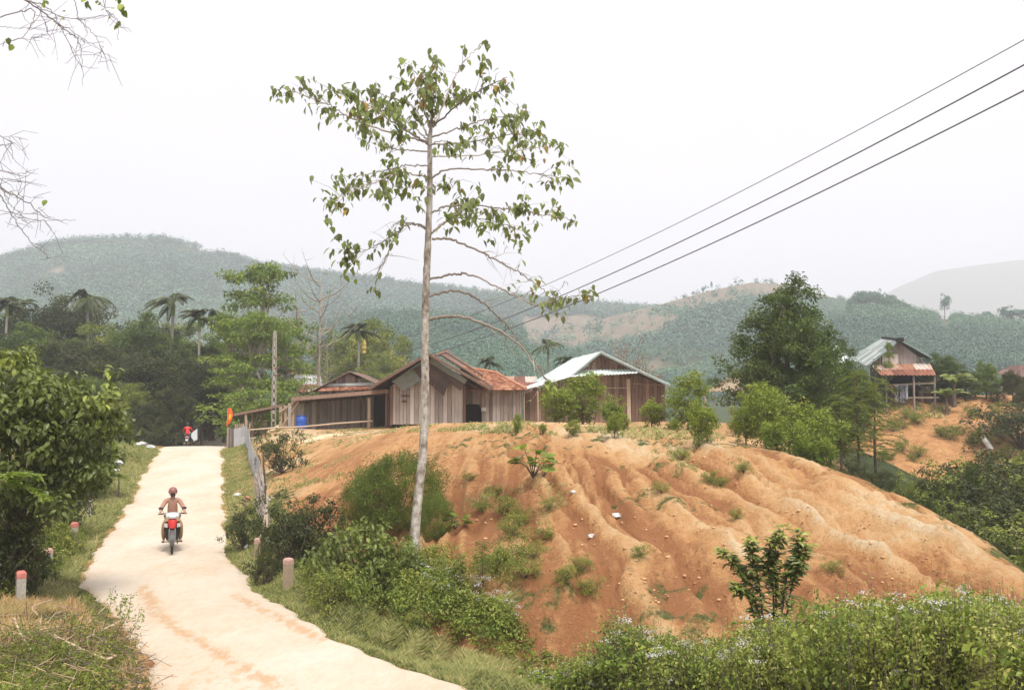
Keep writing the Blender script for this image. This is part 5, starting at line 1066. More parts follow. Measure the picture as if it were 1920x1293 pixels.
for px, d, top, v, lb in ((1790,73.5,672,0,'banana plant with wide pale leaves right of the stilt house'),(1812,75,690,0,'smaller banana plant behind the wide one'),(1775,72,705,0,'low banana plant at the right foot of the stilt house')):
    place('banana', v, px, d, lb, 'banana plant', top=top, wide=1.5, rz=px * .3)
r_ = np.random.default_rng(12)
for i in range(26):
    px = 1650 + 250 * r_.random(); py = 775 + 95 * r_.random(); place('weedy', i % 3, px, 0, 'small dark tuft of shrub rooted in the ochre bank', 'shrub', base=py, h=.5 + .5 * r_.random(), wide=1.2, group='small shrubs on the ochre bank', lm='bush')
# ---- shrubs on and below the mound
place('fine', 0, 750, 24.6, 'large round fine-leaved bush behind the tall thin trunk', 'bush', top=848, wide=1.02)
place('fine', 1, 700, 26.0, 'fine-leaved bush joined to the left of the large round one', 'bush', top=880, wide=.8)
place('fine', 0, 815, 23.2, 'lower fine-leaved bush just right of the tall thin trunk', 'bush', top=925, wide=.72, rz=2)
place('broad', 0, 668, 21.0, 'broadleaf bush with glossy dark leaves left of the tall trunk', 'bush', top=968, wide=.85)
place('broad', 1, 725, 20.6, 'broadleaf bush touching the foot of the tall trunk', 'bush', top=1010, wide=.9)
place('broad', 1, 625, 23.0, 'low broadleaf bush right of the fence end', 'bush', top=1010, wide=.65)
place('bush', 1, 540, 24, 'dark small-leaved bush at the end of the stick fence', 'bush', top=945, wide=1.0)
place('bush', 2, 585, 25, 'dark small-leaved bush below the red soil, left of the round bush', 'bush', top=935, wide=1.0)
place('bush', 0, 500, 22.6, 'low bush between the two right hand marker posts', 'bush', top=1015, wide=.5)
place('bush', 1, 462, 27.5, 'small bush beside the far right marker post', 'bush', top=945, wide=.8)
place('bush', 0, 528, 42, 'dark green bush by the wooden rail fence', 'bush', top=800, wide=.72)
place('feather', 0, 905, 18.9, 'dark feathery shrub above the red cut', 'shrub', top=1010, wide=.85)
place('feather', 1, 865, 19.3, 'dark feathery shrub beside the red cut, nearer the trunk', 'shrub', top=1035, wide=.85)
place('weedy', 0, 620, 19.6, 'grey green shrub in front of the broadleaf bushes', 'shrub', top=1060, wide=1.2)
for px, base, h, v, lb in ((1000,898,.95,1,'broad-leaved young plant with yellow green top on the bare slope'),(1020,895,.6,0,'broad-leaved young plant beside the one with the yellow green top'),(853,995,.55,1,'pale broad-leaved plant right of the large round bush'),(708,955,.5,1,'pale broad-leaved plant left of the large round bush'),(575,955,.4,0,'pale broad-leaved plant on the red soil near the fence')):
    place('herb', v, px, 0, lb, 'young plant', base=base, h=h * .9, wide=1.4)
r_ = np.random.default_rng(31)
for i, (px, py, h) in enumerate([(945,965,.5),(975,985,.4),(925,930,.3),(960,1010,.45),(1000,1050,.35),(1020,1020,.3),(1060,1095,.3),(1090,1075,.3),(960,1060,.5),(930,1080,.45),(1030,960,.3),(880,905,.25),(1105,1120,.3),(1240,925,.3),(1395,890,.35),(1330,905,.3),(1275,862,.35),(1350,915,.3),(1200,1050,.25),(985,1090,.4),(905,960,.35),(1380,975,.25),(1560,1075,.25)]):
    place('weedy', i % 3, px, 0, 'small sparse tuft growing on the bare orange slope', 'shrub', base=py, h=h, wide=1.5, group='tufts on the bare slope', lm='bush' if i % 2 else None)

# ---- young tree in front of the mound, among the weeds
YT_D = 14.6; yb = np.array([float(ray(1440, 760)[0]) * YT_D, YT_D, gzf(float(ray(1440, 760)[0]) * YT_D, YT_D)])
YT = empty('young_tree', yb, 0, 'young tree with glossy dark leaves standing above the flowering weeds', 'tree')
rg = np.random.default_rng(8); st, lf = MB(), MB()
for pts in ([(1440,1200),(1415,1120),(1385,1065),(1352,1032)], [(1440,1200),(1425,1110),(1412,1050),(1408,1010)], [(1440,1200),(1455,1100),(1452,1040),(1470,990)], [(1440,1200),(1470,1110),(1490,1050),(1500,1000)], [(1440,1200),(1410,1140),(1390,1110),(1375,1100)], [(1440,1200),(1480,1120),(1500,1060),(1512,1020)], [(1440,1200),(1450,1120),(1440,1060),(1448,1010)]):
    n = len(pts); cv = bez([P3(x, y, YT_D + (rg.random() - .5) * .5 * i / n) if i else yb + [0, 0, -.05] for i, (x, y) in enumerate(pts)], 12); k = len(cv); st.tube(cv, np.linspace(.02, .004, k), 5, cap=False)
    for z in np.linspace(.25, 1, 27):
        p = cv[int(z * (k - 1))]; q = 7; a = rg.random(q) * 6.28; ax = unit(np.stack([np.cos(a), np.sin(a), .15 + .5 * rg.random(q)], 1)); add_leaves(lf, np.repeat(p[None], q, 0) + rg.normal(size=(q, 3)) * .03, unit(np.stack([-np.cos(a) * .3, -np.sin(a) * .3 - .2, np.ones(q)], 1) + rg.normal(size=(q, 3)) * .25), ax, .10 + .06 * rg.random(q), .058, np.clip((.25 + .35 * rg.random(q)) + (.4 if z > .93 else 0), 0, 1), n6=True, droop=.35)
for o in (st.build('trunk', [BARKD]), lf.build('crown', [LEAF['broad']])): o.parent = YT; o.matrix_parent_inverse = Matrix.Translation(-Vector(YT.location))

# ---- leafy tree at the left edge, near
rg = np.random.default_rng(15)
LT_D = 20.5; c0 = P3(35, 800, LT_D); LT = empty('leafy_tree', (c0[0], LT_D, gzf(c0[0], LT_D)), 0, 'low broad-leaved tree with drooping leaves overhanging the left verge', 'tree')
g0 = LT.location; c = crown_centres(rg, 330, (2.15, 1.5, 1.75), (c0[0] - .05, LT_D, P3(35, 822, LT_D)[2]), inner=.3, lump=.3, cut=-.97)
lf, st = MB(), MB(); zc = c[:, 2]; tn = np.clip(.0 + .42 * rg.random(len(c)) + .5 * sstep(.4, 1.3, zc - zc.mean()), 0, 1)  # top light and inner shade painted in: upper clumps lighter, lower ones darker
clump_leaves(lf, rg, c, .28, 34, .155, .55, tone=tn, up=.55, hang=.8, n6=True, droop=.25)
side = P3(192, 750, LT_D) + rg.normal(size=(34, 3)) * [.16, .4, .28]; clump_leaves(lf, rg, side, .18, 10, .17, .5, tone=.55 + .45 * rg.random(34), up=.5, hang=.6, n6=True, droop=.25)
st.tube(bez([(g0.x + .1, LT_D + .3, g0.z - .2), (g0.x + .15, LT_D, g0.z + .7), (c0[0], LT_D, c0[2])], 6), np.linspace(.1, .05, 13), 8, bump=.1); limb_tubes(st, rg, 0, c, .12, .4, fork=(g0.x + .12, LT_D, g0.z + .9), maxn=16, seg=5)
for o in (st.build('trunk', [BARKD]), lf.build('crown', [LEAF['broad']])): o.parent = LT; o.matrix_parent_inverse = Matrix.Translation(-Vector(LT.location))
# yellow leaf seen on its right edge
# ---- small plume-leaved plant below it and others on the left
def plume(px, base, top, label, n=13, L=.5, wd=.1, lm='palm', name='plume_plant', d=None):
    p = Gv([px], [base])[0] if d is None else np.array([ray(px, 760)[0] * d, d, gzf(float(ray(px, 760)[0]) * d, d)]); zt = float(at(px, top, p[1])[2]); root = empty(name, p, 0, label, 'plant'); a_, b_ = MB(), MB(); rr = np.random.default_rng(int(px))
    hh = zt - p[2]; a_.tube([(0, 0, -.05), (.01, 0, hh * .5), (0, 0, hh)], [.03, .025, .015], 6)
    for k in range(n):
        a = k * 2.4; el = rr.random() * .9 - .1; t = np.linspace(0, 1, 8); r = L * np.cos(el) * t; z = hh + L * (np.sin(el) * t - .5 * t ** 2); cv = np.stack([np.cos(a) * r, np.sin(a) * r, z], 1); a_.tube(cv, np.linspace(.007, .002, 8), 4, cap=False)
        for s in (-1, 1):
            q = np.linspace(.15, 1, 14); P = np.stack([np.interp(q, t, cv[:, i]) for i in range(3)], 1); ax = np.stack([-np.sin(a) * s + .7 * np.cos(a) + 0 * q, np.cos(a) * s + .7 * np.sin(a) + 0 * q, -.35 + 0 * q], 1)
            add_leaves(b_, P, unit(rr.normal(size=P.shape) * .15 + [0, 0, 1]), unit(ax), L * .32, wd * .3, .25 + .5 * rr.random(len(q)))
    a_.build('stem', [BARKD], root); b_.build('leaves', [LEAF[lm]], root)
place('bush', 1, 58, 20.3, 'dark bush in front of the low tree trunk, behind the nearest marker post', 'bush', top=985, wide=.55)
place('bush', 2, 8, 20.0, 'dark bush at the left edge in front of the low broad-leaved tree', 'bush', top=960, wide=.9)
place('bush', 0, 45, 20.6, 'dark bush hiding the foot of the low broad-leaved tree', 'bush', top=950, wide=.5)
plume(106, 985, 905, 'dark plant with a mop of drooping leaves under the low broad-leaved tree', 16, .42)
plume(222, 935, 892, 'bright plant with drooping feathery leaves at the left edge of the road', 12, .36, lm='fresh')
place('sapling', 1, 178, 0, 'loose bright green shrub at the right edge of the low broad-leaved tree', 'shrub', base=935, top=760, wide=.5, lm='fresh')
place('sapling', 2, 205, 0, 'bright green shrub beside the left verge, behind the loose one', 'shrub', base=880, top=800, wide=.6, lm='fresh')
place('sapling', 0, 140, 0, 'green shrub half hidden behind the low broad-leaved tree', 'shrub', base=930, top=820, wide=.9)
plume(2, 960, 905, 'long-leaved green plant at the left edge under the tree', 9, .55, .22, lm='fresh', d=12.5)
for i, (px, d, top, k, lb) in enumerate([(118,36,805,'bush','green bush right of the low tree, above the grassy verge'),(90,32,860,'bush','green bush behind the plume-leaved plants'),(180,50,805,'bush','green bush near the top of the left verge'),(85,27,940,'bush','bush left of the grey marker post'),(20,27,960,'bush','dark bush behind the front left marker posts'),(-30,24,960,'bush','dark bush at the left edge behind the nearest marker post'),(52,26,975,'bush','leafy bush between the low tree and the marker posts'),(35,27,910,'bush','bush under the shade of the low tree'),(-60,27,880,'forest','dark tree at the left edge behind the low broad-leaved tree'),(120,30,870,'bush','shaded bush behind the mop-leaved plant'),(60,42,800,'forest','dark tree behind the low broad-leaved tree'),(150,46,770,'forest','dark tree on the left bank above the verge'),(10,50,740,'forest','dark tree on the left bank at the picture edge')]):
    place(k, i % 3, px, d, lb, 'bush' if k == 'bush' else 'tree', top=top, wide=.85 if k == 'bush' else 1.2)

# ---- trees standing out on the skylines
for i, (px, top, d, wd, lb) in enumerate([(232,436,878,.9,'taller one of two feathery trees alone on top of the left hill'),(193,440,878,.8,'smaller one of two feathery trees alone on top of the left hill'),(306,447,874,.7,'left bush of a pair on the top of the left hill'),(320,446,874,.7,'right bush of a pair on the top of the left hill'),(96,456,876,1.3,'round tree on the left shoulder of the left hill'),(80,460,876,1.2,'tree beside the round one on the left shoulder of the left hill'),(386,472,878,1.3,'bush just left of the dark knoll on the hill skyline'),
  (1776,552,425,.8,'lone thin tree on the right skyline'),(1285,552,636,.8,'thin tree left on the bare brown slope skyline'),(1302,546,636,.7,'thin tree second from the left on the bare brown slope skyline'),(1320,538,636,.9,'tallest thin tree on the bare brown slope skyline'),(1337,525,637,.3,'bare stick-like tree on the bare brown slope skyline'),(1855,583,427,1.2,'small tree right of the lone thin tree on the skyline'),(1895,574,427,1.6,'wide dark tree on the right skyline near the picture edge'),(1918,576,427,1.5,'tree cut by the right edge on the skyline'),(1545,553,632,1.,'small tree on the skyline right of the big conical tree')]):
    place('ridge', i % 3, px, d, lb, 'tree', top=top, wide=wd)
GKN = 'trees of the grove on the right skyline'
for i in range(30):
    px = 1598 + i * 5.2; top = np.interp(px, [1598, 1610, 1640, 1680, 1710, 1755], [560, 544, 541, 553, 568, 590]) + (i * 7 % 5) * 1.6
    place('ridge', i % 3, px, 424 + (i * 13 % 9), 'tree of the dense grove crowning the right skyline', 'tree', top=top, wide=.8, group=GKN)
for i in range(12):
    px = 398 + i * 5; top = np.interp(px, [398, 415, 440, 455], [478, 470, 478, 486]); place('ridge', i % 3, px, 874 + i % 4, 'tree of the small dark knoll on the left hill skyline', 'tree', top=top, wide=1.2, group='trees of the dark knoll on the left skyline')
# ------------------------------------------------------------------ uncountable ground cover
rg = np.random.default_rng(101)
def inpoly(px, py, poly):
    P = np.array(poly, float); x0, y0 = P.T; x1, y1 = np.roll(P, -1, 0).T; c = np.zeros(len(px), bool)
    for a, b, c_, d in zip(x0, y0, x1, y1): c ^= ((b > py) != (d > py)) & (px < (c_ - a) * (py - b) / (d - b + 1e-9) + a)
    return c
def samp(poly, n, rg):
    P = np.array(poly, float); lo_, hi = P.min(0), P.max(0); px = lo_[0] + (hi[0] - lo_[0]) * rg.random(n * 3); py = lo_[1] + (hi[1] - lo_[1]) * rg.random(n * 3); k = inpoly(px, py, poly); return px[k][:n], py[k][:n]
def offroad(P, m=.12): return (P[:, 0] < xl(P[:, 1]) - m + fbm(P[:, 1] * 3, P[:, 0] * 0, 8) * .5) | (P[:, 0] > xr(P[:, 1]) + m + fbm(P[:, 1] * 3, P[:, 0] * 0, 9) * .5)
VERGE_R = [(418,850),(470,850),(490,900),(520,1000),(560,1080),(640,1130),(760,1190),(900,1235),(1060,1270),(1100,1300),(850,1300),(700,1235),(560,1160),(470,1110),(430,1060),(418,1000)]
VERGE_L = [(300,838),(250,830),(200,880),(170,930),(120,1000),(60,1060),(0,1120),(0,1160),(110,1150),(160,1085),(200,1020),(245,950),(270,890)]
g = MB()
def blades(poly, n, h, w, rg, mat=0, patch=.0, tone=(0, 1)):
    px, py = samp(poly, n, rg); P = Gv(px, py); P[:, :2] += rg.normal(size=(len(P), 2)) * .04; P[:, 2] = gf(P[:, 0], P[:, 1]) - .01
    k = offroad(P) & (fbm(P[:, 0] * 1.3, P[:, 1] * .7, 17) > patch); P = P[k]; m = len(P); sc = np.clip(P[:, 1] / 20, .8, 3)
    a = rg.random(m) * 6.28; ax = unit(np.stack([np.cos(a) * .5, np.sin(a) * .5, np.ones(m)], 1)); nr = unit(np.stack([np.sin(a), -np.abs(np.cos(a)) - .2, .5 + 0 * a], 1))
    hh = h * (.5 + rg.random(m)) * (1 + .8 * fbm(P[:, 0] * .8, P[:, 1] * .8, 41)); tn = np.clip(tone[0] + (tone[1] - tone[0]) * rg.random(m) + .5 * fbm(P[:, 0] * .5, P[:, 1] * .5, 44), 0, 1)
    add_leaves(g, P, nr, ax, hh, w * sc, tn, mat, 0, droop=.3)
blades(VERGE_R, 52000, .13, .016, rg); blades(VERGE_L, 20000, .12, .012, rg, patch=-.12)
blades([(600,1160),(720,1190),(900,1240),(1080,1275),(1080,1300),(850,1300),(640,1210)], 16000, .13, .010, rg, tone=(.2, 1)); blades([(480,820),(560,810),(700,815),(640,900),(500,930)], 2500, .14, .02, rg, patch=.03)
blades([(1180,850),(1400,850),(1420,930),(1200,920)], 4500, .13, .014, rg, patch=.06); blades([(900,800),(1400,800),(1400,830),(900,815)], 4000, .15, .02, rg, patch=.0)
blades([(860,900),(1060,900),(1080,1090),(900,1080)], 3500, .12, .012, rg, patch=.05); blades([(0,1130),(150,1130),(250,1293),(0,1293)], 7000, .22, .01, rg, 1)
blades([(620,800),(1000,792),(1000,806),(640,815)], 2500, .12, .02, rg, patch=.04); blades([(1640,760),(1900,760),(1920,790),(1640,785)], 900, .35, .03, rg)
blades([(480,990),(640,1040),(960,1110),(960,1190),(700,1130),(500,1060)], 9000, .2, .012, rg)
def blades_w(n, y0, y1, side, e0, e1, h, w):
    y = np.sqrt(rg.random(n) * (y1 ** 2 - y0 ** 2) + y0 ** 2) if y1 > 40 else y0 + (y1 - y0) * rg.random(n); e = e0 + (e1 - e0) * rg.random(n) ** 1.2; e = e * (1 + .6 * fbm(y * 1.3, y * 0 + side, 66) * 2); x = (xr(y) + e) if side > 0 else (xl(y) - e); m = len(y)
    z = np.maximum(gf(x, y), np.where(e < .25, zr(y) - .02, -9)); P = np.stack([x, y, z - .01], 1); a = rg.random(m) * 6.28; sc = np.clip(y / 20, .8, 3)
    add_leaves(g, P, unit(np.stack([np.sin(a), -np.abs(np.cos(a)) - .2, .5 + 0 * a], 1)), unit(np.stack([np.cos(a) * .7, np.sin(a) * .7, np.ones(m)], 1)), h * (.4 + rg.random(m)) * np.clip(.5 + e, .4, 1), w * sc, np.clip(.1 + .75 * rg.random(m) + .6 * fbm(x * .5, y * .5, 44), 0, 1), 0, 0, droop=.3)
blades_w(26000, 11, 30, 1, -.16, 1.9, .13, .014); blades_w(9000, 28, 57, 1, -.1, 1.6, .13, .014); blades_w(16000, 14, 57, -1, -.14, 3.0, .13, .014)
o = g.build('grass', [LEAF['grass'], LEAF['dry']]); tag(o, 'green and straw coloured grass along both verges and in patches on the mound', kind='stuff')
# low leafy undergrowth
u = MB()
def cover(poly, n, h, cr, per, L, mi, rg, hang=0, tone=None, patch=-1, W=.5):
    px, py = samp(poly, n, rg); P = Gv(px, py); k = offroad(P, .35) & (fbm(P[:, 0] * .9, P[:, 1] * .6, 27) > patch); P = P[k]; P[:, 2] += h * (.2 + .8 * rg.random(len(P))) * (1 + 1.2 * fbm(P[:, 0] * .7, P[:, 1] * .7, 51))
    clump_leaves(u, rg, P, cr, per, L, W, mi, up=.7, hang=hang, tone=(None if tone is None else np.clip(tone + rg.normal(size=len(P)) * .18, 0, 1)))
cover([(0,1000),(60,985),(130,990),(170,1000),(150,1050),(100,1090),(40,1130),(0,1130)], 330, .32, .16, 26, .07, 1, rg)
cover([(445,960),(500,940),(560,980),(640,1040),(620,1110),(560,1080),(500,1060),(450,1020)], 340, .28, .15, 26, .06, 1, rg)
cover([(520,1070),(640,1100),(780,1080),(880,1130),(960,1180),(1000,1240),(1060,1270),(960,1245),(800,1190),(640,1135)], 480, .34, .15, 26, .06, 0, rg)
cover([(520,1070),(640,1100),(780,1080),(880,1130),(960,1180),(1000,1240),(1060,1270),(960,1245),(800,1190),(640,1135)], 200, .42, .13, 18, .08, 2, rg)
cover([(560,1085),(640,1100),(780,1080),(880,1130),(960,1180),(980,1220),(800,1160),(640,1115)], 160, .5, .14, 22, .07, 1, rg)
cover([(700,1040),(840,1050),(880,1110),(760,1120),(680,1090)], 260, .3, .15, 26, .06, 1, rg)
cover([(500,860),(560,830),(600,880),(540,960),(500,960)], 26, .12, .12, 18, .06, 0, rg, patch=.02)
cover([(800,1050),(960,1050),(985,1110),(880,1090)], 90, .25, .14, 22, .05, 1, rg)
cover([(0,1225),(90,1205),(225,1225),(250,1270),(240,1330),(0,1400)], 330, .40, .15, 26, .05, 0, rg, tone=.3)
cover([(0,1270),(200,1250),(230,1330),(0,1400)], 190, .45, .15, 26, .06, 1, rg)
cover([(230,800),(290,815),(265,870),(210,900),(180,880)], 60, .25, .2, 26, .09, 0, rg, patch=-.05)
o = u.build('undergrowth', [LEAF['weed'], LEAF['bush'], LEAF['fresh']]); tag(o, 'low leafy undergrowth covering the verges and the foot of the mound', kind='stuff')
# pale wild flowers in the verge undergrowth + the flowering weeds in front
w_ = MB(); fl = MB()
n = 4200; px = 1010 + 1080 * rg.random(n); yy = np.linspace(7, 17, 400)
base = np.array([float(yy[np.argmin(np.abs((p - 960) / F * yy - (xr(yy) + 1.25)))]) for p in px]); far_ = np.minimum(base + 4.3, 14.9 - .05 * (px - 1000) / 100)
d = base + (np.maximum(far_, base + .6) - base) * rg.random(n) ** .8
x = (px - 960) / F * d * 1.0; gzv = gf(x, d)
keep_ = rg.random(n) < np.interp(px, [1000, 1300, 1450, 1600], [.5, .55, .95, 1]) * np.clip(2.9 * vn(px / 48, d * 1.1, 88) - .55, .06, 1); px, d, x, gzv = px[keep_], d[keep_], x[keep_], gzv[keep_]; n = len(px)
topy = np.interp(px, [1000, 1050, 1100, 1150, 1200, 1260, 1330, 1400, 1450, 1500, 1560, 1620, 1700, 1750, 1800, 1860, 1920, 2100], [1262, 1240, 1215, 1140, 1180, 1172, 1188, 1170, 1140, 1122, 1100, 1116, 1112, 1100, 1108, 1112, 1114, 1120]) - 16 + 60 * vn(px / 34, d, 3) * .8 + rg.exponential(30, n)
zt = np.array([float(at(a, b_, c_)[2]) for a, b_, c_ in zip(px, topy, d)]); zt = np.minimum(zt, gzv + 2.1 + .2 * rg.random(n)) - .25 * rg.random(n) ** 1.5; h = np.maximum(zt - gzv, .25)
for i in range(n):
    s = np.array([x[i], d[i], gzv[i] - .05]); e = np.array([x[i] + rg.normal() * .1, d[i] + rg.normal() * .1, gzv[i] + h[i]]); mid = (s + e) / 2 + rg.normal(size=3) * .05
    w_.tube([s, mid, e], [.006, .004, .002], 3, mi=1, cap=False, rnd=rg.random())
    sp_ = rg.random(); k = int((6 + 8 * h[i]) * (.55 + .6 * rg.random())); t = 1 - (rg.random(k) ** 1.25) * .8; P = s + (e - s) * t[:, None] + rg.normal(size=(k, 3)) * [.07, .07, .02]; tone = np.clip(.52 + rg.normal() * .3 + 1.3 * fbm(np.array([x[i] * .9]), np.array([d[i] * .9]), 77)[0], 0, 1)
    clump_leaves(w_, rg, P, .085 + .04 * sp_, 7 if sp_ < .7 else 4, .04 + .025 * sp_ + (.03 if sp_ > .85 else 0), .45 + .25 * sp_, 2 if sp_ > .8 else 0, up=.6, hang=.25, tone=np.full(k, tone))
    if rg.random() < .12:
        q = 26; c = e + np.array([0, 0, -.02 * rg.random()]) + rg.normal(size=(q, 3)) * [.045, .045, .014] + [0, 0, .02]; a = unit(rg.normal(size=(q, 3)) + [0, -.3, .8]); add_leaves(fl, c, unit(rg.normal(size=(q, 3)) + [0, -1, 1]), a, .022, .016, rg.random(q), 0, 0)
for i in rg.permutation(n)[:420]:   # wispy shoots that stand above the rest
    s = np.array([x[i], d[i], gzv[i] + h[i] * .6]); L_ = .35 + .45 * rg.random(); e = s + np.array([rg.normal() * .1, rg.normal() * .1, h[i] * .4 + L_ * .5]); w_.tube([s, (s + e) / 2 + rg.normal(size=3) * .02, e], [.004, .003, .0015], 3, mi=1, cap=False, rnd=rg.random())
    t = rg.random(11) * .8 + .2; P = s + (e - s) * t[:, None] + rg.normal(size=(11, 3)) * .015; a = rg.random(11) * 6.28; add_leaves(w_, P, unit(rg.normal(size=(11, 3)) * .4 + [0, -.3, 1]), unit(np.stack([np.cos(a), np.sin(a), .3 + 0 * a], 1)), .045, .02, .5 + .5 * rg.random(11), 0)
o = w_.build('flowering_weeds', [LEAF['weed'], TWIG, LEAF['fresh']]); tag(o, 'tall green flowering weeds along the near edge of the road at the right', kind='stuff')
px, py = samp([(740,1080),(900,1120),(1000,1190),(960,1200),(860,1160),(740,1110)], 45, rg); P = Gv(px, py); P[:, 2] += .35 + .15 * rg.random(len(P))
for p in P: q = 16; add_leaves(fl, p + rg.normal(size=(q, 3)) * [.035, .035, .015], unit(rg.normal(size=(q, 3)) + [0, -1, 1]), unit(rg.normal(size=(q, 3)) + [0, 0, .6]), .02, .014, rg.random(q), 0, 0)
FLW = leafmat('white_flower', [(.50, .48, .50), (.62, .60, .62), (.74, .71, .70)], .25)
o = fl.build('white_flowers', [FLW]); tag(o, 'clusters of tiny white flowers on top of the weeds', kind='stuff')
# cut brush heap in the near left corner
b_ = MB(); px, py = samp([(0,1200),(120,1180),(238,1205),(262,1260),(300,1330),(0,1400)], 620, rg); P = Gv(px, py)
for p in P:
    a = rg.random() * 3.14; L = .25 + .7 * rg.random() ** 2; dv = np.array([math.cos(a), math.sin(a) * .6, rg.normal() * .28]); c = p + [0, 0, .06 + .45 * rg.random() ** 1.5]; s_ = c - dv * L / 2; e = c + dv * L / 2
    s_[2] = max(s_[2], gzf(s_[0], s_[1])); e[2] = max(e[2], gzf(e[0], e[1])); b_.tube([s_, c + rg.normal(size=3) * .03, e], np.array([1, .8, .4]) * (.003 + .006 * rg.random() ** 2), 4, cap=False, rnd=rg.random(), mi=0 if rg.random() < .6 else 1)
for pts, r in (([(150,1240),(180,1225),(240,1190),(262,1186)], .014), ([(48,1185),(60,1215),(82,1250)], .018), ([(120,1220),(165,1240),(215,1262),(235,1258)], .02), ([(0,1222),(60,1215),(130,1200)], .012), ([(90,1180),(80,1165),(115,1150)], .009), ([(170,1210),(195,1182),(215,1160)], .008)):
    q = Gv([p[0] for p in pts], [p[1] for p in pts]); q[:, 2] += .32; q[:, 1] -= .4; b_.tube(bez(q, 6), r, 6, rnd=.9, mi=1)
clump_leaves(b_, rg, np.stack([P[:420, 0], P[:420, 1], P[:420, 2] + .22], 1), .16, 12, .075, .22, 2, up=.5)
o = b_.build('brush_heap', [TWIG, simple('dry_cane', [(.30, .2, .12), (.44, .31, .2), (.56, .43, .3)], 8, .8), LEAF['dry']]); tag(o, 'tangle of cut dry brush and canes in the near left corner', kind='stuff')
# sprays of a shrub standing against the pale road
SP = empty('shrub', Gv([190], [1235])[0], 0, 'loose green shrub sprays standing out against the pale road in the near left corner', 'shrub'); st, lf = MB(), MB(); D_ = SP.location.y - .3
for pts in ([(150,1260),(150,1180),(165,1130),(160,1112)], [(170,1260),(190,1190),(205,1140),(212,1104)], [(180,1260),(215,1190),(240,1150),(246,1112)], [(190,1260),(230,1210),(255,1170),(262,1140)], [(160,1260),(170,1200),(178,1160),(172,1140)], [(140,1260),(130,1200),(136,1165),(130,1150)], [(185,1260),(225,1230),(250,1215),(258,1190)], [(195,1260),(222,1180),(226,1140),(232,1118)]):
    cv = bez([P3(x_, y_, D_ + rg.normal() * .12) for x_, y_ in pts], 10); k = len(cv); st.tube(cv, np.linspace(.008, .002, k), 4, cap=False)
    for z in np.linspace(.3, 1, 15): clump_leaves(lf, rg, cv[int(z * (k - 1))][None], .075, 8, .045, .5, up=.4, tone=np.array([.25 + .5 * rg.random()]))
for o in (st.build('stems', [TWIG]), lf.build('foliage', [LEAF['weed']])): o.parent = SP; o.matrix_parent_inverse = Matrix.Translation(-Vector(SP.location))
# clods and stones on the mound and the verges
s_ = MB(); px, py = samp([(520,900),(700,820),(1300,830),(1650,960),(1900,1100),(1500,1130),(1200,1140),(900,1040),(700,940)], 900, rg); P = Gv(px, py)
px, py = samp([(285,850),(150,1085),(120,1130),(90,1120),(250,850)], 160, rg); P = np.vstack([P, Gv(px, py)])
for p in P:
    r = .008 + .034 * rg.random() ** 5; s_.ell(p + [0, 0, r * .3], (r * (1 + .5 * rg.random()), r * (1 + .5 * rg.random()), r * .75), 6, 5, rnd=rg.random())
o = s_.build('loose_stones', [simple('soil_clod', [(.30, .15, .07), (.46, .26, .13), (.58, .37, .21)], 5, .95, rndw=.8)]); tag(o, 'small clods and stones scattered on the bare slope', kind='stuff')
# ------------------------------------------------------------------ utility pole and wires
def adopt(o, root): o.parent = root; o.matrix_parent_inverse = Matrix.Translation(-Vector(root.location)); return o
PD = 60.0; pb = P3(513, 806, PD); gp = gzf(pb[0], PD); ptop = P3(513, 640, PD)[2]
UP = empty('utility_pole', (pb[0], PD, gp), 0, 'concrete lattice utility pole with ladder-like openings beside the open shed', 'utility pole')
m = MB(); zt_ = ptop + .5
for s in (-1, 1): m.beam((pb[0] + s * .125, PD, gp - .3), (pb[0] + s * .075, PD, zt_), .055, .15)
for k in range(13):
    q = k / 12; zz = gp + .2 + (zt_ - gp - .3) * q ** 1.05; m.box((pb[0], PD, zz), (.24 - .10 * q, .15, .12 + .35 * q))
adopt(m.build('shaft', [CONC]), UP)
for py in (672, 690, 703):
    z = P3(513, py, PD)[2]; m = MB(); m.beam((pb[0], PD - .08, z), (pb[0] + .28, PD - .08, z), .05); m.lathe([(.001, .0), (.05, .02), (.03, .05), (.055, .08), (.03, .12), (.001, .13)], (pb[0] + .28, PD - .08, z - .02), 10); adopt(m.build('insulator', [flatc('brown_glaze', (.18, .08, .05), .3)]), UP)
WIRE = flatc('cable_grey', (.10, .095, .12), .6)
for yf_, ym, yn, rr, lb in ((672, 584.5, 75, .008, 'highest and thinnest of the three power lines'), (690, 614.5, 122, .013, 'middle one of the three power lines'), (703, 635, 170, .013, 'lowest of the three power lines')):
    A = P3(513, yf_, PD) + [.28, 0, 0]; B = P3(1920, yn, 16); a_m = float(ray(900, 700)[0]); t = (a_m * A[1] - A[0]) / ((B[0] - A[0]) - a_m * (B[1] - A[1])); yM = A[1] + (B[1] - A[1]) * t; zM = P3(900, ym, yM)[2]
    M_ = np.array([[0, 0, 1], [t * t, t, 1], [1, 1, 1]]); cc_ = np.linalg.solve(M_, [A[2], zM, B[2]]); ts = np.linspace(0, 1.22, 60)
    pts = np.stack([A[0] + (B[0] - A[0]) * ts, A[1] + (B[1] - A[1]) * ts, cc_[0] * ts * ts + cc_[1] * ts + cc_[2]], 1)
    m = MB(); m.tube(pts, rr, 6); o = m.build('power_line', [WIRE]); tag(o, lb + ' crossing the sky to the upper right', 'power line', 'power lines crossing the sky')

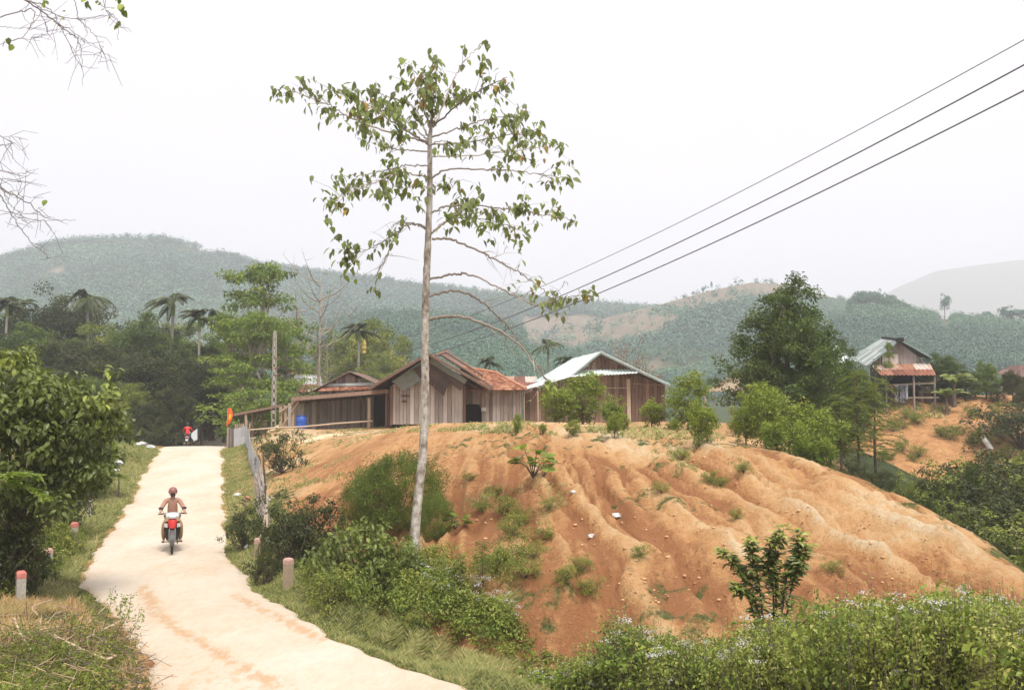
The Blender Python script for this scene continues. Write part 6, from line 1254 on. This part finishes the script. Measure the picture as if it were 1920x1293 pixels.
# ------------------------------------------------------------------ fences
H = empty('sheet_fence', P3(462, 838, 56), 0, 'grey corrugated sheet fence running down beside the road from the crest', 'fence')
def fpt(px, d, up=0): x = float(ray(px, 760)[0]) * d; return np.array([x, d, gzf(x, d) + up])
fp = [(440, 57.5), (461, 56.5), (466, 52), (472, 47), (480, 43), (489, 39)]
for k in range(len(fp) - 1):
    a, b_ = fpt(*fp[k]), fpt(*fp[k + 1]); m = MB(); sheet(m, a + [0, 0, -.08], b_ + [0, 0, -.08], b_ + [0, 0, 1.0 + .07 * (k % 2)], a + [0, 0, 1.06 - .05 * (k % 2)], .12, .014, .006, seed=60 + k, sag=.02); adopt(m.build('sheet_panel', [GALV]), H)
for k in range(len(fp)):
    a = fpt(*fp[k]); m = MB(); m.tube([a + [.06, 0, -.2], a + [.08, 0, 1.35]], .04, 6, bump=.1); adopt(m.build('post', [POLE]), H)
H = empty('plank_gate', fpt(433, 57.5), 0, 'short grey plank fence at the crest of the road beside the orange flag', 'fence')
a, b_ = fpt(427, 58), fpt(440, 57.6); m = MB(); planks(m, a[:2], b_[:2], a[2] - .2, lambda u: a[2] + 1.15 + .08 * math.sin(u * 20), .13, seed=70); adopt(m.build('planks', [WOOD]), H)
m = MB(); a2, b2 = fpt(441, 57.9), fpt(459, 57.2); planks(m, a2[:2], b2[:2], a2[2] - .2, lambda u: a2[2] + 1.3 + .12 * math.sin(u * 31), .16, seed=71); adopt(m.build('pale_planks', [POLE]), H)
H = empty('stick_fence', fpt(493, 37), 0, 'fence end of stacked pale split sticks leaning below the sheet fence', 'fence')
rg = np.random.default_rng(6)
m = MB()
for k in range(58):
    t = k / 57; px = 489 + 11 * t; d = 38.5 - 10.0 * t; a = fpt(px, d) + [rg.normal() * .05, 0, -.05]; L = .75 + .35 * rg.random(); m.tube([a, a + [rg.normal() * .06, rg.normal() * .05, L * .5], a + [-.04 + rg.normal() * .12, rg.normal() * .1, L]], np.array([.03, .028, .02]) * (.7 + .6 * rg.random()), 5, rnd=rg.random())
adopt(m.build('sticks', [WOODP]), H)
for k, (px, d, L) in enumerate(((498, 34, 1.25), (501, 29.5, 1.4), (495, 39, 1.35))):
    a = fpt(px, d); m = MB(); m.tube([a + [0, 0, -.2], a + [.03, 0, L * .5], a + [-.02, 0, L]], .035, 6, bump=.15, rnd=.2); adopt(m.build('post', [BARKD]), H)
a = fpt(503, 26.5)
for sx in (-.25, 0): 
    m = MB(); m.tube(bez([a + [sx * .9, 0, -.1], a + [sx * .5, .1, .5], a + [-.08, .3, 1.05], a + [-.12, .5, 1.5]], 5), np.linspace(.045, .02, 16), 6, rnd=.9); adopt(m.build('leg', [POLE]), H)
H = empty('rail_fence', fpt(560, 56), 0, 'two-rail fence of pale poles in front of the lean-to and the blue barrel', 'fence')
for pa, pb_ in (((465, 806, 55.5), (566, 800, 56.5)), ((566, 800, 56.5), (699, 789, 57)), ((468, 822, 55.5), (560, 813, 56.3))):
    m = MB(); A, B = P3(*pa), P3(*pb_); m.tube([A, (A + B) / 2 + [0, 0, .03], B], .055, 6, rnd=.8); adopt(m.build('rail', [POLE]), H)
for px, top, d in ((466, 788, 55.5), (498, 790, 56), (577, 780, 56.6), (640, 790, 56.8), (697, 783, 57)):
    x_ = float(ray(px, 760)[0]) * d; zt2 = P3(px, top, d)[2]; m = MB(); g_ = gzf(x_, d); m.tube([(x_, d + .06, min(g_, zt2 - .5) - .2), (x_, d + .06, zt2)], .06, 7, rnd=.1); adopt(m.build('post', [BARKD]), H)

# ------------------------------------------------------------------ flag
a = fpt(427, 58.3); FP = empty('flag', a, 0, 'orange flag with a yellow centre drooping from a thin pole at the road crest', 'flag')
m = MB(); zt2 = P3(427, 766, 58.3)[2]; m.tube([a, (a[0], a[1], zt2)], .018, 6); adopt(m.build('flagpole', [POLE]), FP)
m = MB(); U, V_ = np.meshgrid(np.linspace(0, 1, 9), np.linspace(0, 1, 15)); wv = .10 + .22 * np.sin(np.pi * np.clip(V_ * .85 + .1, 0, 1)); Pp = np.stack([a[0] + .02 + U * wv - .08 * V_, a[1] - .04 + .05 * np.sin(U * 7 + V_ * 3), zt2 - V_ * 1.0 + .06 * U], -1); i = np.arange(135).reshape(15, 9); q = np.stack([i[:-1, :-1], i[:-1, 1:], i[1:, 1:], i[1:, :-1]], -1).reshape(-1, 4)
mi = ((U[:-1, :-1] > .3) & (U[:-1, :-1] < .7) & (V_[:-1, :-1] > .35) & (V_[:-1, :-1] < .62)).astype(int).ravel()
m.add(Pp.reshape(-1, 3), q, 0, .5, True); m.F[-1] = (m.F[-1][0], mi, m.F[-1][2], True); m.add(Pp.reshape(-1, 3) + [0, .012, 0], q[:, ::-1], 0, .5, True); adopt(m.build('cloth', [flatc('orange_cloth', (.72, .14, .03), .9), flatc('yellow_cloth', (.85, .50, .05), .9)]), FP)

# ------------------------------------------------------------------ barrel, heaps, litter
a = P3(565, 808, 57.6); g_ = gzf(a[0], 57.6); z0 = a[2] - .02; BL = empty('barrel', (a[0], 57.6, z0), 0, 'blue plastic barrel standing behind the rail fence', 'barrel')
m = MB(); m.lathe([(.001, 0), (.27, 0), (.30, .04), (.31, .3), (.315, .32), (.31, .34), (.31, .6), (.315, .62), (.31, .64), (.29, .84), (.24, .88), (.001, .885)], (a[0], 57.6, z0), 22); adopt(m.build('body', [flatc('blue_plastic', (.03, .10, .42), .4)]), BL)
m = MB(); m.lathe([(.25, .86), (.285, .87), (.285, .92), (.25, .93)], (a[0], 57.6, z0), 22); adopt(m.build('rim', [flatc('blue_plastic_dark', (.02, .07, .3), .4)]), BL)
m = MB(); m.lathe([(.001, .91), (.2, .91), (.24, .93), (.001, .94)], (a[0], 57.6, z0), 16); adopt(m.build('lid', [flatc('blue_plastic_lid', (.05, .16, .5), .4)]), BL)
def heap(px, py, d, w_, h_, name, lb, mat, seed):
    a = P3(px, py, d); rg = np.random.default_rng(seed); n = 26; U, V_ = np.meshgrid(np.linspace(-1, 1, n), np.linspace(-1, 1, n)); r = np.sqrt(U * U + V_ * V_); X_ = a[0] + U * w_ / 2; Y_ = d + V_ * w_ / 3; g = gf(X_.ravel(), Y_.ravel()).reshape(n, n)
    z = g - .05 + h_ * np.clip(1 - r, 0, 1) ** .8 * (1 + .6 * fbm(U * 4 + seed, V_ * 4, seed)); i = np.arange(n * n).reshape(n, n); m = MB(); m.add(np.stack([X_, Y_, z], -1).reshape(-1, 3), np.stack([i[:-1, :-1], i[:-1, 1:], i[1:, 1:], i[1:, :-1]], -1).reshape(-1, 4), 0, .5, True)
    for k in range(60):
        p = [a[0] + rg.normal() * w_ * .22, d - abs(rg.normal()) * w_ * .12, 0]; p[2] = gzf(p[0], p[1]) + h_ * .3 * rg.random(); m.ell(p, (.05 + .06 * rg.random(), .06, .04), 6, 5, rnd=rg.random())
    tag(m.build(name, [mat]), lb, 'heap')
heap(524, 800, 58.5, 2.6, .75, 'straw_heap', 'pale yellow heap of straw behind the rail fence, left of the barrel', simple('straw', [(.40, .25, .12), (.58, .42, .24), (.68, .54, .36)], 9, .95, bmp=.6), 3)
heap(606, 812, 51, 3.0, .22, 'rubble_heap', 'pale heap of broken clods right of the blue barrel', simple('pale_rubble', [(.48, .33, .18), (.62, .47, .29), (.70, .58, .42)], 7, .95, bmp=.8, rndw=.5), 4)
def crumple(p, s, mats, name, lb, cat='litter', seed=0, flat=.5, group=None):
    rg = np.random.default_rng(seed); m = MB(); n = 12; th = np.linspace(0, 2 * math.pi, n, endpoint=False); V = []
    for j, ph in enumerate(np.linspace(-1.4, 1.4, 7)):
        for t_ in th: r = (.65 + .7 * rg.random()); V.append([math.cos(ph) * math.cos(t_) * r * s, math.cos(ph) * math.sin(t_) * r * s, (math.sin(ph) * r * flat + flat * .6) * s])
    f = [(j * n + i, j * n + (i + 1) % n, (j + 1) * n + (i + 1) % n, (j + 1) * n + i) for j in range(6) for i in range(n)]
    V += [[0, 0, -.05 * s], [0, 0, (flat * 1.35 + .1) * s]]; m.add(V, f, 0, rg.random(len(f))); b0 = m.n - len(V); t3 = np.array([(i, (i + 1) % n, 7 * n) for i in range(n)][:0] + [(6 * n + i, 6 * n + (i + 1) % n, 7 * n + 1) for i in range(n)] + [((i + 1) % n, i, 7 * n) for i in range(n)]) + b0; m.F.append((t3, np.zeros(len(t3), int), rg.random(len(t3)), False)); o = m.build(name, mats); o.location = p; return tag(o, lb, cat, group)
BAGW, BAGB = flatc('white_plastic', (.62, .62, .62), .5), flatc('pale_blue_plastic', (.25, .45, .58), .5)
def gp3(px, py): return Vector(Gv([px], [py])[0])
for i, (px, py, s, mt_, lb) in enumerate([(458, 1022, .13, BAGB, 'pale blue plastic bag left of the far right marker post'), (466, 1028, .13, BAGW, 'crumpled white plastic wrapper lying against the blue bag'), (506, 1024, .11, BAGB, 'small blue plastic scrap at the foot of the stick fence'), (1155, 972, .12, BAGW, 'white plastic sheet lying on the bare slope'), (1110, 1008, .08, BAGW, 'small white scrap below the white sheet on the slope'),
  (266, 836, .28, BAGW, 'whitish rubbish bag at the top of the left verge'), (282, 840, .22, BAGW, 'pale rubbish at the left end of the road crest'), (222, 872, .26, BAGW, 'white scrap on the left verge above the feathery plant'), (218, 884, .14, BAGW, 'small white scrap on the left verge, below the larger one'), (446, 930, .14, BAGW, 'white scrap on the grass left of the sheet fence'), (1075, 925, .07, BAGW, 'tiny white scrap high on the bare slope')]):
    crumple(gp3(px, py), s, [mt_], 'litter', lb, seed=i)
p = gp3(1850, 850); m = MB(); dv = unit(np.array([-.45, .3, .85])); a = np.array(p) + [.2, -.3, .05]; m.tube([a, a + dv * .5, a + dv * 1.05], [.16, .17, .16], 12); m.tube([a + dv * .45 - [0, .02, 0], a + dv * .55 - [0, .02, 0]], .185, 12, rnd=.1)
tag(m.build('plastic_tube', [simple('white_tube', [(.45, .46, .44), (.66, .67, .65), (.74, .74, .72)], 6, .5, rndw=.4)]), 'white plastic tube leaning on the ochre bank at the right', 'pipe')

# ------------------------------------------------------------------ roadside marker posts
PR = simple('faded_red_paint', [(.36, .10, .08), (.50, .17, .14), (.58, .26, .21)], 16, .8, rndw=.1); PP = simple('faded_pink_paint', [(.42, .24, .19), (.50, .31, .26), (.55, .38, .32)], 16, .85, rndw=.1)
CB = simple('brown_stained_concrete', [(.26, .19, .12), (.36, .28, .19), (.44, .37, .27)], 12, .9, bmp=.4)
for px, base, top, w_, mt_, cm_, lb in ((38, 1133, 1069, .165, PR, CONC, 'nearest marker post with a bright red rounded top, at the left edge'), (90, 1062, 1027, .15, PP, CONC, 'marker post sunk in bushes with only its pink top showing, on the left'), (139, 1012, 978, .15, PR, CONC, 'red-topped marker post standing on the grass left of the road'), (168, 969, 937, .15, None, CONC, 'plain grey marker post without paint on the left verge'), (197, 922, 896, .15, PR, CONC, 'farthest left marker post with a faded red top'),
   (540, 1106, 1045, .16, PP, CB, 'brown marker post nearest the camera on the right verge'), (482, 1046, 1008, .15, PP, CB, 'pink-topped brown marker post beside the litter on the right'), (464, 957, 930, .15, PR, CB, 'red-topped marker post among leaves below the sheet fence')):
    p = Gv([px], [base])[0]; zt2 = float(at(px, top, p[1])[2]); h = zt2 - p[2]; RP_ = empty('marker_post', p, .2 + px * .01, lb, 'marker post', 'marker posts along the road'); m = MB(); m.box((0, 0, (h - .14) / 2 - .1), (w_, w_, h - .14 + .2)); m.build('shaft', [cm_], RP_)
    m = MB(); hw = w_ / 2 + .003; V = []
    for z, k in ((0, 1), (.09, 1), (.12, .86), (.138, .55)): V += [(-hw * k, -hw * k, z), (hw * k, -hw * k, z), (hw * k, hw * k, z), (-hw * k, hw * k, z)]
    f = [(4 * j + i, 4 * j + (i + 1) % 4, 4 * j + 4 + (i + 1) % 4, 4 * j + 4 + i) for j in range(3) for i in range(4)] + [(12, 13, 14, 15)]; m.add(np.array(V) + [0, 0, h - .14], f); m.build('cap', [mt_ or cm_], RP_)

# ------------------------------------------------------------------ motorbikes and riders
RUB = flatc('tyre_rubber', (.03, .028, .025), .8); MET = flatc('dull_metal', (.32, .32, .33), .35, metal=.8); BLK = flatc('black_plastic', (.025, .024, .025), .4); REDP = flatc('red_paint', (.62, .05, .045), .3); WHP = flatc('white_paint', (.70, .70, .74), .3); GLS = flatc('lamp_glass', (.55, .58, .62), .1, .8); DUST = flatc('dusty_leg_shield', (.36, .25, .12), .7); GREYP = flatc('grey_fender', (.08, .075, .07), .5)
def motorbike(loc, rz, label, front_col, dark=False):
    B = empty('motorbike', loc, rz, label, 'motorbike')
    def add(mb, nm, mat, par=B): return mb.build(nm, mat if isinstance(mat, list) else [mat], par)
    RX = np.array([[0, 0, 1], [0, 1, 0], [-1, 0, 0]])
    for y in (-.62, .60):
        w_ = MB(); a = np.linspace(0, 2 * math.pi, 33); V = []; sg = 10
        for t_ in a[:-1]:
            for q in range(sg): ph = q * 2 * math.pi / sg; r = .262 + .034 * math.cos(ph); V.append((.034 * math.sin(ph), y + r * math.cos(t_), .296 + r * math.sin(t_)))
        f = [(i * sg + q, ((i + 1) % 32) * sg + q, ((i + 1) % 32) * sg + (q + 1) % sg, i * sg + (q + 1) % sg) for i in range(32) for q in range(sg)]; w_.add(V, f, 0, .5, True); wo_ = add(w_, 'wheel', RUB)
        r_ = MB(); r_.lathe([(.222, -.02), (.232, -.022), (.232, .022), (.222, .02), (.222, -.02)], (0, y, .296), 28, rot=RX); add(r_, 'rim', MET, wo_)
        s_ = MB(); s_.lathe([(.001, -.05), (.045, -.05), (.045, .05), (.001, .05)], (0, y, .296), 14, rot=RX)
        for k in range(10): t_ = k * math.pi / 5; s_.beam((.0, y, .296), (0, y + .225 * math.cos(t_), .296 + .225 * math.sin(t_)), .012)
        add(s_, 'spokes', MET, wo_)
    for s in (-1, 1): m = MB(); m.tube([(s * .065, -.62, .30), (s * .07, -.56, .5), (s * .07, -.47, .80)], [.024, .026, .022], 8); add(m, 'fork', MET)
    m = MB(); a = np.linspace(-.2, 2.3, 14)
    for j in range(13):
        t0, t1 = a[j], a[j + 1]; R0 = .325; pts = [(sx, -.62 - R0 * math.cos(t_), .296 + R0 * math.sin(t_)) for t_ in (t0, t1) for sx in (-.055, 0, .055)]; pts = [(x, y, z + (.02 if x == 0 else 0)) for x, y, z in pts]; m.add(pts, [(0, 1, 4, 3), (1, 2, 5, 4)], 0, .5, True); m.add([(x, y * 1 + .0, z - .012) for x, y, z in pts], [(3, 4, 1, 0), (4, 5, 2, 1)], 0, .5, True)
    add(m, 'fender', GREYP)
    def shell(mat, name, secs, par=B):
        """closed body from rings: (y, z, half width, half height, squareness)"""
        m = MB(); n = 16; V = []
        for y, z, hw, hh in secs:
            for k in range(n): t_ = k * 2 * math.pi / n; c, s = math.cos(t_), math.sin(t_); V.append((hw * math.copysign(abs(c) ** .7, c), y, z + hh * math.copysign(abs(s) ** .7, s)))
        f = [(i * n + k, i * n + (k + 1) % n, (i + 1) * n + (k + 1) % n, (i + 1) * n + k) for i in range(len(secs) - 1) for k in range(n)] + [tuple(range(n))[::-1], tuple((len(secs) - 1) * n + k for k in range(n))]
        for q in f: m.add([], [], 0) if False else None
        m.add(V, np.array(f[:-2]), 0, .5, True); b0 = m.n; m.F.append((np.array([f[-2]]), np.zeros(1, int), np.array([.5]), False)); m.F.append((np.array([f[-1]]), np.zeros(1, int), np.array([.5]), False)); return add(m, name, mat, par)
    cowl = shell(WHP, 'handlebar_cowl', [(-.56, .98, .07, .03), (-.54, .985, .15, .065), (-.48, 1.0, .175, .085), (-.40, 1.02, .15, .06), (-.36, 1.02, .08, .02)])
    hl = shell(GLS, 'headlight', [(-.60, .97, .04, .02), (-.585, .975, .10, .045), (-.555, .98, .115, .052)]); 
    shell(front_col, 'front_panel', [(-.585, .74, .035, .06), (-.57, .77, .075, .12), (-.53, .80, .11, .15), (-.48, .80, .12, .15)])
    for s in (-1, 1):
        m = MB(); V = [(s * .07, -.56, .86), (s * .19, -.46, .84), (s * .215, -.40, .62), (s * .15, -.44, .34), (s * .10, -.46, .36), (s * .08, -.53, .62)]; V2 = [(x - s * .01, y + .05, z) for x, y, z in V]; m.add(V + V2, [(0, 1, 2, 5), (5, 2, 3, 4), (6, 11, 8, 7), (11, 10, 9, 8)], 0, .5, False); m.add(V + V2, [(0, 6, 7, 1), (1, 7, 8, 2), (2, 8, 9, 3), (3, 9, 10, 4), (4, 10, 11, 5), (5, 11, 6, 0)], 0, .5)
        add(m, 'leg_shield', BLK)
        m = MB(); V = [(s * .125, -.555, .80), (s * .20, -.475, .80), (s * .205, -.455, .70), (s * .12, -.545, .69)]; m.add(V + [(x, y + .02, z) for x, y, z in V], [(0, 1, 2, 3), (7, 6, 5, 4), (0, 4, 5, 1), (1, 5, 6, 2), (2, 6, 7, 3), (3, 7, 4, 0)]); add(m, 'indicator', WHP)
    m = MB(); m.tube([(-.34, -.30, 1.03), (-.2, -.38, 1.05), (0, -.44, 1.03), (.2, -.38, 1.05), (.34, -.30, 1.03)], .013, 8); hb = add(m, 'handlebar', BLK)
    for s in (-1, 1):
        m = MB(); m.tube([(s * .25, -.35, 1.042), (s * .36, -.29, 1.028)], .019, 8); add(m, 'grip', RUB, hb)
        m = MB(); m.tube([(s * .22, -.37, 1.05), (s * .26, -.36, 1.16)], .006, 6); m.ell((s * .30, -.36, 1.19), (.065, .015, .035), 12, 7); add(m, 'mirror', BLK)
    shell(DUST, 'engine', [(-.30, .36, .05, .08), (-.26, .36, .12, .12), (0, .36, .14, .13), (.14, .36, .09, .09)])
    shell(BLK, 'frame', [(-.44, .66, .05, .12), (-.3, .52, .06, .07), (-.05, .48, .07, .07), (.2, .56, .10, .13), (.5, .70, .11, .10), (.78, .74, .08, .06)])
    shell(BLK, 'seat', [(-.06, .74, .06, .02), (0, .76, .11, .04), (.3, .78, .13, .045), (.62, .80, .12, .045), (.74, .81, .06, .02)])
    shell(front_col if not dark else WHP, 'tail_panel', [(.28, .66, .125, .06), (.6, .70, .12, .07), (.84, .75, .07, .04), (.88, .76, .04, .02)])
    m = MB(); m.ell((0, .885, .73), (.075, .02, .04), 12, 7); add(m, 'tail_lamp', REDP); m = MB(); m.box((0, .87, .56), (.17, .01, .12)); add(m, 'number_plate', WHP)
    m = MB(); m.tube([(.14, -.1, .22), (.16, .3, .25), (.17, .72, .34)], [.02, .04, .045], 10); add(m, 'exhaust', MET)
    for s in (-1, 1): m = MB(); m.tube([(0, -.02, .25), (s * .24, -.05, .26)], .014, 6); add(m, 'foot_rest', BLK)
    return B
def skin(name, nodes, edges, radii, mat, parent, root=0, sub=2):
    me = bpy.data.meshes.new(name); me.from_pydata([tuple(n) for n in nodes], edges, []); o = bpy.data.objects.new(name, me); C.objects.link(o)
    md = o.modifiers.new('s', 'SKIN'); md.use_smooth_shade = True; md.branch_smoothing = .5
    for v, r in zip(me.skin_vertices[0].data, radii): v.radius = r if hasattr(r, '__len__') else (r, r)
    me.skin_vertices[0].data[root].use_root = True
    sb = o.modifiers.new('u', 'SUBSURF'); sb.levels = sub; sb.render_levels = sub
    dg = bpy.context.evaluated_depsgraph_get(); ev = bpy.data.meshes.new_from_object(o.evaluated_get(dg)); o.modifiers.clear(); o.data = ev; ev.name = name
    ev.materials.clear(); ev.materials.append(mat)
    if 'rnd' not in ev.attributes: a = ev.attributes.new('rnd', 'FLOAT', 'FACE'); a.data.foreach_set('value', np.full(len(ev.polygons), .5, np.float32))
    for p in ev.polygons: p.use_smooth = True
    o.parent = parent; return o
SKIN = flatc('skin', (.42, .24, .16), .6)
def rider(loc, rz, label, shirt, trousers, helmet, mask=None, back=False):
    P = empty('person', loc, rz, label, 'person'); Nn = {}; nodes, rad, ed = [], [], []
    def nd(k, p, r): Nn[k] = len(nodes); nodes.append(p); rad.append(r); return Nn[k]
    def e(a, b): ed.append((Nn[a], Nn[b]))
    nd('pel', (0, .22, .87), (.145, .12)); nd('sp', (0, .19, 1.03), (.13, .10)); nd('ch', (0, .14, 1.24), (.155, .11)); nd('ne', (0, .115, 1.38), (.075, .07)); nd('nk', (0, .10, 1.45), (.048, .05)); nd('hd', (0, .075, 1.54), (.072, .085)); nd('ht', (0, .07, 1.63), (.07, .08))
    for a, b in (('pel', 'sp'), ('sp', 'ch'), ('ch', 'ne'), ('ne', 'nk'), ('nk', 'hd'), ('hd', 'ht')): e(a, b)
    for s, t in ((-1, 'l'), (1, 'r')):
        nd('sh' + t, (s * .175, .13, 1.35), .062); nd('el' + t, (s * .285, -.03, 1.17), .043); nd('wr' + t, (s * .315, -.235, 1.075), .027); nd('pa' + t, (s * .315, -.285, 1.065), (.036, .02)); e('ne', 'sh' + t); e('sh' + t, 'el' + t); e('el' + t, 'wr' + t); e('wr' + t, 'pa' + t)
        for k in range(4):
            fx = s * (.282 + .021 * k); L = (.95, 1.05, 1, .8)[k]; nd('f%d1' % k + t, (fx, -.325 * 1, 1.068), .0095); nd('f%d2' % k + t, (fx, -.345, 1.068 - .028 * L), .0085); nd('f%d3' % k + t, (fx, -.322, 1.068 - .052 * L), .0075); e('pa' + t, 'f%d1' % k + t); e('f%d1' % k + t, 'f%d2' % k + t); e('f%d2' % k + t, 'f%d3' % k + t)
        nd('th1' + t, (s * .27, -.265, 1.045), .0105); nd('th2' + t, (s * .262, -.30, 1.015), .009); e('pa' + t, 'th1' + t); e('th1' + t, 'th2' + t)
        nd('hip' + t, (s * .09, .17, .84), .09); nd('kn' + t, (s * .205, -.22, .72), .062); nd('ca' + t, (s * .215, -.16, .52), .055); nd('an' + t, (s * .215, -.06, .335), .036); nd('ft' + t, (s * .225, -.14, .295), (.04, .03)); nd('to' + t, (s * .235, -.235, .285), (.038, .022)); e('pel', 'hip' + t); e('hip' + t, 'kn' + t); e('kn' + t, 'ca' + t); e('ca' + t, 'an' + t); e('an' + t, 'ft' + t); e('ft' + t, 'to' + t)
    skin('body', nodes, ed, rad, SKIN, P)
    # shirt, trousers: slightly larger sleeves over the same joints
    def sub(keys, edges, grow, mat, nm, extra={}):
        ks = list(keys); nn = [extra.get(k, (nodes[Nn[k]] if k in Nn else None)) for k in ks]; rr = []
        for k in ks:
            r = rad[Nn[k]] if k in Nn else .04; r = r if hasattr(r, '__len__') else (r, r); rr.append((r[0] + grow, r[1] + grow))
        skin(nm, nn, [(ks.index(a), ks.index(b)) for a, b in edges], rr, mat, P)
    sub(['pel', 'sp', 'ch', 'ne', 'shl', 'shr', 'ell', 'elr', 'cl', 'cr_'], [('pel', 'sp'), ('sp', 'ch'), ('ch', 'ne'), ('ne', 'shl'), ('ne', 'shr'), ('shl', 'ell'), ('shr', 'elr'), ('ell', 'cl'), ('elr', 'cr_')], .014, shirt, 'shirt', {'cl': (-.305, -.15, 1.115), 'cr_': (.305, -.15, 1.115)})
    sub(['pel', 'hipl', 'hipr', 'knl', 'knr', 'cal', 'car', 'anl', 'anr'], [('pel', 'hipl'), ('pel', 'hipr'), ('hipl', 'knl'), ('hipr', 'knr'), ('knl', 'cal'), ('knr', 'car'), ('cal', 'anl'), ('car', 'anr')], .017, trousers, 'trousers')
    m = MB(); t = np.linspace(-.35, math.pi / 2, 8); m.lathe([(.118 * math.cos(q), .125 * math.sin(q)) for q in t], (0, .08, 1.60), 22); m.lathe([(.118 * math.cos(-.35), .125 * math.sin(-.35)), (.121, -.03), (.112, -.03)], (0, .08, 1.60), 22); m.add([(-.09, -.02, 1.60), (.09, -.02, 1.60), (.075, -.09, 1.585), (-.075, -.09, 1.585)], [(0, 1, 2, 3)]); m.add([(-.09, -.02, 1.592), (.09, -.02, 1.592), (.075, -.09, 1.577), (-.075, -.09, 1.577)], [(3, 2, 1, 0)]); m.build('helmet', [helmet], P)
    for s in (-1, 1): m = MB(); m.ell((s * .03, -.008, 1.565), (.013, .01, .008), 8, 5); m.build('eye', [BLK], P); m = MB(); m.ell((s * .083, .09, 1.54), (.012, .02, .03), 8, 6); m.build('ear', [SKIN], P)
    m = MB(); m.ell((0, -.02, 1.545), (.014, .022, .022), 8, 6); m.build('nose', [SKIN], P)
    if mask: m = MB(); m.ell((0, .015, 1.51), (.074, .055, .05), 14, 8); m.build('face_mask', [mask], P)
    for s in (-1, 1): m = MB(); m.ell((s * .232, -.17, .272), (.045, .13, .022), 12, 7); m.build('sandal', [BLK], P)
    if back: m = MB(); m.ell((0, .10, 1.5), (.085, .075, .09), 12, 8); m.build('hair', [BLK], P)
    return P
bx, by = on_road(322, 1034); bz = zr(by) + .03
motorbike((bx, by, bz), .33, 'red and white motorbike with black leg shields coming down the pale road', REDP)
rider((bx, by, bz), .33, 'person in a brown shirt, helmet and dark face mask riding towards the camera', flatc('brown_shirt', (.40, .22, .16), .9), flatc('ochre_trousers', (.30, .19, .09), .9), flatc('maroon_helmet', (.25, .11, .09), .35), flatc('dark_mask', (.10, .05, .06), .8))
d2 = 67.5; x2 = float(ray(353, 760)[0]) * d2; z2 = P3(353, 845.5, d2)[2]; z2 = max(z2, zr(d2) + .03)
motorbike((x2, d2, zr(d2) + .04), math.pi + .25, 'small distant motorbike with a pale tail riding away beyond the road crest', WHP, True)
rider((x2, d2, zr(d2) + .04), math.pi + .25, 'person in a bright red shirt riding away beyond the road crest', flatc('red_shirt', (.60, .05, .05), .9), flatc('dark_trousers', (.06, .06, .07), .9), flatc('black_helmet', (.04, .035, .04), .35), None, True)
m = MB(); pz = P3(364, 815, d2 - .3)
V = [(pz[0] - .20, d2 - .25, pz[2] + .12), (pz[0] + .17, d2 - .25, pz[2] + .42), (pz[0] + .19, d2 - .25, pz[2] - .30), (pz[0] - .03, d2 - .25, pz[2] - .42), (pz[0] - .22, d2 - .25, pz[2] - .12)]
V2 = [(x_, y_ + .12, z_) for x_, y_, z_ in V]; m.add(V + V2, [(0, 4, 3, 2, 1), (5, 6, 7, 8, 9)]); m.add(V + V2, [(0, 1, 6, 5), (1, 2, 7, 6), (2, 3, 8, 7), (3, 4, 9, 8), (4, 0, 5, 9)])
tag(m.build('sack', [flatc('white_sack', (.58, .62, .64), .7)]), 'white sack carried upright behind the person in the red shirt', 'sack')
# ------------------------------------------------------------------ haze
hb_ = MB(); hb_.box((200, 2400, 160), (6800, 5000, 374)); 
hm = bpy.data.materials.new('haze_air'); hm.use_nodes = True; nt = hm.node_tree; nt.nodes.clear()
pv = nt.nodes.new('ShaderNodeVolumePrincipled'); pv.inputs['Color'].default_value = (.895, .93, 1.0, 1); pv.inputs['Density'].default_value = .00068; pv.inputs['Anisotropy'].default_value = .1
ou = nt.nodes.new('ShaderNodeOutputMaterial'); nt.links.new(pv.outputs[0], ou.inputs['Volume'])
hz = hb_.build('haze', [hm]); tag(hz, 'pale blue haze hanging between the camera and the hills', kind='stuff')
